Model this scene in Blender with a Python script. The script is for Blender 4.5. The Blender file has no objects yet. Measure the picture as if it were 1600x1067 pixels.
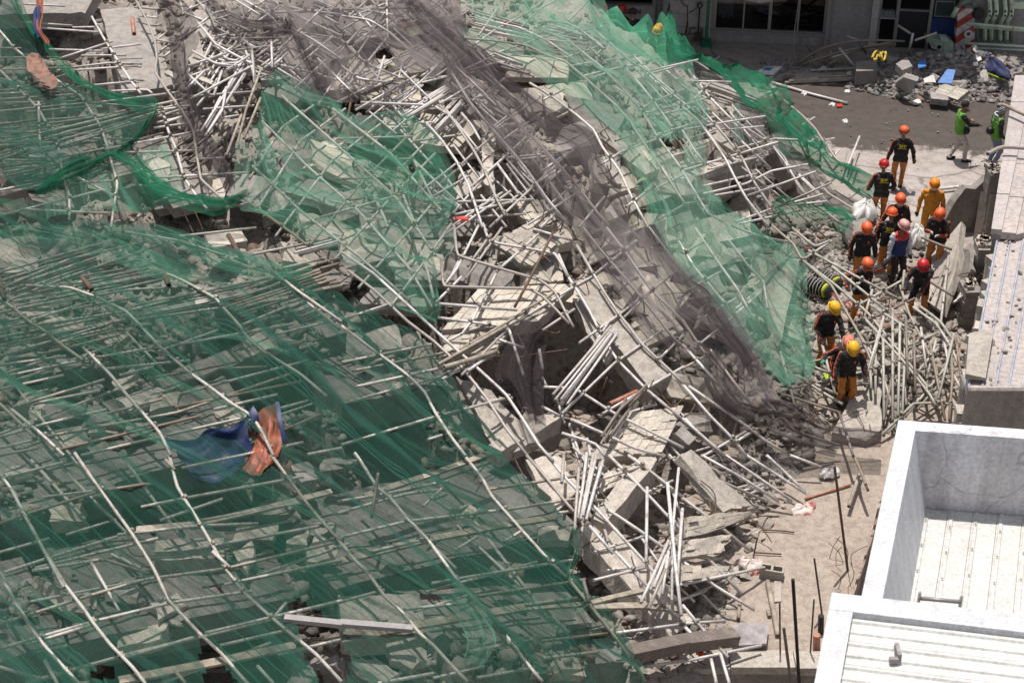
import bpy, bmesh, math, random
import numpy as np
from mathutils import Vector, Matrix
rnd = random.Random(7)
NP = np.random.RandomState(11)
R_ = math.radians
sc = bpy.context.scene
COL = sc.collection

# ------------------------------------------------------------------ camera, sky, sun, exposure
LIFT = 0.26                                  # pipes and nets ride this much above the slabs
CAMH, PITCH, FPX = 19.0, R_(32.0), 2700.0
cam = bpy.data.cameras.new('camera'); cam.sensor_width = 36.0; cam.lens = 36.0 * FPX / 1600.0
cam.clip_start = 0.5; cam.clip_end = 600.0
cam.dof.use_dof = True; cam.dof.focus_distance = 36.0; cam.dof.aperture_fstop = 2.4
camo = bpy.data.objects.new('camera', cam); COL.objects.link(camo)
camo.location = (0, 0, CAMH); camo.rotation_euler = (R_(90) - PITCH, 0, 0)
sc.camera = camo
SUN_EL, SUN_AZ = R_(78), R_(-18)          # azimuth measured from +Y towards +X
w = bpy.data.worlds.new('World'); sc.world = w; w.use_nodes = True
nt = w.node_tree; nt.nodes.clear()
sky = nt.nodes.new('ShaderNodeTexSky'); sky.sky_type = 'NISHITA'; sky.sun_disc = False
sky.sun_elevation = SUN_EL; sky.sun_rotation = SUN_AZ; sky.dust_density = 2.0
bg = nt.nodes.new('ShaderNodeBackground'); bg.inputs['Strength'].default_value = 0.12
wo = nt.nodes.new('ShaderNodeOutputWorld')
hs = nt.nodes.new('ShaderNodeHueSaturation'); hs.inputs['Saturation'].default_value = 0.45      # hazy, whitish tropical sky
nt.links.new(sky.outputs[0], hs.inputs['Color']); nt.links.new(hs.outputs[0], bg.inputs[0]); nt.links.new(bg.outputs[0], wo.inputs[0])
sun = bpy.data.lights.new('sun', 'SUN'); sun.energy = 4.8; sun.angle = R_(0.5); sun.color = (1.0, 0.95, 0.89)
suno = bpy.data.objects.new('sun', sun); COL.objects.link(suno); suno.location = (0, 60, 60)
sdir = Vector((math.sin(SUN_AZ) * math.cos(SUN_EL), math.cos(SUN_AZ) * math.cos(SUN_EL), math.sin(SUN_EL)))
suno.rotation_euler = sdir.to_track_quat('Z', 'Y').to_euler()
vs = sc.view_settings
vs.view_transform = 'Standard'; vs.look = 'None'; vs.exposure = 0.05; vs.gamma = 1.0; vs.use_curve_mapping = False
cy = sc.cycles
cy.max_bounces = 6; cy.diffuse_bounces = 3; cy.glossy_bounces = 2; cy.transparent_max_bounces = 16; cy.transmission_bounces = 3
cy.use_denoising = True; cy.caustics_reflective = False; cy.caustics_refractive = False

# ------------------------------------------------------------------ pixel -> place
_c, _s = math.cos(PITCH), math.sin(PITCH)
def ray(u, v):
    a, b = (u - 800.0) / FPX, (533.5 - v) / FPX
    return np.array([a, _c + b * _s, -_s + b * _c])
def gnd(u, v, z=0.0):
    d = ray(u, v); t = (z - CAMH) / d[2]
    return Vector((d[0] * t, d[1] * t, z))
def at_depth(u, v, t):
    d = ray(u, v); return Vector((d[0] * t, d[1] * t, CAMH + d[2] * t))
def proj(P):
    P = np.asarray(P, float); z = P[..., 2] - CAMH
    dep = P[..., 1] * _c - z * _s; up = P[..., 1] * _s + z * _c
    return 800 + FPX * P[..., 0] / dep, 533.5 - FPX * up / dep

# lattice noise
_tab = NP.rand(257, 257)
def vnoise(x, y):
    x = np.asarray(x, float) + 1000.3; y = np.asarray(y, float) + 1000.7
    xi, yi = np.floor(x).astype(int), np.floor(y).astype(int); fx, fy = x - xi, y - yi
    fx = fx * fx * (3 - 2 * fx); fy = fy * fy * (3 - 2 * fy); xi %= 256; yi %= 256
    a, b, c, d = _tab[xi, yi], _tab[xi + 1, yi], _tab[xi, yi + 1], _tab[xi + 1, yi + 1]
    return (a * (1 - fx) + b * fx) * (1 - fy) + (c * (1 - fx) + d * fx) * fy - 0.5
def fbm(x, y, o=4, k=2.1):
    r, a = 0.0, 1.0
    for i in range(o):
        r = r + a * vnoise(np.asarray(x) * k ** i + 17 * i, np.asarray(y) * k ** i - 9 * i); a *= 0.55
    return r

# the collapsed heap: smooth surface S that pipes and nets lie on, rubble surface RB under it
EDGE_PX = [(915, -60), (945, 20), (1048, 100), (1180, 205), (1262, 292), (1290, 360), (1262, 450), (1268, 560), (1290, 690), (1240, 770),
           (1170, 850), (1150, 930), (1118, 1015), (1050, 1120), (1000, 1250)]
EDGE = [tuple(gnd(*p))[:2] for p in EDGE_PX]
POLY = EDGE + [(EDGE[-1][0], 5.0), (-60, 5.0), (-60, 90), (EDGE[0][0], 90)]
def inside(poly, x, y):
    r = np.zeros(np.shape(x), bool); n = len(poly)
    for i in range(n):
        (x0, y0), (x1, y1) = poly[i], poly[(i + 1) % n]
        if y0 == y1: continue
        c = ((y0 > y) != (y1 > y)) & (x < (x1 - x0) * (y - y0) / (y1 - y0) + x0); r ^= c
    return r
def dist_line(pts, x, y):
    d = np.full(np.shape(x), 1e9)
    for (x0, y0), (x1, y1) in zip(pts[:-1], pts[1:]):
        dx, dy = x1 - x0, y1 - y0
        t = np.clip(((x - x0) * dx + (y - y0) * dy) / (dx * dx + dy * dy), 0, 1)
        d = np.minimum(d, np.hypot(x - x0 - t * dx, y - y0 - t * dy))
    return d
def S(x, y):
    x = np.asarray(x, float); y = np.asarray(y, float)
    d = np.where(inside(POLY, x, y), dist_line(EDGE, x, y), 0.0)
    h = (2.7 + 0.075 * (y - 18)) * (1 - np.exp(-d / 3.0))
    h = h + 0.35 * np.sin(x * 0.55 + 1.0) * np.sin(y * 0.45) * np.clip(d / 3, 0, 1)
    return np.where(y > 46, h * np.clip((56 - y) / 10, 0, 1), h)
_T = np.linspace(14, 75, 900)
SURF = None                                  # another surface to place things on, when set
def hit(u, v, off=0.0):
    d = ray(u, v); X, Y, Z = d[0] * _T, d[1] * _T, CAMH + d[2] * _T
    g = Z - ((SURF or S)(X, Y) + off); k = np.where(g < 0)[0]
    if len(k) == 0: return at_depth(u, v, 74)
    k = k[0]
    if k == 0: return at_depth(u, v, 14)
    t = _T[k - 1] + (_T[k] - _T[k - 1]) * g[k - 1] / (g[k - 1] - g[k])
    return at_depth(u, v, t)
PITS = [((800, 255), 1.1, 3.2), ((915, 545), 1.35, 3.6), ((1040, 765), 1.2, 3.0), ((640, 250), 0.7, 1.4), ((95, 120), 1.8, 2.6), ((680, 400), 0.8, 1.8),
        ((1165, 320), 0.8, 1.6), ((1085, 200), 0.8, 1.5), ((490, 1000), 0.6, 1.6), ((1110, 600), 0.5, 1.6), ((30, 240), 0.9, 1.8), ((590, 95), 0.7, 1.5),
        ((530, 720), 1.0, 1.6), ((120, 790), 1.1, 1.5), ((340, 1040), .5, 1.4), ((300, 880), 0.9, 1.3), ((700, 720), 1.0, 1.5), ((860, 910), .8, 1.4), ((930, 280), .5, 1.5)]
PITW = [(hit(*p), r, d) for p, r, d in PITS]
LANE = [tuple(gnd(*p))[:2] for p in [(1292, 330), (1420, 345), (1500, 420), (1512, 600), (1400, 665), (1310, 705), (1250, 560), (1250, 420)]]
PILE = [tuple(gnd(*p))[:2] for p in [(1330, 135), (1390, 150), (1470, 158), (1580, 150), (1640, 90), (1500, 82), (1400, 95), (1340, 115)]]
YE = gnd(1200, 1030)[1]                     # front edge of the dirt terrace
# floors that stick out of the heap: under each of these edges the rubble falls away into a dark gap
def rpx(reg, p): o = {'D': (0, 356), 'E': (534, 356), 'G': (0, 711), 'H': (534, 711)}[reg]; return (o[0] + p[0] * 0.33375, o[1] + p[1] * 0.33375)
FLOORS = [('G', (-40, 320), (760, 60), -.25, -.15), ('G', (750, 70), (1280, -90), -.15, -.15), ('G', (380, 870), (1390, 660), -.15, -.2), ('G', (-60, 980), (360, 880), -.2, -.2), ('H', (0, 620), (1090, 340), -.2, -.1), ('H', (560, 1040), (1330, 960), -.15, -.1),
          ('D', (620, 830), (1400, 520), -.3, -.25), ('D', (1290, 570), (1620, 490), -.2, -.2), ('E', (0, 820), (420, 760), -.3, -.25)]
GAPS = [(hit(*rpx(f[0], f[1])), hit(*rpx(f[0], f[2])), 2.3, 2.5) for f in FLOORS] + [(hit(*rpx('E', (540, 525))), hit(*rpx('E', (1090, 345))), 1.5, 3.2), (hit(*rpx('H', (1240, 330))), hit(*rpx('H', (1500, 40))), .3, 2.8)]
def gapq(x, y, A, B):
    dx, dy = B[0] - A[0], B[1] - A[1]; L = math.hypot(dx, dy); t = ((x - A[0]) * dx + (y - A[1]) * dy) / L; q = (-(x - A[0]) * dy + (y - A[1]) * dx) / L
    return t, q, L
def on_floor(x, y):
    r = np.zeros(np.shape(x), bool)
    for A, B, w_, _ in GAPS[:len(FLOORS)]: t, q, L = gapq(x, y, A, B); r |= (t > .1) & (t < L - .1) & (q > .05) & (q < w_ - .2)
    return r
def RB(x, y):
    x = np.asarray(x, float); y = np.asarray(y, float); s = S(x, y)
    n = fbm(x * 0.9, y * 0.9, 5)
    r = np.maximum(s - 0.8, s * 0.4) + n * 0.75 * np.clip(s / 0.8, 0, 1)
    for (P, rad, dep) in PITW:
        q = np.hypot(x - P[0], y - P[1]) / rad
        r = r - dep * np.clip(1.35 - q, 0, 1) ** 0.6 * (q < 1.35)
    for A, B, w_, dep in GAPS:
        t, q, L = gapq(x, y, A, B); m = np.clip(np.minimum(t, L - t) / .3, 0, 1) * np.clip((q + 1.05) / .25, 0, 1) * np.clip((w_ + .1 - q) / .3, 0, 1)
        r = r * (1 - m) + np.minimum(r, s - dep + n * .35) * m
    ln = np.where(inside(LANE, x, y), dist_line(LANE + LANE[:1], x, y), 0)
    r = np.maximum(r, np.clip(ln / 1.2, 0, 1) * (0.35 + 0.5 * fbm(x * 1.3 + 5, y * 1.3)))
    pl = np.where(inside(PILE, x, y), dist_line(PILE + PILE[:1], x, y), 0)
    r = np.maximum(r, np.clip(pl / 1.6, 0, 1) * (0.75 + 0.5 * fbm(x * 1.1, y * 1.1)))
    r = np.where(s > 0.02, np.maximum(r, 0.04), r)
    return np.where((np.asarray(y) > YE - .2) & (s > .02), np.maximum(r, .03), np.maximum(r, -2.3))

# ------------------------------------------------------------------ materials
def nodes(name):
    m = bpy.data.materials.new(name); m.use_nodes = True; t = m.node_tree; t.nodes.clear()
    o = t.nodes.new('ShaderNodeOutputMaterial')
    def N(ty, **kw):
        n = t.nodes.new('ShaderNode' + ty)
        for k, v in kw.items():
            if k in n.inputs.keys(): n.inputs[k].default_value = v
            else: setattr(n, k, v)
        return n
    return m, t, o, N
def c4(c): return (c[0], c[1], c[2], 1.0)
def ramp(N, stops, interp='LINEAR'):
    r = N('ValToRGB'); r.color_ramp.interpolation = interp; e = r.color_ramp.elements
    while len(e) < len(stops): e.new(0.5)
    for i, (p, c) in enumerate(stops): e[i].position = p; e[i].color = c4(c)
    return r
def mix(N, t, a, b, f, bt='MIX'):
    n = N('Mix', data_type='RGBA', blend_type=bt)
    for k, v in ((0, f), (6, a), (7, b)):
        if hasattr(v, 'is_linked') or hasattr(v, 'links'): t.links.new(v, n.inputs[k])
        else: n.inputs[k].default_value = v if k == 0 else c4(v)
    return n.outputs[2]
def stone(name, a, b, dark, scale=1.2, rough=0.9, bump=0.35, var=0.25, dust=None, streak=0.0, cracks=False):
    """concrete, plaster, earth: two tones, stains, speckle, relief"""
    m, t, o, N = nodes(name); L = t.links.new
    g = N('NewGeometry'); P = g.outputs['Position']
    n1 = N('TexNoise', Scale=scale, Detail=6.0, Roughness=0.65); L(P, n1.inputs['Vector'])
    n2 = N('TexNoise', Scale=scale * 9, Detail=5.0, Roughness=0.7); L(P, n2.inputs['Vector'])
    n3 = N('TexNoise', Scale=scale * 40, Detail=3.0); L(P, n3.inputs['Vector'])
    r1 = ramp(N, [(0.3, a), (0.7, b)]); L(n1.outputs[0], r1.inputs[0])
    r2 = ramp(N, [(0.38, dark), (0.56, (1, 1, 1))]); L(n2.outputs[0], r2.inputs[0])
    c = mix(N, t, r1.outputs[0], r2.outputs[0], 0.55, 'MULTIPLY')
    oi = N('ObjectInfo'); rv = ramp(N, [(0, (1 - var,) * 3), (1, (1 + var * 0.3,) * 3)]); L(oi.outputs['Random'], rv.inputs[0])
    c = mix(N, t, c, rv.outputs[0], 1.0, 'MULTIPLY')
    r3 = ramp(N, [(0.3, (0.78,) * 3), (0.65, (1.06,) * 3)]); L(n3.outputs[0], r3.inputs[0])
    c = mix(N, t, c, r3.outputs[0], 1.0, 'MULTIPLY')
    ri = ramp(N, [(0, (0.58, 0.57, 0.56)), (0.3, (0.86, 0.84, 0.81)), (0.65, (1.0, 0.98, 0.94)), (0.9, (1.22, 1.2, 1.17)), (0.97, (0.95, 0.68, 0.55)), (1, (0.8, 0.5, 0.4))]); L(g.outputs['Random Per Island'], ri.inputs[0]); c = mix(N, t, c, ri.outputs[0], 1.0 if var >= .4 else .0, 'MULTIPLY')
    if streak:
        mp = N('Mapping'); mp.inputs['Scale'].default_value = (3, 3, 0.25); L(P, mp.inputs[0])
        n4 = N('TexNoise', Scale=1.6, Detail=5.0); L(mp.outputs[0], n4.inputs['Vector'])
        r4 = ramp(N, [(0.35, (0.55, 0.5, 0.47)), (0.6, (1, 1, 1))]); L(n4.outputs[0], r4.inputs[0])
        c = mix(N, t, c, r4.outputs[0], streak, 'MULTIPLY')
    if cracks:
        nd = N('TexNoise', Scale=1.3, Detail=4.0); L(P, nd.inputs['Vector']); vm = N('VectorMath', operation='MULTIPLY_ADD'); vm.inputs[1].default_value = (.7, .7, .7); L(nd.outputs['Color'], vm.inputs[0]); L(P, vm.inputs[2])
        vo = N('TexVoronoi', feature='DISTANCE_TO_EDGE', Scale=0.75); L(vm.outputs[0], vo.inputs['Vector']); rc = ramp(N, [(0.0, (.35, .33, .33)), (0.012, (1, 1, 1))]); L(vo.outputs[0], rc.inputs[0]); c = mix(N, t, c, rc.outputs[0], .6, 'MULTIPLY')
    p = N('BsdfPrincipled', Roughness=rough); L(c, p.inputs['Base Color'])
    ad = N('Math', operation='ADD'); L(n2.outputs[0], ad.inputs[0]); L(n3.outputs[0], ad.inputs[1])
    bp = N('Bump', Strength=bump, Distance=0.03); L(ad.outputs[0], bp.inputs['Height']); L(bp.outputs[0], p.inputs['Normal'])
    L(p.outputs[0], o.inputs[0]); return m
def plain(name, col, rough=0.6, metal=0.0, var=0.15, sc_=14.0, wear=None, spec=0.4, bump=0.1):
    m, t, o, N = nodes(name); L = t.links.new
    tc = N('TexCoord'); n = N('TexNoise', Scale=sc_, Detail=5.0, Roughness=0.65); L(tc.outputs['Object'], n.inputs['Vector'])
    lo = tuple(x * (1 - var * 1.6) for x in col); hi = tuple(min(1, x * (1 + var)) for x in col)
    r = ramp(N, [(0.3, lo), (0.68, hi)]); L(n.outputs[0], r.inputs[0]); c = r.outputs[0]
    if wear:
        n2 = N('TexNoise', Scale=sc_ * 0.5, Detail=7.0, Roughness=0.75); L(tc.outputs['Object'], n2.inputs['Vector'])
        r2 = ramp(N, [(0.52, (0, 0, 0)), (0.62, (1, 1, 1))]); L(n2.outputs[0], r2.inputs[0]); c = mix(N, t, c, wear, r2.outputs[0])
    p = N('BsdfPrincipled', Roughness=rough, Metallic=metal); p.inputs['Specular IOR Level'].default_value = spec
    L(c, p.inputs['Base Color'])
    if bump:
        bp = N('Bump', Strength=bump, Distance=0.02); L(n.outputs[0], bp.inputs['Height']); L(bp.outputs[0], p.inputs['Normal'])
    L(p.outputs[0], o.inputs[0]); return m
def pipe_mat(name, stops, metal=0.35, rough=0.45, dirt=(0.25, 0.2, 0.16)):
    m, t, o, N = nodes(name); L = t.links.new
    oi = N('ObjectInfo'); r = ramp(N, stops); L(oi.outputs['Random'], r.inputs[0])
    g = N('NewGeometry'); n = N('TexNoise', Scale=5.0, Detail=7.0, Roughness=0.75); L(g.outputs['Position'], n.inputs['Vector'])
    r2 = ramp(N, [(0.50, (0, 0, 0)), (0.66, (1, 1, 1))]); L(n.outputs[0], r2.inputs[0])
    c = mix(N, t, r.outputs[0], dirt, r2.outputs[0])
    n3 = N('TexNoise', Scale=30.0, Detail=3.0); L(g.outputs['Position'], n3.inputs['Vector'])
    r3 = ramp(N, [(0.3, (0.8,) * 3), (0.7, (1.08,) * 3)]); L(n3.outputs[0], r3.inputs[0]); c = mix(N, t, c, r3.outputs[0], 1.0, 'MULTIPLY')
    p = N('BsdfPrincipled', Roughness=rough, Metallic=metal); L(c, p.inputs['Base Color']); L(p.outputs[0], o.inputs[0]); return m
def net_mat(name, col, base, amp, su=0.35, sv=22.0, trans=0.35, col2=None, rot=0.0, bump=0.6):
    """fine debris netting: threads (diffuse + translucent) over open mesh; density follows the stretch of the cloth (UV = metres)"""
    m, t, o, N = nodes(name); L = t.links.new
    uv = N('UVMap'); m0 = N('Mapping'); m0.inputs['Rotation'].default_value = (0, 0, rot); L(uv.outputs[0], m0.inputs[0])
    wv = N('TexNoise', Scale=0.5, Detail=3.0); L(m0.outputs[0], wv.inputs['Vector'])
    va = N('VectorMath', operation='MULTIPLY_ADD'); va.inputs[1].default_value = (0.25, 0.16, 0); L(wv.outputs['Color'], va.inputs[0]); L(m0.outputs[0], va.inputs[2])
    mp = N('Mapping'); mp.inputs['Scale'].default_value = (su, sv, 1); L(va.outputs[0], mp.inputs[0])
    n1 = N('TexNoise', Scale=0.5, Detail=5.0, Roughness=0.65); L(mp.outputs[0], n1.inputs['Vector'])
    mpb = N('Mapping'); mpb.inputs['Scale'].default_value = (su * .8, sv * .22, 1); L(va.outputs[0], mpb.inputs[0])
    n4 = N('TexNoise', Scale=0.6, Detail=3.0); L(mpb.outputs[0], n4.inputs['Vector'])
    n2 = N('TexNoise', Scale=0.45, Detail=4.0); L(uv.outputs[0], n2.inputs['Vector'])
    def MR(src, a, b_, lo, hi):
        q = N('MapRange'); q.inputs[1].default_value = a; q.inputs[2].default_value = b_; q.inputs[3].default_value = lo; q.inputs[4].default_value = hi; L(src, q.inputs[0]); return q.outputs[0]
    def ADD(x, y):
        q = N('Math', operation='ADD', use_clamp=True); L(x, q.inputs[0]); L(y, q.inputs[1]); return q.outputs[0]
    al = ADD(ADD(MR(n1.outputs[0], 0.565, 0.63, 0, amp), MR(n4.outputs[0], 0.55, 0.66, 0, amp * .8)), MR(n2.outputs[0], 0.3, 0.7, base * 0.55, base * 1.35))
    r = ramp(N, [(0.35, col2 or tuple(x * 0.75 for x in col)), (0.65, col)]); L(n2.outputs[0], r.inputs[0])
    bp = N('Bump', Strength=bump, Distance=0.05); L(n4.outputs[0], bp.inputs['Height'])
    d = N('BsdfDiffuse'); L(r.outputs[0], d.inputs[0]); L(bp.outputs[0], d.inputs['Normal']); tl = N('BsdfTranslucent'); L(r.outputs[0], tl.inputs[0])
    m1 = N('MixShader'); m1.inputs[0].default_value = trans; L(d.outputs[0], m1.inputs[1]); L(tl.outputs[0], m1.inputs[2])
    tr = N('BsdfTransparent'); m2 = N('MixShader'); L(al, m2.inputs[0]); L(tr.outputs[0], m2.inputs[1]); L(m1.outputs[0], m2.inputs[2])
    L(m2.outputs[0], o.inputs[0]); return m
M = {}
M['slab'] = stone('slab_concrete', (0.55, 0.49, 0.42), (0.47, 0.425, 0.38), (0.52, 0.48, 0.45), 0.9)
M['tile'] = stone('floor_tile', (0.62, 0.55, 0.46), (0.53, 0.475, 0.40), (0.58, 0.53, 0.5), 2.0, 0.7, 0.2, 0.2)
M['beam'] = stone('beam_concrete', (0.37, 0.335, 0.305), (0.30, 0.275, 0.255), (0.6, 0.56, 0.53), 0.8, streak=0.35)
M['rubble'] = stone('rubble_dust', (0.49, 0.43, 0.375), (0.36, 0.32, 0.285), (0.45, 0.41, 0.39), 1.6, bump=0.9, var=0)
M['chunk'] = stone('broken_concrete', (0.57, 0.515, 0.46), (0.45, 0.415, 0.385), (0.62, 0.59, 0.57), 2.5, var=0.4, bump=0.5)
M['floor'] = stone('dull_floor_concrete', (0.285, 0.265, 0.245), (0.22, 0.205, 0.19), (0.6, 0.56, 0.53), 0.8, streak=0.35)
M['greychunk'] = stone('grey_broken_concrete', (0.50, 0.465, 0.445), (0.33, 0.31, 0.305), (0.58, 0.55, 0.53), 2.5, var=0.45, bump=0.5)
M['dirt'] = stone('dirt', (0.40, 0.33, 0.275), (0.335, 0.28, 0.235), (0.55, 0.5, 0.46), 0.7, bump=0.5, var=0)
M['plaster'] = stone('white_plaster', (0.74, 0.74, 0.76), (0.62, 0.61, 0.64), (0.78, 0.76, 0.76), 0.5, 0.75, 0.08, 0.0, streak=0.6, cracks=True)
M['white'] = stone('white_paint', (0.61, 0.625, 0.655), (0.54, 0.55, 0.58), (0.82, 0.81, 0.80), 0.6, 0.6, 0.05, 0.0, streak=0.3)
M['sheet'] = stone('cream_roof_sheet', (0.65, 0.645, 0.62), (0.59, 0.585, 0.56), (0.9, 0.88, 0.85), 0.5, 0.5, 0.04, 0.06, streak=0.2)
M['facade'] = stone('facade_paint', (0.40, 0.38, 0.37), (0.33, 0.31, 0.31), (0.75, 0.72, 0.72), 0.7, 0.8, 0.1, 0.1, streak=0.3)
M['facadew'] = stone('facade_white', (0.60, 0.58, 0.57), (0.5, 0.48, 0.48), (0.8, 0.78, 0.78), 0.7, 0.8, 0.1, 0.1, streak=0.3)
M['pipe'] = pipe_mat('scaffold_pipe', [(0, (0.56, 0.52, 0.50)), (0.55, (0.68, 0.64, 0.62)), (0.84, (0.44, 0.40, 0.37)), (1, (0.30, 0.25, 0.21))], 0.08, 0.5, (0.34, 0.28, 0.23))
M['greenpipe'] = pipe_mat('dusty_pipe', [(0, (0.40, 0.385, 0.34)), (0.6, (0.50, 0.48, 0.43)), (0.85, (0.30, 0.26, 0.21)), (1, (0.2, 0.15, 0.11))], 0.05, 0.6)
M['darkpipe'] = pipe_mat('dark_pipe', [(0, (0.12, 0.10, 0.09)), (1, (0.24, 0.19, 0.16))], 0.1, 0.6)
M['rust'] = plain('rusty_bar', (0.13, 0.085, 0.06), 0.85, 0.1, 0.3)
M['clamp'] = plain('clamp_steel', (0.30, 0.27, 0.23), 0.6, 0.2, 0.3, wear=(0.42, 0.38, 0.14))
M['wood'] = plain('weathered_timber', (0.33, 0.28, 0.225), 0.85, 0, 0.3, 6)
M['greywood'] = plain('grey_plywood', (0.30, 0.27, 0.27), 0.85, 0, 0.3, 5)
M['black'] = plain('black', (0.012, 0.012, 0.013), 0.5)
M['netg'] = net_mat('green_netting', (0.075, 0.25, 0.16), 0.26, 0.5, 0.3, 30, col2=(0.11, 0.26, 0.19))
M['netp'] = net_mat('pale_green_netting', (0.15, 0.34, 0.24), 0.26, 0.46, 0.3, 30, col2=(0.22, 0.35, 0.28))
M['netd'] = net_mat('deep_green_netting', (0.032, 0.108, 0.078), 0.38, 0.55, 0.13, 24, 0.35, (0.045, 0.115, 0.09), R_(-45))
M['netr'] = net_mat('rolled_green_netting', (0.03, 0.17, 0.095), 0.6, 0.45, trans=0.25)
M['netq'] = net_mat('double_green_netting', (0.10, 0.36, 0.23), 0.62, 0.4, 0.3, 12, col2=(0.08, 0.30, 0.18))
M['nety'] = net_mat('grey_netting', (0.215, 0.185, 0.188), 0.37, 0.5, 0.3, 30, col2=(0.16, 0.138, 0.142))
M['nets'] = net_mat('mint_green_netting', (0.145, 0.35, 0.24), 0.33, 0.45, 0.3, 26, col2=(0.2, 0.36, 0.27))
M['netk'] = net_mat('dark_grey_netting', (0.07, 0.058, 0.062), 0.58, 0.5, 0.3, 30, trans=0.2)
M['tarpb'] = plain('blue_tarpaulin', (0.013, 0.03, 0.10), 0.5, 0, 0.35, 4, wear=(.04,.05,.09))
M['tarpo'] = plain('orange_tarpaulin', (0.30, 0.08, 0.04), 0.55, 0, 0.4, 4, wear=(.16,.07,.05))
M['peach'] = plain('faded_orange_cloth', (0.24, 0.13, 0.095), 0.8, 0, 0.4, 5, wear=(.16,.11,.085))
M['bag'] = plain('white_red_bag', (0.70, 0.60, 0.56), 0.6, 0, 0.12, 4, wear=(0.60, 0.16, 0.14))
M['bagw'] = plain('white_sack', (0.72, 0.70, 0.68), 0.65, 0, 0.2, 4)
M['blue'] = plain('blue_board', (0.07, 0.20, 0.52), 0.5, 0, 0.15)
M['navy'] = plain('navy_cloth', (0.018, 0.025, 0.075), 0.7, 0, 0.3, 5)
M['yellow'] = plain('yellow_plastic', (0.50, 0.36, 0.04), 0.5, 0, .3)
M['red'] = plain('red_plastic', (0.50, 0.05, 0.03), 0.4)
M['orangepipe'] = plain('orange_plastic_pipe', (0.42, 0.17, 0.11), 0.5, 0, 0.25, wear=(.4,.3,.25))
M['greenpost'] = plain('green_post_paint', (0.01, 0.14, 0.07), 0.4)
M['mint'] = plain('crane_green_paint', (0.46, 0.58, 0.45), 0.4, 0, 0.18, 8, wear=(0.30, 0.27, 0.16))
M['mintd'] = plain('crane_panel_paint', (0.15, 0.20, 0.15), 0.5, 0, 0.2, 8, wear=(0.1, 0.08, 0.05))
M['alu'] = plain('window_frame', (0.30, 0.28, 0.27), 0.45, 0.3, 0.12)
M['bluetrim'] = plain('blue_rib', (0.34, 0.355, 0.43), 0.55, 0, 0.2, 5, wear=(0.46, 0.42, 0.40))
M['roofm'] = stone('dusty_metal_roof', (0.50, 0.435, 0.40), (0.40, 0.365, 0.355), (0.5, 0.42, 0.38), 1.2, 0.75, 0.15, 0.1)
M['rustsheet'] = plain('rusty_sheet', (0.30, 0.22, 0.18), 0.75, 0.2, 0.3, 5, wear=(0.40, 0.34, 0.30))
def glassm():
    m, t, o, N = nodes('window_glass'); L = t.links.new
    g = N('BsdfGlossy', Roughness=0.05); g.inputs[0].default_value = (0.6, 0.6, 0.6, 1); tr = N('BsdfTransparent'); tr.inputs[0].default_value = (0.5, 0.52, 0.55, 1)
    mx = N('MixShader'); mx.inputs[0].default_value = 0.07; L(tr.outputs[0], mx.inputs[1]); L(g.outputs[0], mx.inputs[2]); L(mx.outputs[0], o.inputs[0]); return m
M['glass'] = glassm()
def plasticm():
    m, t, o, N = nodes('clear_plastic_sheet'); L = t.links.new
    d = N('BsdfPrincipled', Roughness=0.25); d.inputs['Base Color'].default_value = (0.62, 0.6, 0.6, 1); tr = N('BsdfTransparent')
    tc = N('TexCoord'); n = N('TexNoise', Scale=3.0, Detail=5.0); L(tc.outputs['Object'], n.inputs['Vector'])
    mr = N('MapRange'); mr.inputs[1].default_value = 0.35; mr.inputs[2].default_value = 0.65; mr.inputs[3].default_value = 0.35; mr.inputs[4].default_value = 0.95; L(n.outputs[0], mr.inputs[0])
    mx = N('MixShader'); L(mr.outputs[0], mx.inputs[0]); L(tr.outputs[0], mx.inputs[1]); L(d.outputs[0], mx.inputs[2]); L(mx.outputs[0], o.inputs[0]); return m
M['plastic'] = plasticm()

# ------------------------------------------------------------------ object helpers
def tag(o, label=None, cat=None, group=None, kind=None):
    if label: o['label'] = label
    if cat: o['category'] = cat
    if group: o['group'] = group
    if kind: o['kind'] = kind
    return o
def empty(name, loc, label, cat, group=None):
    o = bpy.data.objects.new(name, None); COL.objects.link(o); o.location = loc; o.empty_display_size = 0.2
    return tag(o, label, cat, group)
def link(name, me, mats, parent=None, smooth=False):
    o = bpy.data.objects.new(name, me); COL.objects.link(o)
    if mats is not None and len(me.materials) == 0:
        for m in (mats if isinstance(mats, (list, tuple)) else [mats]): me.materials.append(M[m] if isinstance(m, str) else m)
    if parent is not None:
        o.parent = parent; o.matrix_parent_inverse = Matrix.Translation(-Vector(parent.location)) if parent.type == 'EMPTY' and not parent.parent else parent.matrix_basis.inverted()
    if smooth:
        me.polygons.foreach_set('use_smooth', [True] * len(me.polygons))
    return o
def mesh(name, vs_, fs, mats, parent=None, smooth=False, center=True):
    """one mesh object; its origin is moved to the middle of its points when it is top-level"""
    me = bpy.data.meshes.new(name)
    vs_ = [tuple(v) for v in vs_]
    if center and parent is None and vs_:
        a = np.array(vs_); c = a.mean(0); c[2] = a[:, 2].min(); me.from_pydata((a - c).tolist(), [], fs)
        o = link(name, me, mats, None, smooth); o.location = c; return o
    me.from_pydata(vs_, [], fs); return link(name, me, mats, parent, smooth)
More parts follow.
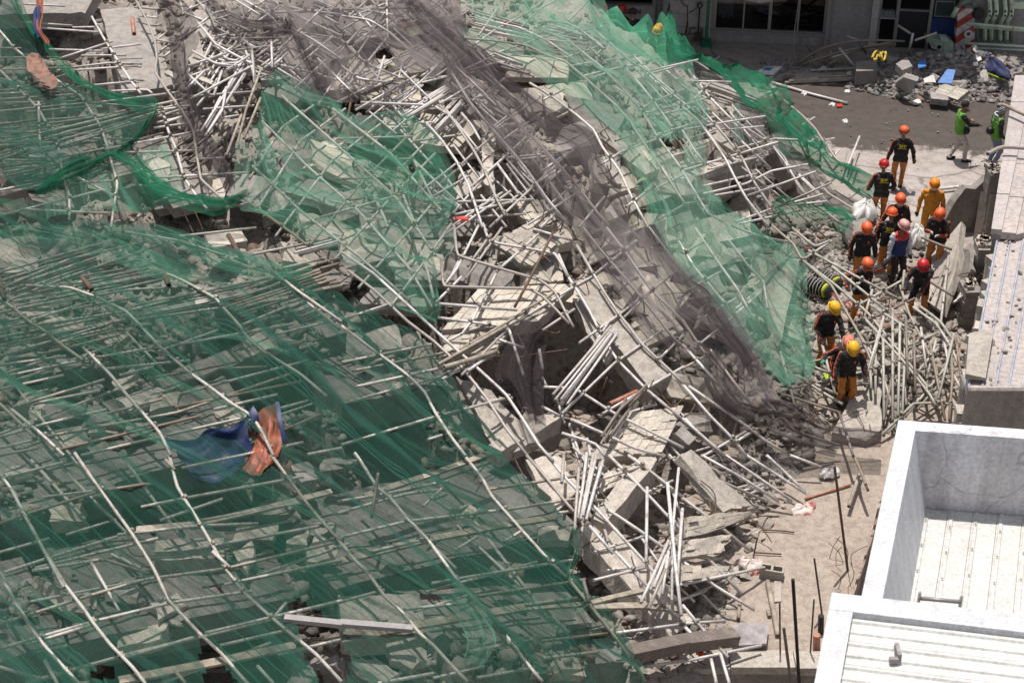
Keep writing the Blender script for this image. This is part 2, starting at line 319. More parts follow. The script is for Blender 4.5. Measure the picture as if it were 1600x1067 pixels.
def bigmesh(name, V, F, mats, n=4, uv=None, smooth=False, parent=None):
    me = bpy.data.meshes.new(name); V = np.asarray(V, np.float32); F = np.asarray(F, np.int32)
    me.vertices.add(len(V)); me.vertices.foreach_set('co', V.ravel())
    me.loops.add(F.size); me.loops.foreach_set('vertex_index', F.ravel())
    me.polygons.add(len(F)); me.polygons.foreach_set('loop_start', np.arange(0, F.size, n, dtype=np.int32))
    try: me.polygons.foreach_set('loop_total', np.full(len(F), n, np.int32))
    except Exception: pass
    if uv is not None:
        l = me.uv_layers.new(name='UVMap'); l.data.foreach_set('uv', np.asarray(uv, np.float32)[F.ravel()].ravel())
    me.update(calc_edges=True); me.validate()
    return link(name, me, mats, parent, smooth)
class MB:
    """collects simple shapes into one mesh"""
    def __init__(s): s.v = []; s.f = []; s.mi = []
    def add(s, vs_, fs, mi=0):
        k = len(s.v); s.v += [tuple(x) for x in vs_]; s.f += [tuple(i + k for i in f) for f in fs]; s.mi += [mi] * len(fs); return s
    def hexa(s, b, t, mi=0):
        """prism from bottom ring b to top ring t"""
        n = len(b); fs = [tuple(range(n - 1, -1, -1)), tuple(range(n, 2 * n))] + [(i, (i + 1) % n, n + (i + 1) % n, n + i) for i in range(n)]
        return s.add(list(b) + list(t), fs, mi)
    def box(s, c, size, rot=None, mi=0):
        hx, hy, hz = size[0] / 2, size[1] / 2, size[2] / 2; c = Vector(c)
        R = rot if rot is not None else Matrix.Identity(3)
        q = [c + R @ Vector((x, y, z)) for z in (-hz, hz) for x, y in ((-hx, -hy), (hx, -hy), (hx, hy), (-hx, hy))]
        return s.hexa(q[:4], q[4:], mi)
    def tube(s, pts, r, n=8, mi=0, hollow=False, r1=None):
        V, F = tube(pts, r, n, hollow, r1); return s.add(V, F, mi)
    def lathe(s, c, prof, n=16, axis=None, mi=0):
        c = Vector(c); R = Vector((0, 0, 1)).rotation_difference(Vector(axis)).to_matrix() if axis is not None else Matrix.Identity(3)
        V = [c + R @ Vector((r * math.cos(2 * math.pi * i / n), r * math.sin(2 * math.pi * i / n), z)) for r, z in prof for i in range(n)]
        F = [(k * n + i, k * n + (i + 1) % n, (k + 1) * n + (i + 1) % n, (k + 1) * n + i) for k in range(len(prof) - 1) for i in range(n)]
        return s.add(V, F, mi)
    def build(s, name, mats, parent=None, smooth=False):
        o = mesh(name, s.v, s.f, mats, parent, smooth)
        if any(s.mi): o.data.polygons.foreach_set('material_index', s.mi)
        return o
def smooth_path(pts, k=4):
    """Catmull-Rom through the points"""
    P = [Vector(p) for p in pts]
    if len(P) < 3: return P
    out = []
    for i in range(len(P) - 1):
        a, b, c, d = P[max(i - 1, 0)], P[i], P[i + 1], P[min(i + 2, len(P) - 1)]
        for j in range(k):
            t = j / k
            out.append(0.5 * ((2 * b) + (c - a) * t + (2 * a - 5 * b + 4 * c - d) * t * t + (3 * b - a - 3 * c + d) * t ** 3))
    out.append(P[-1]); return out
def kinked(pts, cut=.16):
    """straight runs with short bends, like pipe that has buckled"""
    P = [Vector(p) for p in pts]; out = [P[0]]
    for a, b, c in zip(P[:-2], P[1:-1], P[2:]):
        u, v = (a - b), (c - b); out += [b + u.normalized() * min(cut, u.length * .3), b + (u.normalized() + v.normalized()) * .02, b + v.normalized() * min(cut, v.length * .3)]
    return out + [P[-1]]
def tube(pts, r, n=8, hollow=False, r1=None):
    P = [Vector(p) for p in pts]; V = []; F = []; m = len(P)
    up = Vector((0, 0, 1)); d0 = (P[1] - P[0]).normalized()
    if abs(d0.z) > 0.9: up = Vector((1, 0, 0))
    side = d0.cross(up).normalized(); rings = []
    for i in range(m):
        d = ((P[min(i + 1, m - 1)] - P[max(i - 1, 0)])).normalized()
        side = (side - d * side.dot(d)).normalized(); u2 = d.cross(side)
        rr = r if r1 is None else r + (r1 - r) * i / (m - 1)
        rings.append((P[i], side.copy(), u2, rr, d))
    if hollow:
        a, b = rings[0], rings[-1]
        rings = [(a[0] + a[4] * 0.12, a[1], a[2], a[3] * 0.7, a[4]), (a[0], a[1], a[2], a[3] * 0.78, a[4])] + rings + \
                [(b[0], b[1], b[2], b[3] * 0.78, b[4]), (b[0] - b[4] * 0.12, b[1], b[2], b[3] * 0.7, b[4])]
    for (p, s1, s2, rr, d) in rings:
        for i in range(n):
            a = 2 * math.pi * i / n; V.append(p + s1 * (rr * math.cos(a)) + s2 * (rr * math.sin(a)))
    for k in range(len(rings) - 1):
        for i in range(n): F.append((k * n + i, k * n + (i + 1) % n, (k + 1) * n + (i + 1) % n, (k + 1) * n + i))
    F.append(tuple(range(n - 1, -1, -1))); F.append(tuple(range((len(rings) - 1) * n, len(rings) * n)))
    return V, F
Z3 = Vector((0, 0, 1))
# map from a 1600x1067 view of a 534x356 window of the picture plane to picture coordinates
RX = {'A': (0, 0), 'B': (534, 0), 'C': (1066, 0), 'D': (0, 356), 'E': (534, 356), 'F': (1066, 356), 'G': (0, 711), 'H': (534, 711), 'I': (1066, 711)}
def px(reg, p):
    if reg == 'Z': return tuple(p)
    o = RX[reg]; return (o[0] + p[0] * 0.33375, o[1] + p[1] * 0.33375)
# ================================================================== THE SETTING
def zplane_quad(pts, z): return [gnd(u, v, z) for u, v in pts]
def street_mat():
    m, t, o, N = nodes('street_concrete'); L = t.links.new
    g = N('NewGeometry'); P = g.outputs['Position']
    n1 = N('TexNoise', Scale=0.35, Detail=6.0, Roughness=0.6); L(P, n1.inputs['Vector'])
    n2 = N('TexNoise', Scale=3.5, Detail=6.0, Roughness=0.7); L(P, n2.inputs['Vector'])
    n3 = N('TexNoise', Scale=22.0, Detail=4.0, Roughness=0.7); L(P, n3.inputs['Vector'])
    r1 = ramp(N, [(0.3, (0.33, 0.285, 0.255)), (0.7, (0.40, 0.36, 0.335))]); L(n1.outputs[0], r1.inputs[0])
    r2 = ramp(N, [(0.36, (0.6, 0.56, 0.53)), (0.55, (1, 1, 1))]); L(n2.outputs[0], r2.inputs[0])
    c = mix(N, t, r1.outputs[0], r2.outputs[0], 0.7, 'MULTIPLY')
    r3 = ramp(N, [(0.3, (0.8,) * 3), (0.62, (1.06,) * 3)]); L(n3.outputs[0], r3.inputs[0]); c = mix(N, t, c, r3.outputs[0], 1.0, 'MULTIPLY')
    # a long puddle of wet, muddy concrete across the street
    pc = gnd(1405, 178); mp = N('Mapping'); mp.vector_type = 'TEXTURE'
    mp.inputs['Location'].default_value = tuple(pc); mp.inputs['Rotation'].default_value = (0, 0, R_(-7)); mp.inputs['Scale'].default_value = (4.3, 2.5, 1)
    L(P, mp.inputs[0]); ln = N('VectorMath', operation='LENGTH'); L(mp.outputs[0], ln.inputs[0])
    nw = N('TexNoise', Scale=0.75, Detail=8.0, Roughness=0.68); L(P, nw.inputs['Vector'])
    ma = N('Math', operation='MULTIPLY_ADD'); ma.inputs[1].default_value = 1.5; L(nw.outputs[0], ma.inputs[0]); L(ln.outputs[1], ma.inputs[2])
    wr = N('MapRange'); wr.inputs[1].default_value = 1.72; wr.inputs[2].default_value = 1.60; L(ma.outputs[0], wr.inputs[0])
    rd = ramp(N, [(0.3, (0.045, 0.034, 0.028)), (0.7, (0.085, 0.067, 0.056))]); L(n2.outputs[0], rd.inputs[0])
    nd = N('TexNoise', Scale=0.6, Detail=5.0); L(P, nd.inputs['Vector']); vm = N('VectorMath', operation='MULTIPLY_ADD'); vm.inputs[1].default_value = (.9, .9, .9); L(nd.outputs['Color'], vm.inputs[0]); L(P, vm.inputs[2])
    vo = N('TexVoronoi', feature='DISTANCE_TO_EDGE', Scale=0.28); L(vm.outputs[0], vo.inputs['Vector']); rc = ramp(N, [(0.0, (.35, .31, .29)), (0.012, (1, 1, 1))]); L(vo.outputs[0], rc.inputs[0]); c = mix(N, t, c, rc.outputs[0], .8, 'MULTIPLY')
    c = mix(N, t, c, rd.outputs[0], wr.outputs[0])
    p = N('BsdfPrincipled'); L(c, p.inputs['Base Color'])
    rr = N('MapRange'); rr.inputs[3].default_value = 0.88; rr.inputs[4].default_value = 0.55; L(wr.outputs[0], rr.inputs[0]); L(rr.outputs[0], p.inputs['Roughness'])
    bp = N('Bump', Strength=0.4, Distance=0.02); L(n3.outputs[0], bp.inputs['Height']); L(bp.outputs[0], p.inputs['Normal'])
    L(p.outputs[0], o.inputs[0]); return m
M['street'] = street_mat()
o = mesh('lower_ground', [(-250, -60, -2.5), (250, -60, -2.5), (250, 300, -2.5), (-250, 300, -2.5)], [(0, 1, 2, 3)], 'dirt'); tag(o, kind='structure')
o = mesh('street', [(-250, YE, 0), (250, YE, 0), (250, 300, 0), (-250, 300, 0)], [(0, 1, 2, 3)], 'street'); tag(o, kind='structure')
# dirt terrace: a gently uneven sheet over the near half of the ground
xs = np.linspace(-4, 14, 110); ys = np.linspace(YE + 0.02, 29.6, 70); X, Y = np.meshgrid(xs, ys, indexing='ij')
Zt = 0.03 + 0.10 * (fbm(X * 0.6, Y * 0.6, 5) + 0.4); Zt = np.maximum(Zt * np.clip((29.6 - Y) / 2.0, 0, 1), 0.004)
V = np.stack([X, Y, Zt], -1).reshape(-1, 3); I = np.arange(110 * 70).reshape(110, 70)
F = np.stack([I[:-1, :-1], I[1:, :-1], I[1:, 1:], I[:-1, 1:]], -1).reshape(-1, 4)
tag(bigmesh('dirt_ground', V, F, 'dirt', smooth=True), kind='structure')
def GZ(x, y):
    x, y = float(x), float(y)
    return float(max(RB(x, y), 0.03 + 0.10 * (fbm(x * 0.6, y * 0.6, 5) + 0.4) if y < 28 else 0.0))
# retaining wall under the terrace edge, with a rough capping
mb = MB(); mb.box((0, YE - 0.16, -1.27), (60, 0.3, 2.5)); o = mb.build('retaining_wall', 'beam'); tag(o, kind='structure')
mb = MB(); x = -12.0
while x < 8:
    l = rnd.uniform(0.5, 1.3); mb.box((x + l / 2, YE - 0.13 + rnd.uniform(-.03, .03), 0.05), (l - 0.015, 0.4, 0.14 + rnd.uniform(-.04, .04))); x += l
mb.build('capping', 'slab', o)

# the heap itself
xs = np.arange(-17, 11.5, 0.11); ys = np.arange(12, 58, 0.12); X, Y = np.meshgrid(xs, ys, indexing='ij')
Zm = RB(X, Y); d_in = inside(POLY, X, Y) | inside(LANE, X, Y) | inside(PILE, X, Y)
V = np.stack([X, Y, Zm], -1).reshape(-1, 3); n, k = X.shape; I = np.arange(n * k).reshape(n, k)
F = np.stack([I[:-1, :-1], I[1:, :-1], I[1:, 1:], I[:-1, 1:]], -1).reshape(-1, 4)
keep = d_in.reshape(-1)[F].any(1)
F = F[keep]; used = np.unique(F); remap = np.zeros(len(V), int); remap[used] = np.arange(len(used))
o = bigmesh('rubble_heap', V[used], remap[F], 'rubble', smooth=False); tag(o, kind='structure')

# ------------------------------------------------------------------ far building across the street
FA, FB = gnd(1116, 64), gnd(1372, 75.5)
FE = (FB - FA).normalized(); FNv = Vector((FE.y, -FE.x, 0))          # FNv points to the street
def fpt(u, v):
    d = ray(u, v); o_ = np.array([0, 0, CAMH]); nn = np.array(FNv); t = (np.array(FA) - o_).dot(nn) / d.dot(nn); P = o_ + d * t
    return (Vector(P) - FA).dot(FE), P[2]
def F3(s, z, dep=0.0): return FA + FE * s + FNv * dep + Vector((0, 0, z))
FR = Matrix((FE, -FNv, Z3)).transposed()
def fbox(mb, s0, s1, z0, z1, d0, d1, mi=0): mb.box(F3((s0 + s1) / 2, (z0 + z1) / 2, (d0 + d1) / 2), (s1 - s0, abs(d1 - d0), z1 - z0), FR, mi)
def su(u, v=30): return fpt(u, v)[0]
HB = 4.6
bld = empty('low_building', F3(0, 0), 'low white building across the wet street, with dark shop windows along its front', 'building')
sW0, sW1, zS = su(1112), su(1291), fpt(1200, 50)[1]
m_ = MB(); fbox(m_, su(1045) , sW0, 0, HB, -0.2, 0.0); fbox(m_, sW0, sW1, 0, zS - 0.07, -0.2, 0.0); fbox(m_, sW0, sW1, 2.3, HB, -0.2, 0.0)
fbox(m_, sW1, su(1297), 0, HB, -0.2, 0.06); fbox(m_, su(1297), su(1361), 0, HB, -0.2, -0.03)
fbox(m_, su(1371.5), su(1700), 2.35, HB, -0.2, 0.0); fbox(m_, su(1500), su(1700), 0, 2.35, -0.2, 0.0); m_.build('wall', 'facade', bld)
m_ = MB(); fbox(m_, su(1361), su(1371.5), 0, HB, -0.2, 0.07); m_.build('pilaster', 'facadew', bld)
m_ = MB(); fbox(m_, su(1045) - 12, su(1700), HB, HB + 0.2, -9, 0.3); m_.build('roof', 'facade', bld)
m_ = MB(); fbox(m_, su(1045) - 12, su(1502), 3.0, 3.12, 0.01, 2.3); m_.build('added_shade_canopy', 'facade', bld)  # unseen overhang, added to shade the street in front of the facade
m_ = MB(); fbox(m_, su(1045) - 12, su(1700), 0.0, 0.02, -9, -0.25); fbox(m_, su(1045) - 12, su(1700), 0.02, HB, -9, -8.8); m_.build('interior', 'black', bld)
# block wall left of the window
z = 0.0; row = 0; blk = None
while z < 2.6:
    s = su(1045) - (0.33 if row % 2 else 0); 
    while s < sW0 - 0.05:
        a, b = max(s, su(1045)), min(s + 0.78, sW0 - 0.02)
        if b - a > 0.08:
            q = MB(); fbox(q, a + 0.006, b - 0.006, z + 0.006, z + 0.384, 0.003, 0.025 + rnd.uniform(0, .008)); q.build('block', 'facadew', bld)
        s += 0.78
    z += 0.39; row += 1
m_ = MB(); fbox(m_, sW0, sW1 - 0.003, zS - 0.07, zS, -0.1, 0.05); m_.build('window_sill', 'alu', bld)
ped = [(1119, 1160.5), (1163, 1200.5), (1205.5, 1246), (1249, 1287.5)]
wf = MB(); e = [sW0] + [su(x) for p in ped for x in p] + [sW1]
for i in range(0, len(e), 2): fbox(wf, e[i], e[i + 1], zS, 2.3, -0.12, -0.02)
fbox(wf, sW0, sW1, 2.22, 2.3, -0.12, -0.015); fbox(wf, sW0, sW1, zS, zS + 0.04, -0.12, -0.012); wfo = wf.build('window_frame', 'alu', bld)
for a, b in ped: q = MB(); fbox(q, su(a) + .005, su(b) - .005, zS + 0.042, 2.2, -0.075, -0.065); q.build('pane', 'glass', wfo)
# door bays on the right
q = MB()
for a, b in ((1371.5, 1376), (1399, 1404.5), (1451, 1456), (1496, 1500)): fbox(q, su(a), su(b), 0, 2.35, -0.15, 0.0)
fbox(q, su(1404.5), su(1451), fpt(1430, 18)[1] - .02, fpt(1430, 18)[1] + .02, -0.12, -0.03); dfr = q.build('door_frame', 'alu', bld)
q = MB(); fbox(q, su(1404.5), su(1451), 0.03, fpt(1430, 18)[1] - .03, -0.09, -0.06); q.build('door', plain('dark_door', (0.03, 0.03, 0.033), 0.4), bld)
q = MB(); fbox(q, su(1456), su(1496), 0.02, fpt(1470, 30)[1], -0.08, -0.03); q.build('lower_panel', plain('blue_panel', (0.02, 0.045, 0.16), 0.5), bld)
q = MB(); fbox(q, su(1456), su(1496), fpt(1470, 30)[1], 2.35, -0.2, -0.12); q.build('upper_panel', plain('dark_panel', (0.045, 0.045, 0.05), 0.5), bld)
z0, z1 = fpt(1475, 27)[1], fpt(1475, 5)[1]; q = MB(); a, b = su(1461), su(1488)
for (s0, s1, y0, y1) in ((a, b, z0 - .03, z0), (a, b, z1, z1 + .03), (a - .03, a, z0 - .03, z1 + .03), (b, b + .03, z0 - .03, z1 + .03)): fbox(q, s0, s1, y0, y1, -0.12, -0.05)
pf = q.build('hatch_frame', 'alu', bld); q = MB(); fbox(q, a, b, z0, z1, -0.115, -0.1); q.build('hatch_pane', plain('hatch_glass', (0.06, 0.085, 0.085), 0.15), pf)
zsf = fpt(1387, 29)[1]; q = MB(); fbox(q, su(1376), su(1399), zsf - .03, zsf, -0.5, -0.02); q.build('shelf', 'facadew', bld)
for i in range(7):
    q = MB(); c = F3(su(1378 + i * 3.1), zsf, -0.15 - 0.05 * (i % 2)); q.lathe(c, [(0, 0), (.026, 0), (.026, .12), (.01, .16), (.011, .2), (0, .2)], 8)
    tag(q.build('bottle', plain('bottle_glass', (0.35, 0.35, 0.36), 0.2)), 'small pale bottle in the row on the shelf of the dark doorway', 'bottle', 'bottles on the doorway shelf')
# left stretch of the building behind the scaffold: pale wall with red letters under a dark opening
m_ = MB(); sa, sb = su(1045) - 12, su(1045); zo = fpt(990, 9)[1]
s_r = su(1021); fbox(m_, sa, s_r, 0, zo, -0.2, -0.005); fbox(m_, sa, s_r, 2.4, HB, -0.2, -0.005); fbox(m_, s_r, sb, 0, HB, -0.2, -0.005); lw = m_.build('wall', 'facadew', bld)
m_ = MB(); fbox(m_, sa, s_r, zo, zo + .05, -0.14, 0.02); fbox(m_, s_r - .06, s_r, zo + .05, 2.4, -0.14, 0.02); m_.build('opening_frame', 'alu', bld)
for u in (1026, 1033):
    m_ = MB(); m_.tube([F3(su(u), 0, .05), F3(su(u), HB, .05)], .035); m_.build('drain_pipe', 'alu', bld, True)
def text3(name, body, P, ex, nrm, size, mat, parent, ext=0.003):
    cu = bpy.data.curves.new(name, 'FONT'); cu.body = body; cu.size = size; cu.extrude = ext; cu.align_x = 'CENTER'; cu.offset = size * 0.02
    t_ = bpy.data.objects.new(name, cu); COL.objects.link(t_); me = bpy.data.meshes.new_from_object(t_.evaluated_get(bpy.context.evaluated_depsgraph_get()))
    bpy.data.objects.remove(t_); me.materials.clear(); me.materials.append(mat if not isinstance(mat, str) else M[mat]); o = bpy.data.objects.new(name, me); COL.objects.link(o)
    ex = Vector(ex).normalized(); nz = Vector(nrm).normalized(); ey = nz.cross(ex)
    mw = Matrix((ex, ey, nz)).transposed().to_4x4(); mw.translation = P
    o.parent = parent; o.matrix_parent_inverse = parent.matrix_basis.inverted(); o.matrix_basis = mw; return o
zt0, zt1 = fpt(995, 22.5)[1], fpt(995, 14.5)[1]
text3('wall_lettering', 'SIGN', F3(su(988.5), zt0, 0.012), FE, FNv, (zt1 - zt0) * 1.38, plain('red_letter_paint', (0.25, 0.03, 0.03), 0.6), bld)

# ------------------------------------------------------------------ right: low dusty metal roof with its coping
ZR = 2.5
ra, rb_, rc, rd_ = gnd(1577, 270, ZR), gnd(1760, 270, ZR), gnd(1700, 605, ZR), gnd(1512, 605, ZR)
roof = empty('shed', rd_ - Vector((0, 0, ZR)), 'low shed with a dusty ribbed metal roof at the right edge above the broken wall', 'shed')
def lerp2(a, b, c, d, s, t): return (a * (1 - s) + b * s) * (1 - t) + (d * (1 - s) + c * s) * t     # a,b far edge; d,c near edge
q = MB()
for pts in ((rd_, rc), (ra, rd_)):
    a, b = pts; n_ = Vector((b.y - a.y, a.x - b.x, 0)).normalized() * 0.12
    if n_.x < 0: n_ = -n_
    i_ = n_; a2, b2 = a + i_ + Vector((0, 0.15, 0)), b + i_ + Vector((0, .15, 0))
    low = [Vector((p.x, p.y, -0.0)) for p in (a + i_ * .3, b + i_ * .3, b2, a2)]; q.hexa(low, [Vector((p.x, p.y, ZR - 0.06)) for p in low])
q.build('wall', 'beam', roof)
NPAN = 9
for i in range(NPAN):
    s0, s1 = i / NPAN, (i + 1) / NPAN; c = [lerp2(ra, rb_, rc, rd_, s, t) for s, t in ((s0 + .003, 0), (s1 - .003, 0), (s1 - .003, 1), (s0 + .003, 1))]
    dz = Vector((0, 0, 0.02 + 0.004 * (i % 2))); q = MB(); q.hexa([p - Vector((0, 0, .02)) for p in c][::-1], [p + dz - Vector((0, 0, .02)) for p in c][::-1]); q.build('roof_panel', 'roofm', roof)
    if i < 7:
        q = MB(); a, b = lerp2(ra, rb_, rc, rd_, s0 + .008, 0), lerp2(ra, rb_, rc, rd_, s0 + .008, 1); q.tube([a + Vector((0, 0, .015)), b + Vector((0, 0, .012))], .022, 6); q.build('roof_rib', 'bluetrim', roof)
q = MB(); q.tube([rd_ + Vector((0, -.02, -.02)), rc + Vector((0, -.02, -.02))], .05, 6); q.build('gutter', 'roofm', roof)
# coping strip along the far edge of the shed
cop = empty('parapet_wall', gnd(1590, 200, 0), 'pinkish white wall coping running from the crane down to the shed roof', 'wall')
ZC = 2.75
f0, f1, n1, n0 = gnd(1586, 118, ZC), gnd(1640, 118, ZC), gnd(1588, 362, ZC), gnd(1549, 358, ZC)
m0, m1 = lerp2(f0, f1, n1, n0, .55, 0), lerp2(f0, f1, n1, n0, .42, 1)
def wallbox(name, pts, z0, z1, mat, par):
    q = MB(); q.hexa([Vector((p.x, p.y, z0)) for p in pts], [Vector((p.x, p.y, z1)) for p in pts]); return q.build(name, mat, par)
pinkw = stone('pinkish_coping', (0.53, 0.47, 0.45), (0.44, 0.40, 0.385), (0.7, 0.6, 0.57), 1.2, 0.7, 0.15)
for k in range(5):
    t0, t1 = k / 5 + .0012, (k + 1) / 5 - .0012
    wallbox('coping_stone', [f0.lerp(n0, t0), m0.lerp(m1, t0), m0.lerp(m1, t1), f0.lerp(n0, t1)][::-1], ZC - .12, ZC + rnd.uniform(0, .015), pinkw, cop)
    wallbox('cover_plate', [m0.lerp(m1, t0), f1.lerp(n1, t0), f1.lerp(n1, t1), m0.lerp(m1, t1)][::-1], ZC - .2, ZC - .05 + rnd.uniform(0, .012), 'roofm', cop)
wallbox('wall', [f0.lerp(f1, .1), m0, m1, n0.lerp(n1, .1)][::-1], 0, ZC - .125, 'beam', cop)
# far side roofs beyond the coping (right edge)
wallbox('side_roof', [f1 + Vector((0.01, 0, 0)), f1 + Vector((9, 1, 0)), rb_ + Vector((4, .3, 0)), n1 + Vector((0.01, 0.05, 0))][::-1], ZR - .1, ZC - .1, 'roofm', cop)

# ------------------------------------------------------------------ near right: white building with parapets and two sheet roofs
ZP, ZF = 6.0, 4.75
W0, W1 = gnd(1404, 656, ZP), gnd(1346, 932, ZP)          # outer line of the left parapet (far, near)
B1 = gnd(1760, 682, ZP)
wb = empty('white_building', Vector((W0.x, W0.y, 0)), 'white parapet building with cream sheet roofs in the near right corner', 'building')
ex = (B1 - W0).normalized(); ey = (W1 - W0).normalized()
def wp(s, t, z): return Vector((W0.x + ex.x * s + ey.x * t, W0.y + ex.y * s + ey.y * t, z))
Ln = (W1 - W0).length + 0.04; Wd = 9.0; TH = 0.24; TB = 0.22
q = MB(); q.hexa([wp(s, t, 0) for s, t in ((0, 0), (0, Ln), (TH + 1.45, Ln), (TH + 1.45, 0))], [wp(s, t, ZP) for s, t in ((0, 0), (0, Ln), (TH, Ln), (TH, 0))]); q.build('left_parapet', 'white', wb)
q = MB(); q.hexa([wp(s, t, 0) for s, t in ((TH + .002, 0), (TH + .002, TB), (Wd, TB), (Wd, 0))], [wp(s, t, ZP - .004) for s, t in ((TH + .002, 0), (TH + .002, TB), (Wd, TB), (Wd, 0))]); q.build('back_parapet', 'plaster', wb)
npan = 27; pw = (Wd - TH) / npan
for i in range(npan):
    s0, s1 = TH + .27 + i * pw, TH + .27 + (i + 1) * pw - .006; zz = ZF + .003 * (i % 2); t0 = TB + .015
    q = MB(); q.hexa([wp(s, t, zz - .03) for s, t in ((s0, t0), (s0, Ln), (s1, Ln), (s1, t0))], [wp(s, t, zz) for s, t in ((s0, t0), (s0, Ln), (s1, Ln), (s1, t0))]); q.build('roof_sheet', 'sheet', wb)
    q = MB()
    prof = [(-.04, 0), (-.02, .022), (.02, .022), (.04, 0)]
    q.hexa([wp(s0 + .05 + a, t0 + .0, zz + b - .006) for a, b in prof], [wp(s0 + .05 + a, Ln, zz + b - .006) for a, b in prof]); rib = q.build('roof_rib', 'sheet', wb)
    for j in range(3):
        c = wp(s0 + .05, t0 + .3 + j * .55 + .12 * (i % 2), zz + .04); q = MB(); q.lathe(c, [(.014, 0), (.014, .01), (0, .01)], 6); q.build('roof_screw', 'alu', rib)
# rust-eaten rim where the sheet meets the back wall
q = MB(); base = wp(TH + 2.1, TB + .07, ZF + .01)
for k in range(14):
    a = k / 13 * math.pi; q.box(base + ex * (math.cos(a) * .42) + ey * (math.sin(a) * .12) + Vector((0, 0, .01 + .015 * math.sin(a))), (.11, .05, .03), Matrix.Rotation(rnd.uniform(0, 3), 3, 'Z'))
q.build('rust_patch', 'rustsheet', wb)
# the lower front block
C0, C1 = gnd(1300, 925, 6.05), gnd(1700, 972, 6.05); C2 = gnd(1262, 1120, 6.05)
fx = (C1 - C0).normalized(); fy = (C2 - C0).normalized()
def wq(s, t, z): return Vector((C0.x + fx.x * s + fy.x * t, C0.y + fx.y * s + fy.y * t, z))
def wqb(mb, s0, s1, t0, t1, z0, z1): R4 = ((s0, t0), (s0, t1), (s1, t1), (s1, t0)); return mb.hexa([wq(s, t, z0) for s, t in R4], [wq(s, t, z1) for s, t in R4])
q = MB(); wqb(q, 0, 9, 0, .30, 0, 6.05); wqb(q, 0, .27, .302, 4, 0, 6.046); q.build('front_parapet', 'white', wb)
t = .305; i = 0
while t < 4:
    q = MB(); wqb(q, .273, 9, t, t + .193, 5.9, 5.955 + .004 * (i % 2)); q.build('roof_sheet', 'sheet', wb)
    q = MB(); prof = [(-.04, 0), (-.02, .026), (.02, .026), (.04, 0)]; q.hexa([wq(.275, t + .05 + a, 5.955 + b) for a, b in prof], [wq(9, t + .05 + a, 5.955 + b) for a, b in prof]); q.build('roof_rib', 'sheet', wb)
    t += .195; i += 1
# steel handle standing behind the front parapet, small bracket on the front roof
q = MB(); a, b = gnd(1436, 934, 5.6), gnd(1501, 940, 5.6); h = Vector((0, 0, .42)); q.tube([a - h * 1.2, a + h * .2], .02); q.tube([b - h * 1.2, b + h * .2], .02); q.tube([a, b], .026); q.build('handrail', 'alu', wb, True)
q = MB(); c = gnd(1402, 1024, 5.99); q.box(c + Vector((0, 0, .06)), (.045, .2, .09)); q.box(c + Vector((-.06, -.1, .03)), (.1, .05, .06)); q.build('bracket', 'greywood', wb)
# rusty hoarding between the dirt and the white building
fn = empty('hoarding', gnd(1340, 880, 0), 'rusty sheet hoarding leaning against the left side of the white building', 'fence')
a, b = gnd(1378, 760, .9), gnd(1322, 935, .9); nseg = 16
for i in range(nseg):
    p0, p1 = a.lerp(b, i / nseg), a.lerp(b, (i + .96) / nseg); hh = .95 + rnd.uniform(-.15, .2); out = Vector((.28, .02, 0)) * .9
    q = MB(); th = Vector((.03, 0, 0)); l0, l1 = Vector((p0.x, p0.y, 0)), Vector((p1.x, p1.y, 0)); t0, t1 = Vector((p0.x, p0.y, hh)) + out * .3, Vector((p1.x, p1.y, hh + rnd.uniform(-.05, .05))) + out * .3
    q.hexa([l0, l1, l1 + th, l0 + th], [t0, t1, t1 + th, t0 + th]); q.build('sheet', 'rustsheet', fn)

# ------------------------------------------------------------------ broken wall and pillars beside the shed
bw = empty('broken_wall', gnd(1500, 345, 0), 'broken grey plaster wall with a jagged top, left of the shed roof', 'wall')
def vpoly_wall(name, base, tops, z0, thick, mat, par):
    """upright wall along picture points base (on z0) whose top follows the heights in tops"""
    q = MB(); P = [gnd(u, v, z0) for u, v in base]
    for i in range(len(P) - 1):
        d = (P[i + 1] - P[i]); n_ = Vector((-d.y, d.x, 0)).normalized() * thick
        if n_.y < 0: n_ = -n_
        b = [P[i], P[i + 1], P[i + 1] + n_, P[i] + n_]; q.hexa(b, [b[0] + Z3 * tops[i], b[1] + Z3 * tops[i + 1], b[2] + Z3 * tops[i + 1], b[3] + Z3 * tops[i]])
    return q.build(name, mat, par)
vpoly_wall('wall', [(1470, 372), (1484, 368), (1498, 364), (1514, 362), (1530, 360), (1545, 362)], [.35, .85, 1.15, 1.1, 1.35, 1.6], 0, .2, 'beam', bw)
vpoly_wall('wall', [(1528, 368), (1536, 380), (1545, 372)], [1.0, 1.25, 1.0], 0, .25, 'slab', bw)
pl = [((1523, 468), 1.35, 'tall crumbling concrete pillar between the rubble and the shed roof', .34), ((1508, 505), .9, 'short dusty pillar stump below the shed edge', .36), ((1538, 372), 1.7, 'broken pillar top at the end of the coping', .3)]
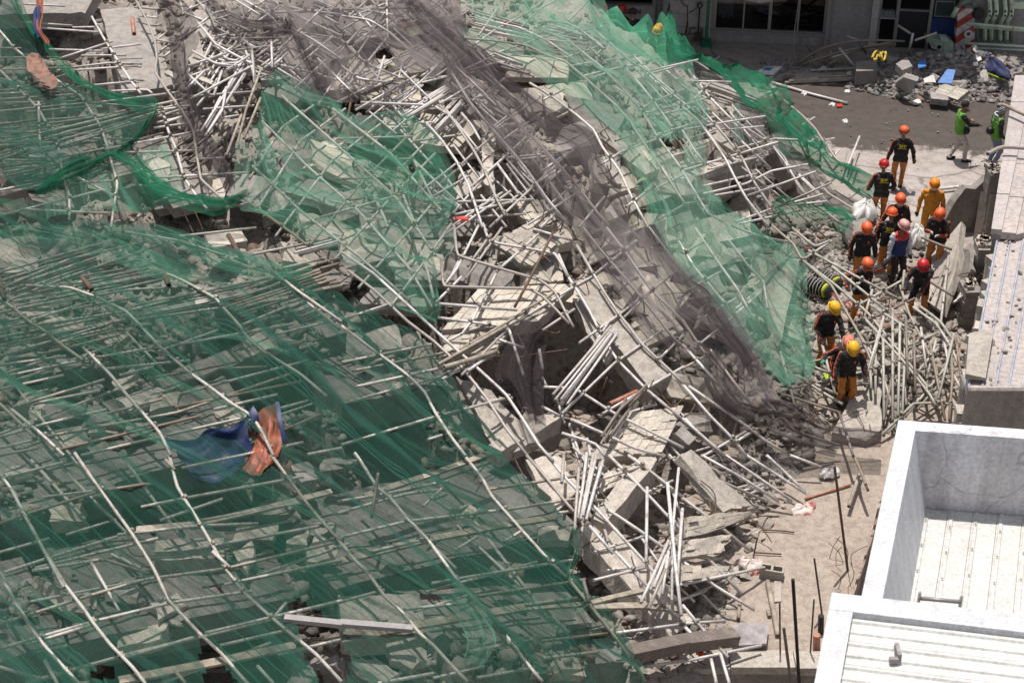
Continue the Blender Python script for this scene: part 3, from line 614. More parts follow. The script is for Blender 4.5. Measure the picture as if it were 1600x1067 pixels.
for (u, v), hh, lab, wd in pl:
    p = gnd(u, v, 0); e = empty('broken_pillar', p, lab, 'pillar'); q = MB(); n = 7
    for k in range(n):
        z0, z1 = hh * k / n, hh * (k + 1) / n; s1 = wd * (1 - .06 * rnd.random()); q.box(p + Vector((rnd.uniform(-.02, .02), rnd.uniform(-.02, .02), (z0 + z1) / 2)), (s1, s1 * 1.5, z1 - z0 + .01), Matrix.Rotation(rnd.uniform(-.08, .08), 3, 'Z'))
    q.build('shaft', 'beam', e)
    q = MB()
    for k in range(6): q.box(p + Vector((rnd.uniform(-.1, .1), rnd.uniform(-.2, .2), hh + .03)), (rnd.uniform(.08, .2), rnd.uniform(.08, .2), .1), Matrix.Rotation(rnd.uniform(0, 3), 3, 'Z'))
    q.build('broken_head', 'chunk', e)
    for k in range(4): q = MB(); c = p + Vector((rnd.uniform(-.1, .1), rnd.uniform(-.15, .15), hh)); q.tube(smooth_path([c, c + Vector((rnd.uniform(-.1, .1), 0, .25)), c + Vector((rnd.uniform(-.4, .1), rnd.uniform(-.3, .1), .35))], 3), .012, 5); q.build('rebar', 'rust', e)
# crumbling block edge below the roof, one row of hollow blocks
hb = empty('block_wall', gnd(1530, 460, 0), 'crumbling hollow block wall along the left edge of the shed roof', 'wall')
for i in range(14):
    p = gnd(1561, 380, 2.2).lerp(gnd(1516, 600, 2.2), i / 13); hgt = 2.0 + rnd.uniform(-.5, .28)
    q = MB(); q.box(Vector((p.x - .02, p.y, hgt / 2)), (.22, .42, hgt), Matrix.Rotation(rnd.uniform(-.08, .08), 3, 'Z')); q.build('block_column', 'chunk', hb)
    q = MB(); q.box(Vector((p.x - .05 + rnd.uniform(-.05, .05), p.y, hgt + .08)), (.17, .3, .17), Matrix.Rotation(rnd.uniform(-.5, .5), 3, 'Z')); q.build('block', 'slab', hb)
# ================================================================== SLABS, BEAMS, COLUMNS
def in_pit(u, v): return any(math.hypot(u - p[0], v - p[1]) < r_ * 92 for p, r_, d_ in PITS[:3])
def hp(u, v, off=0.0): return hit(u, v, off)
def jag_edge(poly, n, amp):
    out = []
    for i in range(len(poly)):
        a, b = poly[i], poly[(i + 1) % len(poly)]
        for k in range(n):
            t = k / n; p = a.lerp(b, t)
            if k: p = p + Vector((rnd.uniform(-amp, amp), rnd.uniform(-amp, amp), rnd.uniform(-amp, amp) * .15))
            out.append(p)
    return out
def slab(name, pxpoly, offs, thick, mat, label, cat='slab', tiles=None, tmat='tile', jag=4, amp=0.06, group=None, rebar=0, ground=False, reg=None, flip=False):
    """broken floor or wall slab: corners given on the picture plane and set on the heap (offs above it)"""
    if reg: pxpoly = [px(reg, p) for p in pxpoly]
    if not isinstance(offs, (list, tuple)): offs = [offs] * len(pxpoly)
    P = [hp(u, v, o_ + .14) for (u, v), o_ in zip(pxpoly, offs)]
    n = Vector((0, 0, 0))
    for i in range(len(P)): n += (P[i] - P[0]).cross(P[(i + 1) % len(P)] - P[0])
    n.normalize()
    if n.z < 0: n = -n; P = P[::-1]; 
    c = sum(P, Vector((0, 0, 0))) / len(P)
    e = empty(name, c, label, cat, group)
    top = jag_edge(P, jag, amp); bot = [p - n * thick + Vector((rnd.uniform(-amp, amp), rnd.uniform(-amp, amp), 0)) * .6 for p in top]
    mid = [(a + b) / 2 + Vector((rnd.uniform(-amp, amp), rnd.uniform(-amp, amp), 0)) * .5 for a, b in zip(top, bot)]
    q = MB(); k = len(top); V = top + mid + bot
    F = [tuple(range(k)), tuple(range(3 * k - 1, 2 * k - 1, -1))] + [(i + k, (i + 1) % k + k, (i + 1) % k, i) for i in range(k)] + [(i + 2 * k, (i + 1) % k + 2 * k, (i + 1) % k + k, i + k) for i in range(k)]
    q.add(V, F); q.build('concrete', mat, e)
    if tiles and len(P) == 4:
        nx, ny = tiles; miss = 0.08
        for i in range(nx):
            for j in range(ny):
                if rnd.random() < miss: continue
                g = .012; s0, s1, t0, t1 = (i + g) / nx, (i + 1 - g) / nx, (j + g * 2) / ny, (j + 1 - g * 2) / ny
                qd = [lerp2(P[0], P[1], P[2], P[3], s, t) for s, t in ((s0, t0), (s1, t0), (s1, t1), (s0, t1))]
                lift = n * rnd.choice([0.004, 0.006, 0.01, 0.016, 0.03]); tw = [n * rnd.uniform(0, .012) for _ in range(4)]
                if rnd.random() < 0.14: tw = [n * rnd.uniform(0, .05) for _ in range(4)]
                cx = sum(qd, Vector((0, 0, 0))) / 4; qd = [cx + (p - cx) * rnd.uniform(.95, 1.0) for p in qd]
                q = MB(); q.hexa([p - n * .002 for p in qd], [p + lift + a for p, a in zip(qd, tw)]); q.build('tile', tmat, e)
    for k in range(rebar):
        a = rnd.choice(top); d = (a - c).normalized(); q = MB(); q.tube(smooth_path([a - d * .1 - n * thick * .5, a + d * rnd.uniform(.2, .45), a + d * rnd.uniform(.4, .8) + Vector((rnd.uniform(-.25, .25), rnd.uniform(-.25, .25), rnd.uniform(-.25, .3)))], 4), .011, 5); q.build('rebar', 'rust', e)
    return e
def beam(a, b, offa, offb, wdt, hgt, mat, label, cat='beam', reg=None, cut=None, yaw=0.0, roll=0.0, n=12, rebar=4, group=None, name='concrete_beam'):
    """long concrete member; its camera-side top edge runs from picture point a to b"""
    if reg: a, b = px(reg, a), px(reg, b)
    A, B = hp(*a, offa), hp(*b, offb); d = (B - A).normalized(); side = Vector((-d.y, d.x, 0)).normalized()
    if side.y < 0: side = -side
    up = d.cross(side);  up = up if up.z > 0 else -up
    if roll: Q = Matrix.Rotation(roll, 3, d); side = Q @ side; up = Q @ up
    e = empty(name, (A + B) / 2 - up * hgt, label, cat, group); rows = []
    for i in range(n + 1):
        p = A.lerp(B, i / n); j = .018
        J = lambda: Vector((rnd.uniform(-j, j), rnd.uniform(-j, j), rnd.uniform(-j, j)))
        ed = .05 if i in (0, n) else 0
        pp = p + d * rnd.uniform(-ed, ed) * 3
        rows.append([pp + J(), pp + side * wdt + J(), pp + side * wdt - up * hgt + J(), pp - up * hgt + J()])
    V = [v for r in rows for v in r]; F = [(0, 1, 2, 3), tuple(4 * n + x for x in (3, 2, 1, 0))]
    for i in range(n):
        for k in range(4): F.append((4 * i + k, 4 * (i + 1) + k, 4 * (i + 1) + (k + 1) % 4, 4 * i + (k + 1) % 4))
    q = MB(); q.add(V, F); o = q.build('concrete', mat, e)
    bm = bmesh.new(); bm.from_mesh(o.data); bmesh.ops.recalc_face_normals(bm, faces=bm.faces); bm.to_mesh(o.data); bm.free()
    for k in range(rebar):
        en, dd = (A, -d) if k % 2 else (B, d); s = en + side * rnd.uniform(.05, wdt - .05) - up * rnd.uniform(.05, hgt - .05); q = MB()
        q.tube(smooth_path([s - dd * .1, s + dd * rnd.uniform(.15, .35), s + dd * rnd.uniform(.3, .7) + Vector((rnd.uniform(-.2, .2), rnd.uniform(-.2, .2), rnd.uniform(-.3, .2)))], 4), .012, 5); q.build('rebar', 'rust', e)
    return e
# centre tiled floors
slab('tiled_floor_slab', [(690, 65), (860, -15), (1010, 75), (890, 185)], [.0, .15, .0, -.15], .16, 'slab', 'upper tiled floor slab tilted above the dark gap in the middle of the heap', tiles=(8, 5), reg='E', rebar=3)
slab('tiled_floor_slab', [(640, 285), (1090, 262), (915, 445), (470, 480)], [-.05, .05, .1, -.1], .26, 'slab', 'large cracked tiled floor slab above the black hole at the centre', tiles=(11, 5), reg='E', rebar=6, amp=.04)
slab('tiled_floor_slab', [(470, 485), (780, 462), (720, 580), (480, 640)], [-.2, -.1, -.15, -.3], .2, 'slab', 'crumbled tiled slab left below the large cracked floor slab', tiles=(7, 3), reg='E', rebar=4)
slab('tiled_floor_slab', [(1340, 868), (1600, 835), (1500, 1050), (1130, 1090)], [.05, .1, .1, -.1], .28, 'slab', 'tiled floor slab sloping to the right below the black hole', tiles=(8, 6), reg='E', rebar=5)
slab('tiled_floor_slab', [(1230, 85), (1470, 10), (1430, 80), (1190, 190)], [.0, .1, .02, -.05], .25, 'slab', 'narrow end of a tiled slab beside the bundle of poles', tiles=(6, 3), reg='H', rebar=2)
slab('tiled_floor_slab', [(1340, 450), (1520, 385), (1600, 480), (1420, 560)], [-.1, 0, -.1, -.15], .18, 'slab', 'tiled slab seen through the grey net band, right of the column', tiles=(6, 4), reg='E')
slab('tiled_floor_slab', [(20, 290), (320, 262), (320, 290), (20, 385)], [.35, .35, .3, .3], .16, 'slab', 'thick tiled slab with a broken edge at the rim of the dirt ground', tiles=(7, 3), reg='I', rebar=2)
slab('tiled_floor_slab', [(40, 395), (225, 375), (175, 460), (0, 480)], [.3, .3, .28, .3], .15, 'slab', 'smaller tiled slab just below the thick one at the rim of the dirt', tiles=(5, 3), reg='I')
slab('tiled_floor_slab', [(0, 515), (220, 520), (200, 570), (0, 590)], [.25, .25, .22, .25], .12, 'slab', 'lowest tiled slab beside the white and red bag', tiles=(5, 2), reg='I')
# plain slabs, columns, beams in the open middle
beam((1120, 345), (1430, 735), .25, .3, .55, .5, 'slab', 'thick pale concrete column fallen across the right of the black hole', 'column', reg='E', name='fallen_column', n=10)
slab('wall_slab', [(1080, 330), (1160, 320), (1330, 560), (1230, 640)], [-.05, .1, .0, -.15], .2, 'slab', 'pale wall slab left of the fallen column', reg='E', rebar=3)
slab('wall_slab', [(530, 690), (700, 760), (930, 1000), (740, 1060)], [-.35, -.1, -.1, -.4], .25, 'slab', 'broad wall slab striped with pipe shadows, beside the lower edge of the green net', reg='E', rebar=3)
beam((740, 1050), (1030, 890), -.05, .0, .3, .3, 'slab', 'short concrete kerb below the hanging black net', reg='E', n=6)
slab('wall_slab', [(860, 20), (1010, 0), (1120, 150), (1010, 260)], [-.25, -.1, -.1, -.3], .22, 'slab', 'shaded wall slab beside the right tip of the big green net', reg='H')
beam((1100, 330), (1560, 880), .15, .1, .75, .35, 'slab', 'long sloping concrete wall panel at the foot of the heap, striped with shadows', 'wall panel', reg='H', name='wall_panel', n=12, roll=-.25)
beam((1230, 330), (1480, 20), .3, .35, .3, .5, 'slab', 'edge beam of the tiled slab over the lower hole', reg='H', n=8)
slab('wall_slab', [(1060, 270), (1075, 285), (1125, 318), (1140, 318), (1182, 225), (1165, 212)], 0, .3, 'slab', 'leaning slab behind the scaffold') if False else None
slab('wall_slab', [(1063, 712), (1080, 702), (1175, 790), (1130, 800)], [.35, .4, .25, .25], .16, 'slab', 'long pointed concrete panel lying at the edge of the dirt ground', rebar=2)
beam((1062, 684), (1082, 700), .4, .4, .3, .5, 'beam', 'stub of concrete beam above the pointed panel', n=4, rebar=2)
slab('wall_slab', [(1340, 600), (1378, 596), (1376, 672), (1352, 688), (1300, 675)], [.35, .3, .2, .1, .15], .3, 'slab', 'flat pale concrete panel below the rescuers on the path', amp=.03)
slab('wall_slab', [(1455, 400), (1502, 346), (1495, 412), (1470, 486), (1448, 470)], [.5, 1.0, .9, .35, .35], .2, 'slab', 'big pale tilted slab between the rescuer in the red helmet and the pillars', amp=.03)
slab('wall_slab', [(1492, 420), (1515, 380), (1518, 420), (1500, 470)], [.7, 1.1, 1.0, .4], .15, 'beam', 'grey slab propped beside the tall pillar')
slab('wall_slab', [(1180, 395), (1250, 405), (1222, 530), (1205, 500)], [.0, .25, .1, -.1], .2, 'slab', 'tall pale panel behind the tip of the green net near the rescuers', amp=.03)
slab('wall_slab', [(1315, 355), (1352, 340), (1385, 395), (1340, 400)], [.3, .4, .35, .3], .14, 'beam', 'grey panel behind the rescuers at the head of the path')
# concrete slab edge under the right scaffold
beam((0, 845), (330, 755), -.1, -.05, .5, .3, 'slab', 'notched pale floor edge under the right hand scaffold', reg='C', n=12)
slab('tiled_floor_slab', [(90, 820), (330, 735), (450, 690), (230, 760)], [-.05, -.05, 0, -.05], .12, 'slab', 'floor slab behind the notched floor edge under the right scaffold', reg='C')
beam((430, 700), (520, 850), -.05, -.1, .35, .5, 'beam', 'grey stub of wall behind the street end of the scaffold', reg='C', n=5)
slab('wall_slab', [(90, 540), (170, 590), (260, 720), (150, 650)], [-.2, -.15, -.15, -.2], .2, 'slab', 'ribbed slab glimpsed through the right scaffold', reg='C')
beam((1215, 650), (1400, 800), .0, .05, .4, .5, 'slab', 'grey concrete stair side under the pale green net', reg='B', n=8)
slab('wall_slab', [(650, 560), (715, 600), (720, 900), (660, 860)], [-.1, -.1, -.1, -.1], .25, 'slab', 'upright concrete pier left of the dark opening', reg='B')
slab('wall_slab', [(545, 830), (620, 780), (680, 860), (530, 940)], [-.15, -.1, -.15, -.2], .2, 'slab', 'tilted tiled wall piece left of the pier', reg='B', tmat='tile')
slab('tiled_floor_slab', [(800, 940), (950, 935), (1010, 1050), (880, 1067)], [-.05, 0, -.05, -.1], .18, 'slab', 'tiled piece below the dark opening', tiles=(5, 4), reg='B')
slab('wall_slab', [(180, 500), (290, 490), (330, 600), (200, 590)], [-.2, -.1, -.2, -.2], .2, 'slab', 'pale block behind the crest of the left green net', reg='B')
slab('wall_slab', [(560, 530), (600, 470), (660, 500), (480, 640), (470, 620)], [-.2, -.1, -.1, -.15, -.2], .2, 'beam', 'dark cracked slab in the upper middle', reg='B')
slab('wall_slab', [(940, 440), (1010, 430), (1060, 500), (960, 540)], [-.15, -.1, -.15, -.2], .2, 'slab', 'yellowish slab right of the grey net band', reg='B')
slab('wall_slab', [(1210, 640), (1290, 680), (1310, 860), (1240, 860)], [-.3, -.2, -.2, -.3], .3, 'beam', 'grey concrete stub between the net bands', reg='B')
slab('wall_slab', [(200, 200), (330, 270), (400, 330), (300, 350)], [-.3, -.2, -.2, -.3], .2, 'slab', 'brown slab between the grey nets at the top', reg='B')
# upper left
beam((470, 40), (575, 445), .05, .0, 1.1, .25, 'beam', 'long smooth concrete plank running down from the top edge', 'slab', reg='A', name='concrete_plank', n=10, rebar=3)
beam((600, 660), (800, 960), -.1, -.1, .8, .25, 'beam', 'lower concrete plank below the long one, crossed by pipes', 'slab', reg='A', name='concrete_plank', n=8, rebar=3)
slab('board', [(838, 205), (925, 150), (960, 285), (900, 305)], [.2, .3, .25, .2], .05, 'slab', 'loose grey board beside the black net strand', 'board', reg='A', amp=.02)
slab('board', [(790, 330), (830, 345), (820, 370), (770, 340)], [.2, .2, .2, .2], .06, 'slab', 'small pale board left of the black net strand', 'board', reg='A', amp=.02)
slab('board', [(920, 350), (1000, 380), (990, 395), (915, 365)], [.2, .2, .2, .2], .04, 'slab', 'narrow pale board among the heaped pipes', 'board', reg='A', amp=.02)
beam((-30, 70), (420, 60), -.1, .1, 2.0, .35, 'beam', 'dark floor slab above the black gap at the top left', 'slab', reg='A', n=10, name='floor_slab')
slab('wall_slab', [(640, 690), (800, 770), (790, 850), (700, 880)], [-.2, -.1, -.1, -.2], .2, 'slab', 'grey slab under the pipes at the end of the left net', reg='A')
# floor edges showing through the big green net, lower left
beam((-40, 320), (760, 60), -.25, -.15, 2.3, .55, 'floor', 'long grey floor beam crossing the middle left under the green net', reg='G', n=16, name='floor_beam')
beam((750, 70), (1280, -90), -.15, -.15, 2.3, .55, 'floor', 'grey floor beam continuing behind the blue tarpaulin', reg='G', n=12, name='floor_beam')
beam((380, 870), (1390, 660), -.15, -.2, 2.3, .55, 'floor', 'long grey floor beam near the lower edge under the green net', reg='G', n=16, name='floor_beam')
beam((-60, 980), (360, 880), -.2, -.2, 2.3, .55, 'floor', 'left end of the lowest floor beam', reg='G', n=8, name='floor_beam')
beam((0, 620), (1090, 340), -.2, -.1, 2.3, .55, 'floor', 'cracked floor beam ending at the right tip of the green net', reg='H', n=16, name='floor_beam')
beam((560, 1040), (1330, 960), -.15, -.1, 2.3, .55, 'floor', 'lowest floor beam at the bottom middle', reg='H', n=12, name='floor_beam')
beam((-10, 840), (390, 830), -.1, -.15, .9, .4, 'slab', 'broken tiled floor corner at the bottom centre left', reg='H', n=8, name='floor_slab')
beam((730, 490), (1090, 480), -.1, -.1, .5, .35, 'slab', 'short rounded concrete piece in the lower left', reg='G', n=6)
beam((620, 830), (1400, 520), -.3, -.25, .5, .7, 'beam', 'grey beam face under the net right of the middle pipes', reg='D', n=12, name='floor_beam')
beam((1290, 570), (1620, 490), -.2, -.2, 2.3, .55, 'floor', 'dark floor edge under the centre of the green net', reg='D', n=8, name='floor_beam')
beam((0, 820), (420, 760), -.3, -.25, 2.3, .55, 'floor', 'broad grey beam under the net left of the striped wall slab', reg='E', n=8, name='floor_beam')
lows = [('D', [(130, 460), (280, 410), (400, 440), (330, 540), (160, 520)]), ('D', [(450, 500), (560, 470), (610, 500), (540, 560)]), ('D', [(540, 800), (700, 740), (780, 760), (600, 860)]),
        ('D', [(730, 800), (860, 740), (830, 830), (700, 860)]), ('D', [(60, 160), (190, 130), (170, 200), (20, 210)]), ('D', [(960, 30), (1130, 0), (1160, 60), (1000, 90)]),
        ('D', [(1000, 860), (1090, 840), (1180, 900), (1060, 940)]), ('G', [(120, 580), (190, 570), (400, 740), (290, 730)]), ('G', [(560, 660), (650, 615), (690, 650), (640, 700)]),
        ('G', [(1090, 450), (1180, 400), (1190, 450), (1150, 540)]), ('G', [(700, 690), (830, 640), (880, 700), (740, 770)]), ('G', [(1340, 400), (1450, 340), (1440, 420), (1370, 420)]),
        ('G', [(1480, 350), (1590, 430), (1560, 500), (1440, 500)]), ('H', [(210, 880), (350, 850), (400, 960), (330, 1000), (230, 960)]), ('H', [(40, 960), (160, 950), (270, 1020), (180, 1060)]),
        ('H', [(510, 250), (600, 230), (640, 290), (540, 300)]), ('D', [(1130, 530), (1240, 480), (1290, 560), (1180, 600)]), ('E', [(100, 500), (260, 450), (280, 560), (180, 570)]),
        ('D', [(260, 960), (380, 930), (420, 990), (300, 1030)]), ('G', [(30, 60), (130, 40), (150, 80), (40, 110)]), ('H', [(920, 330), (1080, 330), (1060, 400), (930, 400)])]
for i, (r, p) in enumerate(lows):
    slab('concrete_piece', p, [rnd.uniform(-.25, -.02) for _ in p], .14, 'slab' if i % 3 else 'tile', 'pale flat piece of broken concrete lying under the big green net', 'concrete piece', group='pale concrete pieces under the big green net', reg=r, jag=3, amp=.05)
for i in range(46):
    u, v = rnd.uniform(0, 900), rnd.uniform(470, 1060)
    if u > 640 + (v - 500) * .6: continue
    P_0 = hit(u, v)
    if any((lambda t, q, L: 0 < t < L and -1.1 < q < 0)(*gapq(P_0[0], P_0[1], A, B)) for A, B, _, _ in GAPS): continue
    w_, h_ = rnd.uniform(25, 70), rnd.uniform(14, 30); sk = rnd.uniform(-20, 20); tl = rnd.uniform(-.3, .05) * w_
    slab('concrete_piece', [(u, v), (u + w_, v + tl), (u + w_ + sk, v + tl + h_), (u + sk, v + h_)], [rnd.uniform(-.5, -.1) for _ in range(4)], rnd.uniform(.12, .3), rnd.choice(['slab', 'beam', 'beam', 'tile']), 'pale flat piece of broken concrete lying under the big green net', 'concrete piece', group='pale concrete pieces under the big green net', jag=3, amp=.05)
for (zp, cnt, lab) in (([(400, 250), (560, 190), (690, 250), (700, 380), (640, 470), (480, 390), (390, 330)], 22, 'flat broken floor piece under the crested pale green net'), ([(770, 60), (930, 40), (1060, 110), (1090, 260), (1160, 380), (1230, 480), (1180, 520), (1020, 380), (960, 230), (860, 140)], 26, 'flat broken floor piece under the long pale green net'),
                        ([(330, 20), (690, 20), (740, 130), (830, 260), (760, 260), (640, 200), (460, 140)], 20, 'flat broken floor piece under the grey net at the top'), ([(20, 180), (200, 200), (330, 250), (330, 310), (100, 300), (0, 280)], 10, 'flat broken floor piece below the top left green net')):
    k = 0
    while k < cnt:
        u, v = rnd.uniform(min(p[0] for p in zp), max(p[0] for p in zp)), rnd.uniform(min(p[1] for p in zp), max(p[1] for p in zp))
        if not inside(zp, np.array(u), np.array(v)): continue
        w_, h_ = rnd.uniform(45, 110), rnd.uniform(22, 50); sk = rnd.uniform(-40, 20); tl = rnd.uniform(-.45, .45) * w_
        slab('concrete_piece', [(u - w_ / 2, v - tl / 2), (u + w_ / 2, v + tl / 2), (u + w_ / 2 + sk, v + tl / 2 + h_), (u - w_ / 2 + sk, v - tl / 2 + h_)], [rnd.uniform(-.75, -.12) for _ in range(4)], rnd.uniform(.12, .25), rnd.choice(['slab', 'tile', 'beam', 'beam']), lab, 'concrete piece', group=lab.replace('piece', 'pieces'), jag=3, amp=.05); k += 1
mid_poly = [(700, 170), (860, 190), (1000, 300), (1080, 430), (1110, 560), (1060, 720), (1150, 860), (1050, 960), (960, 860), (880, 720), (760, 620), (690, 480)]; k = 0
while k < 24:
    u, v = rnd.uniform(690, 1150), rnd.uniform(170, 960)
    if not inside(mid_poly, np.array(u), np.array(v)) or in_pit(u, v): continue
    w_, h_ = rnd.uniform(50, 115), rnd.uniform(25, 60); sk = rnd.uniform(-40, 20); tl = rnd.uniform(-.5, .5) * w_
    slab('concrete_piece', [(u, v), (u + w_, v + tl), (u + w_ + sk, v + tl + h_), (u + sk, v + h_)], [rnd.uniform(-.8, -.15) for _ in range(4)], rnd.uniform(.12, .25), rnd.choice(['slab', 'tile', 'slab', 'beam']), 'flat piece of broken floor lying among the larger slabs in the middle', 'concrete piece', group='flat floor pieces in the middle', jag=3, amp=.05); k += 1
# ------------------------------------------------------------------ loose chunks
def rock(k):
    r = random.Random(100 + k); bm = bmesh.new()
    ax = Vector((1, r.uniform(.5, .95), r.uniform(.2, .75)))
    for i in range(13):
        p = Vector((r.uniform(-1, 1), r.uniform(-1, 1), r.uniform(-1, 1))); m_ = max(abs(p.x), abs(p.y), abs(p.z)); p = p * (r.uniform(.8, 1.05) / m_ if r.random() < .75 else .85 / p.length); bm.verts.new(Vector((p.x * ax.x, p.y * ax.y, p.z * ax.z)) * .5)
    h_ = bmesh.ops.convex_hull(bm, input=bm.verts[:]); bmesh.ops.delete(bm, geom=[v for v in bm.verts if not v.link_faces], context='VERTS')
    bmesh.ops.recalc_face_normals(bm, faces=bm.faces); bmesh.ops.triangulate(bm, faces=bm.faces)
    me = bpy.data.meshes.new('concrete_chunk'); bm.to_mesh(me); bm.free(); return me
ROCKS = [rock(k) for k in range(12)]
ROCKM = {}
def chunk(P, size, mat, label, group, tilt=.7):
    k = rnd.randrange(12)
    if (k, mat) not in ROCKM: me = ROCKS[k].copy(); me.materials.append(M[mat]); ROCKM[(k, mat)] = me
    o = bpy.data.objects.new('concrete_chunk', ROCKM[(k, mat)]); COL.objects.link(o); o.location = P; o.scale = (size,) * 3
    o.rotation_euler = (rnd.uniform(-tilt, tilt), rnd.uniform(-tilt, tilt), rnd.uniform(0, 6.3)); return tag(o, label, 'concrete chunk', group)
def chunks_in(poly, n, s0, s1, mat, label, group):
    """scatter chunks over a picture-plane polygon, set down on the ground found there"""
    xs_ = [p[0] for p in poly]; ys_ = [p[1] for p in poly]; k = 0
    while k < n:
        u, v = rnd.uniform(min(xs_), max(xs_)), rnd.uniform(min(ys_), max(ys_))
        if not inside(poly, np.array(u), np.array(v)) or in_pit(u, v): continue
        P = gnd(u, v, 0.3) ; z = GZ(P.x, P.y)
        for _ in range(3): P = gnd(u, v, z); z = GZ(P.x, P.y)
        s = s0 * (s1 / s0) ** (rnd.random() ** 2); chunk((P.x, P.y, z + s * .12), s, mat, label, group); k += 1
chunks_in([(1345, 135), (1400, 150), (1470, 160), (1590, 150), (1590, 95), (1500, 84), (1420, 85), (1350, 108)], 110, .15, .5, 'greychunk', 'grey lump of concrete in the far rubble pile by the crane', 'concrete lumps of the far rubble pile')
chunks_in([(1160, 770), (1235, 780), (1190, 850), (1160, 920), (1130, 960), (1110, 880)], 55, .14, .42, 'chunk', 'pale lump of concrete at the rim of the dirt ground', 'concrete lumps at the rim of the dirt ground')
chunks_in([(1265, 440), (1330, 400), (1420, 480), (1440, 560), (1340, 680), (1270, 690), (1250, 600)], 70, .14, .5, 'chunk', 'dusty lump of concrete round the feet of the rescuers', 'concrete lumps along the rescue path')
chunks_in([(710, 100), (1000, 200), (1060, 420), (1060, 700), (880, 720), (700, 560), (690, 300)], 80, .2, .6, 'chunk', 'pale lump of concrete among the slabs in the middle of the heap', 'concrete lumps in the middle of the heap')
def RT(x, y): return np.where(on_floor(x, y), S(x, y) - .17, RB(x, y))
def rubble(name, poly, n, s0, s1, mat, z_up=.1, thin=0):
    """what nobody could count: thousands of small fragments as one mesh"""
    xs_ = [p[0] for p in poly]; ys_ = [p[1] for p in poly]
    u = NP.uniform(min(xs_), max(xs_), n * 3); v = NP.uniform(min(ys_), max(ys_), n * 3); k = inside(poly, u, v); u, v = u[k][:n], v[k][:n]
    d = np.stack([(u - 800) / FPX, _c + (533.5 - v) / FPX * _s, -_s + (533.5 - v) / FPX * _c], -1); z = np.full(len(u), .5)
    for _ in range(7):
        t = (z - CAMH) / d[:, 2]; x, y = d[:, 0] * t, d[:, 1] * t; zn = RT(x, y); z = z * .45 + zn * .55
    t = (z - CAMH) / d[:, 2]; x, y = d[:, 0] * t, d[:, 1] * t; z = RT(x, y)
    if thin: k = ~(on_floor(x, y) & (fbm(x * .8, y * .8, 3) < thin)); u, x, y, z = u[k], x[k], y[k], z[k]
    sz = s0 * (s1 / s0) ** (NP.rand(len(u)) ** 2.5); allV, allF, off = [], [], 0
    kind = NP.randint(0, 12, len(u)); ang = NP.rand(len(u), 3) * 6.28
    for r in range(12):
        me = ROCKS[r]; co = np.zeros(len(me.vertices) * 3, np.float32); me.vertices.foreach_get('co', co); co = co.reshape(-1, 3)
        tr = np.array([list(p.vertices) for p in me.polygons]); idx = np.where(kind == r)[0]
        if not len(idx): continue
        ca, sa = np.cos(ang[idx]), np.sin(ang[idx]); tl = .6
        cb, sb = np.cos((ang[idx, 1] - 3) * .25), np.sin((ang[idx, 1] - 3) * .25)
        c = co[None] * sz[idx, None, None]
        X = c[..., 0] * ca[:, :1] - c[..., 1] * sa[:, :1]; Yy = c[..., 0] * sa[:, :1] + c[..., 1] * ca[:, :1]; Zz = c[..., 2]
        Y2 = Yy * cb[:, None] - Zz * sb[:, None]; Z2 = Yy * sb[:, None] + Zz * cb[:, None]
        W = np.stack([X + x[idx, None], Y2 + y[idx, None], Z2 + z[idx, None] + sz[idx, None] * z_up], -1)
        allV.append(W.reshape(-1, 3)); allF.append((tr[None] + (np.arange(len(idx)) * len(co))[:, None, None] + off).reshape(-1, 3)); off += W.shape[0] * W.shape[1]
    o = bigmesh(name, np.concatenate(allV), np.concatenate(allF), mat, 3); return tag(o, kind='stuff')
rubble('rubble', [(-60, -20), (700, -20), (960, 0), (1100, 120), (1262, 292), (1270, 560), (1290, 690), (1165, 850), (1118, 1015), (1000, 1090), (-60, 1090)], 30000, .04, .38, 'chunk', thin=.3)
rubble('rubble', [(1262, 330), (1420, 345), (1500, 410), (1512, 600), (1400, 665), (1310, 705), (1250, 560)], 6000, .04, .26, 'chunk')
rubble('rubble', [(1320, 138), (1400, 155), (1470, 163), (1595, 158), (1600, 88), (1500, 80), (1420, 82), (1330, 112)], 5000, .05, .26, 'greychunk')
rubble('rubble', [(1170, 118), (1330, 112), (1330, 96), (1180, 92)], 260, .04, .2, 'greychunk')
rubble('rubble', [(1160, 770), (1235, 775), (1200, 850), (1178, 925), (1120, 1010), (1090, 960), (1100, 860)], 1700, .03, .2, 'chunk')
rubble('rubble', [(1180, 860), (1320, 720), (1340, 760), (1300, 930), (1150, 1005)], 1300, .015, .07, 'chunk', .3)
rubble('rubble', [(1240, 160), (1570, 170), (1530, 330), (1300, 320)], 170, .02, .09, 'greychunk', .3)
rubble('rubble', [(-520, -40), (-58, -40), (-58, 1100), (-520, 1100)], 8000, .05, .40, 'chunk')
rubble('rubble', [(-300, -140), (980, -140), (960, -22), (-300, -22)], 5000, .05, .40, 'chunk')
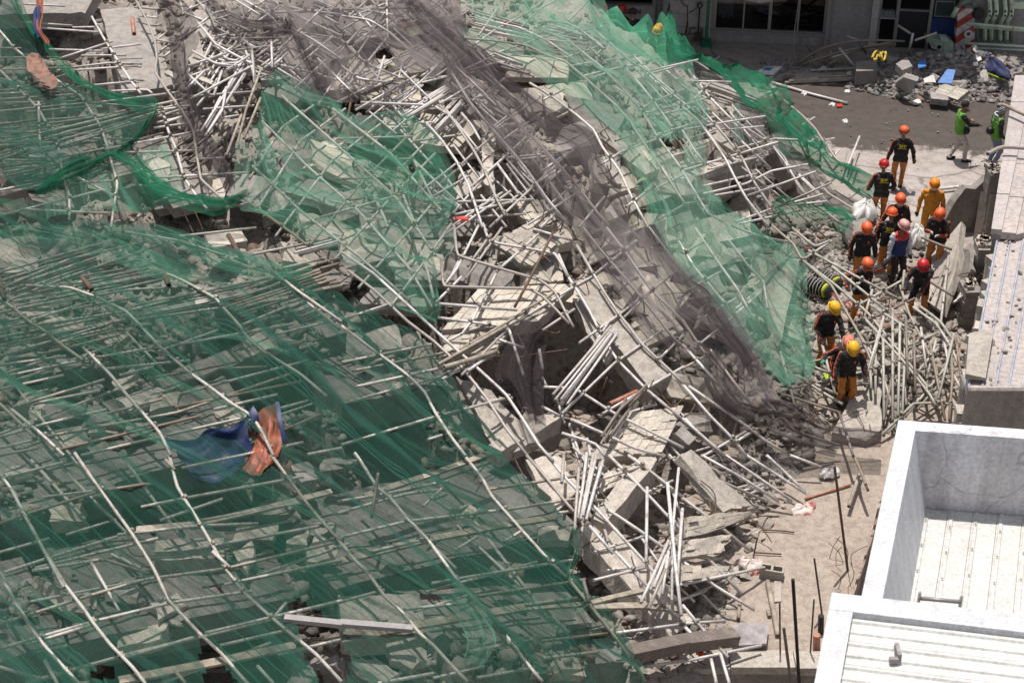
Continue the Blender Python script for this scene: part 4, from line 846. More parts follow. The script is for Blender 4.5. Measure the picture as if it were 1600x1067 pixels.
# ================================================================== SCAFFOLD
PR = 0.0275
CLAMP = None
def clampmesh():
    q = MB(); q.lathe((0, 0, -.035), [(0, 0), (.052, 0), (.055, .02), (.055, .05), (.052, .07), (0, .07)], 8); q.box((.06, 0, 0), (.05, .045, .06)); q.lathe((0, -.035, .07), [(0, 0), (.05, 0), (.05, .07), (0, .07)], 8, (0, 1, 0))
    me = bpy.data.meshes.new('clamp'); me.from_pydata([tuple(x * .72 for x in v) for v in q.v], [], q.f); me.materials.append(M['clamp']); return me
CLAMP = clampmesh()
def P_(s):
    """'A 1,2 3,4' -> picture points"""
    a = s.split(); return [px(a[0], tuple(float(x) for x in p.split(','))) for p in a[1:]]
def seg_x(a, b, c, d):
    r = (b[0] - a[0], b[1] - a[1]); s = (d[0] - c[0], d[1] - c[1]); k = r[0] * s[1] - r[1] * s[0]
    if abs(k) < 1e-6: return None
    t = ((c[0] - a[0]) * s[1] - (c[1] - a[1]) * s[0]) / k; q = ((c[0] - a[0]) * r[1] - (c[1] - a[1]) * r[0]) / k
    return (a[0] + r[0] * t, a[1] + r[1] * t) if 0 <= t <= 1 and 0 <= q <= 1 else None
def place_line(pts, off, jit=0.0):
    Q = []; j = rnd.uniform(-jit, jit)
    for p in pts: Q.append(hit(p[0], p[1], off + j + (0 if SURF else LIFT)))
    for i in range(1, len(Q)):                                     # keep a pipe from jumping behind a crest
        u0, v0 = pts[i - 1]; u1, v1 = pts[i]; L0 = math.hypot(u1 - u0, v1 - v0) * 40 / FPX * 2.2 + .3
        if (Q[i] - Q[i - 1]).length > L0:
            d = ray(u1, v1); d = Vector(d).normalized(); o_ = Vector((0, 0, CAMH)); t = (Q[i - 1] - o_).dot(d); Q[i] = o_ + d * t
    return Q
def pipe(pts, off, parent, mat='pipe', r=PR, name='pipe', jit=0.04, n=8):
    Q = place_line(pts, off, jit); q = MB(); q.tube(kinked(Q) if len(Q) > 2 else Q, r, n, hollow=True); return q.build(name, mat, parent, True)
def scaffold(label, standards, ledgers, mat='pipe', off=.06, group='collapsed scaffolds', up=.05):
    st = [P_(s) for s in standards]; le = [P_(s) for s in ledgers]
    e = empty('scaffold', hit(*st[0][len(st[0]) // 2]), label, 'scaffold', group)
    for p in st: pipe(p, off + up, e, mat)
    for p in le: pipe(p, off, e, mat, PR * .92)
    for a in st:
        for b in le:
            for i in range(len(a) - 1):
                for j in range(len(b) - 1):
                    x = seg_x(a[i], a[i + 1], b[j], b[j + 1])
                    if x:
                        o = link('clamp', CLAMP, None, e); h = hit(x[0], x[1], off + .03 + (0 if SURF else LIFT))
                        o.matrix_basis = Matrix.Translation(h) @ Matrix.Rotation(rnd.uniform(0, 6.3), 4, 'Z') @ Matrix.Rotation(rnd.uniform(-.5, .5), 4, 'X')
    return e
def loose(reg, lines, label, group, mat='pipe', off=.0, jit=.12, r=PR, name='loose_pipe', cat='pipe'):
    for l in lines:
        p = [px(reg, tuple(float(x) for x in a.split(','))) for a in l.split()]
        o = pipe(p, off, None, mat, r * rnd.uniform(.9, 1.08), name, jit); tag(o, label, cat, group)
def bundle(reg, a, b, n, sa, sb, label, group, mat='pipe', off=.0, jit=.15, r=PR, bend=2, trim=.12):
    """n pipes lying side by side from a to b, ends spread by sa / sb picture units"""
    a, b = px(reg, a), px(reg, b); d = (b[0] - a[0], b[1] - a[1]); L = math.hypot(*d); nx, ny = -d[1] / L, d[0] / L
    for i in range(n):
        t = (i + .5) / n - .5 + rnd.uniform(-.3, .3) / n; s0, s1 = rnd.uniform(0, trim), 1 - rnd.uniform(0, trim)
        A = (a[0] + nx * sa * t * .33, a[1] + ny * sa * t * .33); B = (b[0] + nx * sb * t * .33, b[1] + ny * sb * t * .33)
        m = rnd.uniform(-bend, bend) * .33; f = lambda q: (A[0] + (B[0] - A[0]) * q + nx * m * 4 * q * (1 - q), A[1] + (B[1] - A[1]) * q + ny * m * 4 * q * (1 - q))
        o = pipe([f(s0), f((s0 + s1) / 2), f(s1)], off, None, mat, r * rnd.uniform(.85, 1.05), 'loose_pipe', jit); tag(o, label, 'pipe', group)

scaffold('scaffold of bent pipes at the top left beside the black net strand',
 ['A 635,0 690,100 725,190 735,270 725,340 790,435 860,530 905,610 920,720 940,840 1010,905 1065,955', 'A 905,-20 985,80 1005,140', 'A 840,-10 860,70',
  'A 430,80 480,170 560,300 620,390 660,440', 'A 750,490 790,620 825,700 860,830 920,920 970,980', 'A 930,110 1010,210 1150,285 1180,300', 'A 980,85 1110,160 1180,225 1195,380'],
 ['A 110,20 305,30', 'A 100,105 340,122', 'A 340,130 465,128', 'A 160,130 460,152', 'A 230,232 480,240', 'A 280,275 525,195', 'A 480,230 660,208', 'A 380,262 590,260', 'A 330,318 520,295 665,300',
  'A 540,298 660,315', 'A 350,330 640,310', 'A 440,400 635,382', 'A 520,428 690,420 715,440', 'A 430,485 840,432', 'A 730,520 890,495', 'A 740,548 830,518', 'A 735,575 870,545', 'A 720,600 880,578',
  'A 490,700 950,610', 'A 580,715 945,705', 'A 690,835 1165,808', 'A 700,862 940,830', 'A 720,950 905,880', 'A 1060,975 1190,945', 'A 630,35 740,45', 'A 700,120 755,118', 'A 725,185 830,205', 'A 650,75 740,85', 'A 930,745 1050,740'])
scaffold('scaffold under the top left green net',
 ['A -40,300 0,330 90,420 180,510 235,610 275,700 295,820 325,920 325,1035', 'A 70,230 200,330 300,400 380,450 430,530 470,590 500,680 550,860 520,1067', 'A -60,80 20,170 70,230', 'A 180,480 185,640 195,720'],
 ['A -40,225 100,228', 'A -40,272 280,270', 'A -40,328 330,318', 'A -40,425 420,405', 'A -40,468 420,440', 'A -40,525 420,482 705,505', 'A 150,590 705,515', 'A 180,640 460,590', 'A 200,680 700,540', 'A 220,705 700,558',
  'A 130,620 440,575', 'A 260,740 480,700', 'A -40,900 100,870', 'A -40,1020 480,890', 'A 330,860 560,845', 'A -40,590 180,560', 'A -40,760 140,700', 'A 340,820 560,930', 'A 100,980 500,1000'], 'greenpipe')
bundle('A', (200, 660), (760, 505), 8, 130, 60, 'pipe in the fan of pipes where the top left net ends', 'fan of pipes at the top left net', 'greenpipe')
bundle('A', (0, 780), (240, 760), 7, 120, 40, 'dull pipe stacked under the lower corner of the top left net', 'pipes under the top left net', 'greenpipe', off=-.1)
bundle('A', (740, 540), (880, 500), 6, 110, 90, 'short pipe poking out beside the black net strand', 'short pipes by the black strand')
g = 'pipes heaped right of the black net strand'; lb = 'pipe heaped between the black net strand and the left green net crest'
loose('A', ['1010,130 960,20', '950,130 1060,280 1150,290', '1075,205 1090,165', '830,190 960,110', '860,70 900,30', '960,300 1100,215', '940,185 1140,145', '1030,245 1320,210', '1020,300 1190,292', '1080,182 1320,178', '870,365 1000,320',
 '890,465 1180,310', '890,452 1190,430', '950,512 1190,495', '1060,410 1040,520 960,640', '1180,240 1190,390', '1150,240 1195,360', '1280,310 1345,250', '870,420 960,330', '900,240 1010,300 1110,310', '880,310 1060,250', '1000,180 930,330', '1090,290 1180,250',
 '1000,560 1120,540', '920,500 1010,390', '860,60 960,100', '900,140 1010,60 1060,50', '1040,330 1000,450', '870,340 980,440', '1040,90 1180,150', '1060,330 1170,260', '990,100 1080,70'], lb, g, off=.05, jit=.18)
bundle('A', (945, 640), (1175, 260), 7, 40, 60, lb, g, bend=14)
bundle('A', (900, 420), (1100, 100), 9, 160, 180, lb, g, off=-.15, bend=10)
bundle('A', (960, 200), (1280, 330), 7, 200, 120, lb, g, off=-.15, bend=10)
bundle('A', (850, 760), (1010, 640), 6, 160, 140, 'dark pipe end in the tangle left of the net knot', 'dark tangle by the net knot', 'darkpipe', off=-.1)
bundle('A', (740, 240), (820, 180), 3, 120, 130, 'short pipe in the shaded gap beside the concrete plank', 'pipes beside the concrete plank', off=-.1)
loose('A', ['1105,700 1150,520 1220,330', '1060,730 1130,540', '1140,650 1220,460'], 'brown bamboo pole leaning at the left edge of the left green net crest', 'bamboo poles at the left net crest', 'wood', off=.15)
loose('A', ['1150,240 1175,300 1195,380', '1270,190 1275,320'], 'grey upright pole below the grey net', 'grey uprights below the grey net', off=.2)
scaffold('scaffold under the grey net at the top',
 ['B 0,75 130,95 220,150 300,220 410,325', 'B 0,190 80,270 140,310 240,350 310,378', 'B 0,310 80,370 280,395 350,385', 'B 210,-20 215,180', 'B 160,395 200,265', 'B 262,390 285,290',
  'A 1140,0 1260,70 1340,160 1400,230', 'A 1270,0 1420,90 1600,170', 'A 1360,130 1470,190 1600,280', 'A 1180,40 1300,60 1440,50 1600,70'],
 ['B 0,45 330,40', 'B 0,440 210,180', 'B 0,362 110,200 220,30', 'B 30,85 200,20', 'B 60,205 215,88', 'B 0,140 140,60', 'B 250,470 370,400', 'B 370,360 470,290', 'B 390,372 620,340', 'B 320,400 500,360', 'B -20,260 90,130',
  'A 1160,60 1240,0', 'A 1210,100 1320,20', 'A 1370,330 1560,170', 'A 1380,280 1480,200', 'A 1490,490 1600,330', 'A 1540,60 1600,0', 'A 1290,20 1560,80', 'A 1400,60 1590,40'])
bundle('A', (1460, 20), (1600, 90), 8, 60, 90, 'thin pipe in the fan showing through the grey net at the top', 'pipes under the grey net', off=-.05)
bundle('A', (1200, 300), (1330, 200), 6, 100, 90, 'pipe under the dark hem of the grey net', 'pipes under the grey net hem', off=-.1)
bundle('B', (380, 490), (505, 410), 5, 60, 40, 'pipe in the bundle crossing above the left green net crest', 'bundle above the left net crest', off=.1)
bundle('B', (280, 560), (480, 440), 5, 50, 60, 'pipe in the bundle running down to the left green net crest', 'bundle at the left net crest', off=.08)
bundle('B', (430, 610), (560, 470), 5, 70, 60, 'pipe in the bundle left of the concrete pier', 'bundle by the pier', off=0)
scaffold('scaffold showing through the crested pale green net',
 ['Z 410,190 480,260 560,330 640,420 675,480', 'Z 440,150 530,230 620,310 680,400', 'Z 520,170 610,240 690,330', 'Z 395,260 470,330 560,400 640,470', 'B 240,830 290,920 330,1020 355,1067', 'B 335,745 400,880 460,1000', 'B 150,915 200,1020 215,1067', 'Z 380,310 450,360 540,430'],
 ['Z 400,330 470,220 540,170', 'Z 430,370 520,250 600,190', 'Z 470,400 570,280 650,200', 'Z 510,420 610,310 680,240', 'Z 560,450 640,360 700,290', 'Z 610,480 670,400 705,350', 'B -40,840 280,830', 'B -20,650 330,640', 'B 240,745 335,745', 'B -60,940 160,980', 'Z 390,280 440,200 490,165', 'Z 500,340 640,300'], 'greenpipe')
scaffold('pale pipe scaffold over the bare rubble and slabs in the middle',
 ['B 460,495 520,560 615,700 670,800 720,920 765,1010', 'B 395,575 470,660 540,760 590,860 625,960 660,1067', 'B 560,530 610,590 650,660', 'B 730,770 830,910',
  'B 90,480 380,492 440,500 500,540', 'E 525,-10 540,130 740,190 930,245 1000,300 1050,400 1085,465', 'E 465,150 475,275 880,285 940,320 1010,390 1065,450', 'E 660,-20 690,65 1000,120 1060,230', 'E 455,355 820,385',
  'E 450,420 780,465 800,530 850,690', 'E 1015,125 1060,230 1100,290 1160,390 1220,510 1290,620 1430,760 1600,900', 'E 365,100 400,200 430,330', 'E 945,745 1090,750 1270,865 1430,945 1600,1030', 'E 935,835 1020,880',
  'E 1070,895 1220,960 1370,1030 1500,1067', 'E 1030,960 1190,1010 1230,1067', 'E 925,570 940,660', 'E 680,505 850,562'],
 ['B 270,485 380,400', 'B 360,575 430,575', 'B 550,780 640,695 720,630', 'B 600,880 780,720', 'B 520,1000 660,840 780,720', 'B 540,945 900,935', 'B 530,1005 800,945', 'B 690,1067 900,870 1060,720 1250,590', 'B 940,800 1060,715',
  'B 720,1040 890,880', 'B 930,1067 1010,990', 'B 1110,1067 1230,920', 'B 1005,555 1130,490',
  'E 480,270 540,190 640,-10', 'E 500,250 550,150', 'E 580,240 750,0', 'E 590,180 700,30', 'E 640,380 730,200 920,30', 'E 440,350 560,230', 'E 560,500 620,420 660,320', 'E 780,465 1080,280 1170,230', 'E 940,480 1090,380',
  'E 1110,540 1280,420 1450,290 1600,180', 'E 1180,550 1250,440', 'E 1030,870 1280,630 1500,480', 'E 1220,870 1420,755 1600,650', 'E 895,5 1080,60', 'E 480,540 590,480 700,450', 'E 940,700 960,745', 'E 1270,980 1340,870'])
loose('E', ['845,392 1000,302', '600,545 860,390'], 'brown rusty pipe lying across the edge of the large tiled slab', 'brown pipes over the tiled slab', 'wood', off=.18)
loose('E', ['810,370 880,240 990,20'], 'long dark bamboo pole standing out over the tiled slabs', None, 'rust', off=.35)
bundle('E', (1010, 820), (1280, 470), 5, 95, 50, 'long pale pipe in the bundle propped over the black hole', 'pipe bundle over the black hole', off=.2, bend=3, trim=.06)
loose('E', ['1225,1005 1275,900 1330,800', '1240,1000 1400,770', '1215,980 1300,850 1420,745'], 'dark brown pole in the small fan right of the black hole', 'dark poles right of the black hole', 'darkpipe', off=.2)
loose('E', ['1255,825 1385,765'], 'orange plastic pipe lying on the rubble right of the black hole', None, 'orangepipe', off=.0, r=.045, name='plastic_pipe')
loose('A', ['618,85 628,160'], 'short orange plastic pipe beside the long concrete plank at the top left', None, 'orangepipe', off=-.1, r=.05, name='plastic_pipe')
bundle('E', (450, 650), (790, 455), 4, 60, 40, 'brown pole in the pile at the left edge of the tiled slab', 'brown poles at the tiled slab', 'wood', off=.05, r=.03)
bundle('E', (470, 655), (735, 575), 3, 50, 24, 'weathered timber in the pile below the tiled slab', 'timbers below the tiled slab', 'wood', off=.1, r=.045)
loose('E', ['395,735 520,660', '470,710 550,660', '590,670 690,600', '560,690 780,470'], 'pipe end sticking out of the pile left of the hanging black net', 'pipe ends by the hanging black net', off=.12)
scaffold('pale pipe scaffold seen through the long grey net band',
 ['B 455,220 500,300 600,370 680,430 760,520 830,580 900,650 990,745 1040,800 1110,880 1200,1000 1260,1067', 'B 500,320 600,480 700,600 790,700 870,800 960,930 1060,1050', 'B 515,390 560,430 650,540 750,660', 'E 1100,80 1180,220 1240,320 1310,420 1410,550 1540,670 1600,730',
  'E 1130,0 1200,90 1330,240 1440,370 1540,500 1600,560', 'E 1240,0 1340,130 1440,280 1600,440', 'E 1440,0 1500,80 1600,220', 'F 0,545 130,690 260,830', 'F 0,430 100,580 350,850', 'F 130,570 240,720 350,860'],
 ['B 600,480 760,370', 'B 690,610 860,480', 'B 780,720 930,580', 'B 600,330 740,290', 'B 880,880 1000,800', 'B 620,460 700,440', 'E 1180,220 1380,60', 'E 1320,420 1480,270', 'E 1480,620 1600,500', 'F 0,660 130,590', 'F 60,560 200,450 370,290', 'F -20,330 100,250'])
scaffold('scaffold under the long pale green net on the right slope',
 ['B 880,390 980,450 1100,540 1180,610 1220,690 1300,800 1360,930 1435,1067', 'B 560,180 700,190 870,215 960,260 1050,290 1120,350 1210,430 1290,500 1350,570 1420,680 1500,790 1570,900 1610,960', 'B 900,130 1060,190 1120,240 1210,310 1300,400 1400,510 1470,630 1560,750 1610,820',
  'B 970,100 1060,110 1130,150 1180,190 1230,230', 'B 1180,140 1250,200 1340,280 1430,330 1500,390 1600,470', 'B 1290,280 1400,400 1480,500 1560,620', 'B 690,100 830,130 960,190 1060,260',
  'F -20,60 60,190 180,330 250,420', 'F 60,0 160,150 260,290 330,420', 'F 220,60 310,180 380,250 400,380', 'F 100,330 220,480 340,520'],
 ['B 615,215 720,140 870,60 950,0', 'B 640,170 730,40', 'B 680,265 900,190', 'B 720,300 800,285', 'B 830,330 900,360', 'B 940,470 1040,420', 'B 1120,360 1240,330 1420,300', 'B 1190,260 1270,180', 'B 1200,140 1232,110', 'B 1390,520 1450,480 1600,420',
  'B 1410,532 1570,495', 'B 1280,660 1400,620', 'B 1540,610 1600,595', 'B 1200,780 1310,710 1480,650 1600,600', 'B 1330,970 1410,910 1600,820', 'B 840,130 930,40 1010,0', 'B 1060,100 1150,10', 'F 340,270 440,180 540,100', 'F 250,380 360,290', 'F 200,450 370,300', 'F 60,270 190,200', 'F 0,120 110,60', 'F 100,420 250,330', 'B 1480,1030 1600,960'])
bundle('B', (590, 90), (900, 165), 9, 110, 70, 'pipe in the stack under the top edge of the pale green net', 'stacked pipes at the top of the pale green net', off=-.05)
bundle('B', (690, 260), (860, 320), 6, 70, 60, 'short pipe below the left hem of the pale green net', 'short pipes at the pale net hem', off=-.02)
bundle('B', (600, 380), (800, 520), 7, 200, 120, 'grey pipe jumbled under the grey net band', 'jumbled pipes under the grey band', off=-.15)
bundle('B', (940, 140), (1180, 190), 7, 110, 60, 'pipe bundled under the crest of the pale green net', 'pipes at the crest of the pale net', off=-.05)
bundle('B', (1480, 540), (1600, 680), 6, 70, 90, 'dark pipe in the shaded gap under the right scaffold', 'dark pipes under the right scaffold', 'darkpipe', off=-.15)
scaffold('open pipe scaffold leaning to the street on the far right of the heap',
 ['C 0,280 65,290 170,360 300,455 410,545 465,590 540,650 585,740 620,820 680,905 780,965 880,1030', 'C 30,330 140,470 230,560 330,620 420,680 480,760 530,840 600,950 680,1000 760,1060', 'C 65,480 140,570 210,650 280,740 340,860 430,990 510,1067',
  'C 0,500 70,560 130,640 200,740 250,840 300,930 370,1020 410,1067', 'C 230,490 310,580 400,655 480,740 530,850 580,930', 'C 475,470 560,540 620,600 680,690 740,770', 'C 710,825 800,880 880,930 940,985', 'C 840,890 950,965', 'C 0,610 60,710 110,770', 'C 0,800 60,900 120,1000 190,1040',
  'C 650,890 720,830', 'C 100,590 180,700 240,760', 'F 230,-10 360,40 510,70 560,140'],
 ['C 0,610 220,570 390,545', 'C 240,700 430,650 540,655', 'C 0,800 100,770 350,695 450,665', 'C 95,910 300,860 420,800 590,770', 'C 250,1040 440,970 660,910', 'C 270,1048 550,985', 'C 430,975 700,855', 'C 20,380 230,385', 'C 0,495 150,450', 'C 55,465 130,390', 'C 120,300 175,265',
  'C 630,665 712,648', 'C 555,592 620,550', 'C 700,740 740,700', 'C 780,930 860,870', 'C 560,690 640,640', 'C 470,655 560,660'])
bundle('C', (70, 410), (340, 500), 6, 90, 70, 'pipe stacked behind the open scaffold on the far right of the heap', 'pipes stacked behind the right scaffold', off=-.1)
bundle('C', (80, 340), (240, 385), 4, 60, 40, 'pipe at the top end of the open scaffold on the far right', 'pipes at the top of the right scaffold', off=-.05)
bundle('C', (0, 640), (80, 770), 4, 60, 60, 'grey pipe inside the left edge of the open right scaffold', 'pipes inside the right scaffold', off=-.1)
loose('C', ['770,790 830,640', '772,785 800,700', '800,792 822,720', '745,800 770,720'], 'thin pipe standing up by the street end of the green rolled net', 'upright pipes at the rolled net', off=.1)
scaffold('big bamboo and pipe scaffold under the large green net on the left',
 ['D -40,300 0,330 75,385 140,440 220,490 300,555 390,620', 'D 390,560 445,615 520,690 600,790 680,880 750,960 800,1067', 'D 120,270 330,280 440,320 590,390 660,460 740,550 800,600 890,680 990,750 1080,820 1180,880 1230,960 1280,1067', 'D 770,215 810,225 900,270 1010,330 1060,390 1115,450 1150,500 1220,570',
  'D 1210,560 1300,620 1400,680 1460,730 1530,790', 'D 1080,150 1180,190 1280,210 1350,280 1490,390 1590,475', 'D 1270,200 1400,300 1600,440', 'D -20,805 50,870 110,930 170,985', 'D 55,850 200,970 300,1067',
  'G -20,60 60,170 110,270 220,470 300,620', 'G 230,480 300,600 400,730 440,790 520,890 620,990 690,1080', 'G 0,550 50,650 110,750 190,870 260,950 380,1080', 'G 350,-10 460,150 620,370 720,530 790,680 930,830 1040,930 1150,1060 1190,1090', 'G 790,-10 830,150 930,310 1000,430 1060,540 1140,640 1250,740 1380,850 1480,930 1600,1060',
  'G 1270,0 1330,80 1440,230 1560,370 1600,400', 'H -20,390 60,490 130,560 200,660 290,740 360,830 440,900 520,990 590,1060', 'H 60,-10 90,30 165,150 230,200 300,290 400,390 480,500 560,610 640,690 720,780 800,880 880,990 940,1060', 'H 560,-20 580,10 660,110 700,190 780,280 860,370 950,470 1050,570',
  'H 1070,590 1160,700 1240,800 1340,930 1420,1060', 'E 0,460 160,580 310,690 390,770 440,870 520,990 580,1067', 'G 210,960 275,1080', 'G 20,120 90,200', 'G 995,450 1075,525', 'G 775,20 820,70', 'H 600,690 700,790 860,960'],
 ['D -20,295 320,150 700,60', 'D 30,335 400,250 700,190', 'D -20,365 320,230 760,75', 'D 60,345 760,215', 'D -20,400 480,300 790,235', 'D 60,385 600,290 900,275', 'D -20,445 660,320', 'D -20,485 420,345', 'D 60,470 600,390 1050,270', 'D -20,555 590,430 900,350', 'D 280,490 980,340 1350,270',
  'D 640,430 1350,330', 'D -20,605 310,510 600,420', 'D -20,645 310,600', 'D -20,705 380,620 720,560', 'D 820,550 1370,450', 'D 690,705 900,670 1110,625', 'D 500,660 890,620', 'D 560,690 720,650', 'D 60,840 490,710', 'D 120,830 470,760', 'D -20,985 200,920 500,850', 'D 90,1000 470,930 830,865 1370,680',
  'D 250,1045 560,970 940,880', 'D 820,840 1430,715', 'D 780,970 1180,880 1440,810', 'D 380,1065 720,985', 'D -20,1067 180,1030', 'D 1090,945 1160,900', 'D 1440,1060 1600,1030', 'D 1330,945 1510,870', 'D 1020,660 1250,650', 'D 1000,850 1300,780', 'D 1180,125 1450,70', 'D 1320,190 1530,140', 'D 1150,365 1600,270',
  'D 840,40 1200,0', 'D 590,20 840,60 1050,130', 'D 200,590 560,500', 'D -20,760 300,690', 'D 500,870 760,800', 'E 0,630 420,545', 'E 50,670 530,575', 'E 60,745 540,640', 'E 0,1015 450,880 780,795', 'E 400,992 470,970', 'E 0,430 350,315',
  'G -20,325 110,280 460,170 680,135', 'G -20,115 310,30', 'G 660,243 870,200 1420,100', 'G 20,548 230,480 550,380', 'G 550,372 930,330 1210,320', 'G 940,305 1430,220', 'G 920,437 1560,320', 'G -20,795 410,660 680,580 1060,530 1600,400', 'G -20,910 430,780 800,690 1180,635', 'G 120,888 440,790', 'G 1050,605 1600,490',
  'G 150,540 460,490', 'G 360,480 500,490 700,555', 'G 520,462 660,530', 'G 420,490 560,730', 'G 570,950 930,845', 'G 120,1065 600,930 930,850', 'G 960,832 1600,680', 'G 1030,890 1380,810', 'G -20,985 190,1045', 'G 1205,985 1280,1067', 'G 820,1010 870,1067', 'G 850,60 1420,-60', 'G 1280,760 1340,690',
  'H -20,272 300,180 480,160', 'H -20,217 180,185 500,120', 'H -20,387 300,310 720,260', 'H 140,450 410,390', 'H 420,600 530,580 1080,490', 'H 590,665 1060,595 1140,580', 'H -20,690 200,630', 'H 270,722 600,690', 'H 690,160 1080,100 1230,70', 'H 740,260 1080,205 1230,212', 'H 930,870 1280,830', 'H 170,1067 430,1020', 'H 940,950 1200,920', 'H 760,405 840,355', 'H 530,445 635,380',
  'H 1080,262 1010,270', 'H 380,240 470,155', 'H 860,700 1160,660'], 'greenpipe', up=.09)
g = 'pipes stacked under the upper part of the big green net'; lb = 'dull pipe in the layers stacked under the upper part of the big green net'
bundle('D', (20, 330), (760, 190), 7, 150, 120, lb, g, 'greenpipe', off=-.12)
bundle('D', (560, 420), (1280, 270), 7, 90, 80, lb, g, 'greenpipe', off=-.1)
bundle('D', (0, 560), (560, 440), 5, 120, 90, lb, g, 'greenpipe', off=-.15)
bundle('D', (0, 270), (500, 110), 7, 130, 90, lb, g, 'greenpipe', off=-.1)
bundle('D', (1060, 370), (1580, 200), 9, 110, 140, 'brown bamboo pole in the pile at the centre left, beside the green net edge', 'brown bamboo at the centre left', 'wood', off=-.02, r=.03)
bundle('D', (1370, 110), (1600, 50), 4, 60, 50, 'pipe with an open end by the left net crest', 'open ended pipes by the left crest', off=.1)
bundle('D', (1490, 190), (1600, 160), 4, 50, 50, 'short dark pipe end at the right of the bamboo pile', 'dark pipe ends at the bamboo pile', 'darkpipe', off=.1)
loose('D', ['1070,35 1130,140', '385,235 430,290', '-5,225 20,335', '770,220 790,270'], 'short rusty stump of pipe standing up out of the big green net', 'rusty stumps in the big green net', 'rust', off=.2, jit=.02, r=.045)
loose('H', ['170,85 140,290', '1130,580 1160,690'], 'short upright pipe in the lower middle under the net', 'upright pipes in the lower middle', 'darkpipe', off=.25)
loose('B', ['25,562 45,465'], 'rusty stake at the crest of the left green net', None, 'rust', off=.2)
def board(reg, pts, wdt, label, group=None, mat='wood', off=.02, th=.04, name='timber_board'):
    Q = place_line([px(reg, p) for p in pts], off); q = MB()
    for i in range(len(Q) - 1):
        d = Q[i + 1] - Q[i]; L = d.length; R = d.normalized().to_track_quat('X', 'Z').to_matrix(); q.box((Q[i] + Q[i + 1]) / 2 - Z3 * .002 * i, (L + .02, wdt, th), R)
    return tag(q.build(name, mat), label, 'board', group)
gb = 'weathered boards across the lower left net'; lb = 'long weathered timber board lying across the lower part of the big green net'
board('G', [(640, 348), (930, 322), (1240, 250), (1550, 170)], .12, lb, gb); board('H', [(110, 190), (420, 90), (700, -10)], .12, lb, gb); board('H', [(-20, 500), (400, 395), (740, 330), (1000, 290)], .14, lb, gb)
board('H', [(0, 862), (380, 790), (850, 712), (1150, 690)], .16, lb, gb); board('G', [(560, 1055), (1000, 970), (1380, 890)], .15, lb, gb); board('H', [(1180, 708), (1400, 705), (1600, 722)], .15, 'long flat board running right from the tip of the big green net'); board('H', [(1170, 690), (1290, 660), (1420, 630)], .1, 'narrow board angled up from the tip of the big green net')
board('G', [(1335, 762), (1600, 790)], .11, 'grey metal channel lying over the torn hole of the green net', mat='alu', off=.25, th=.07, name='metal_channel'); board('H', [(-5, 785), (330, 812)], .11, 'second length of grey metal channel, right of the torn hole', mat='alu', off=.25, th=.07, name='metal_channel')
board('H', [(1340, 935), (1600, 880), (1840, 850)], .25, 'dark steel channel lying along the bottom rim of the heap', mat='darkpipe', off=.15, th=.2, name='steel_channel')
scaffold('slender pale scaffold leaning over the dirt ground at the lower right',
 ['E 0,115 150,215 330,380 480,520 650,670 770,780 850,900 925,1020 990,1090', 'E 30,200 150,290 310,440 430,530 560,650 680,800 770,940 870,1067', 'H 865,0 960,110 1040,210 1110,290', 'H 960,0 1050,110 1200,260 1300,370 1420,500 1570,680', 'H 1160,330 1270,460', 'H 1280,450 1400,580 1600,790', 'H 1250,0 1400,150 1540,300 1600,360',
  'H 1340,0 1450,80 1600,200', 'H 1240,250 1420,370 1600,500', 'I 0,200 160,320 320,450', 'I 0,360 110,470 280,650', 'I 0,495 150,610 340,725', 'I 0,700 100,820 215,945', 'I 0,790 130,930 160,1067', 'I 0,45 200,130 380,210', 'I 90,0 270,100 450,215', 'I 200,0 350,100 515,215', 'I 300,0 440,90 580,180', 'I 395,0 480,80 575,170', 'I 505,0 650,55',
  'F 0,730 130,880 240,990 300,1067', 'F 30,740 320,940 380,990 480,1050', 'F 0,890 100,980 200,1067', 'F 370,900 440,960 710,1040', 'F 400,820 520,950 740,1020', 'I 180,930 220,1067'],
 ['H 1180,585 1420,525', 'H 1280,832 1600,790', 'H 1190,120 1470,30', 'I -20,608 385,525', 'I -20,790 200,775', 'F 240,1010 330,950 420,900', 'F 100,1067 320,940', 'H 1420,990 1600,960', 'I 0,965 370,890', 'H 1340,925 1600,870', 'E 690,810 800,795'])
g = 'upright pipes at the foot of the heap'; lb = 'pipe standing almost upright at the foot of the heap beside the leaning scaffold'
loose('H', ['1430,150 1425,500', '1525,130 1560,500 1590,750', '1578,60 1550,330 1545,680', '1400,690 1460,560 1530,400', '1435,720 1540,480', '1500,650 1530,450', '1480,560 1545,400', '1595,250 1570,600', '1460,620 1520,470'], lb, g, off=.35, jit=.1)
bundle('H', (1190, -10), (1120, 320), 6, 110, 50, 'long pipe in the upright bundle left of the sloping wall panel', 'upright bundle by the wall panel', off=.2, bend=4)
loose('H', ['1110,60 1090,350', '1040,0 1030,130'], 'pipe leaning at the right tip of the big green net', 'pipes at the tip of the big green net', off=.2)
TY0 = gnd(1300, 700)[1]
def lean_surface(x, y): return .12 + .36 * np.clip(np.asarray(y, float) - TY0, 0, 6) + 0 * np.asarray(x)
SURF = lean_surface
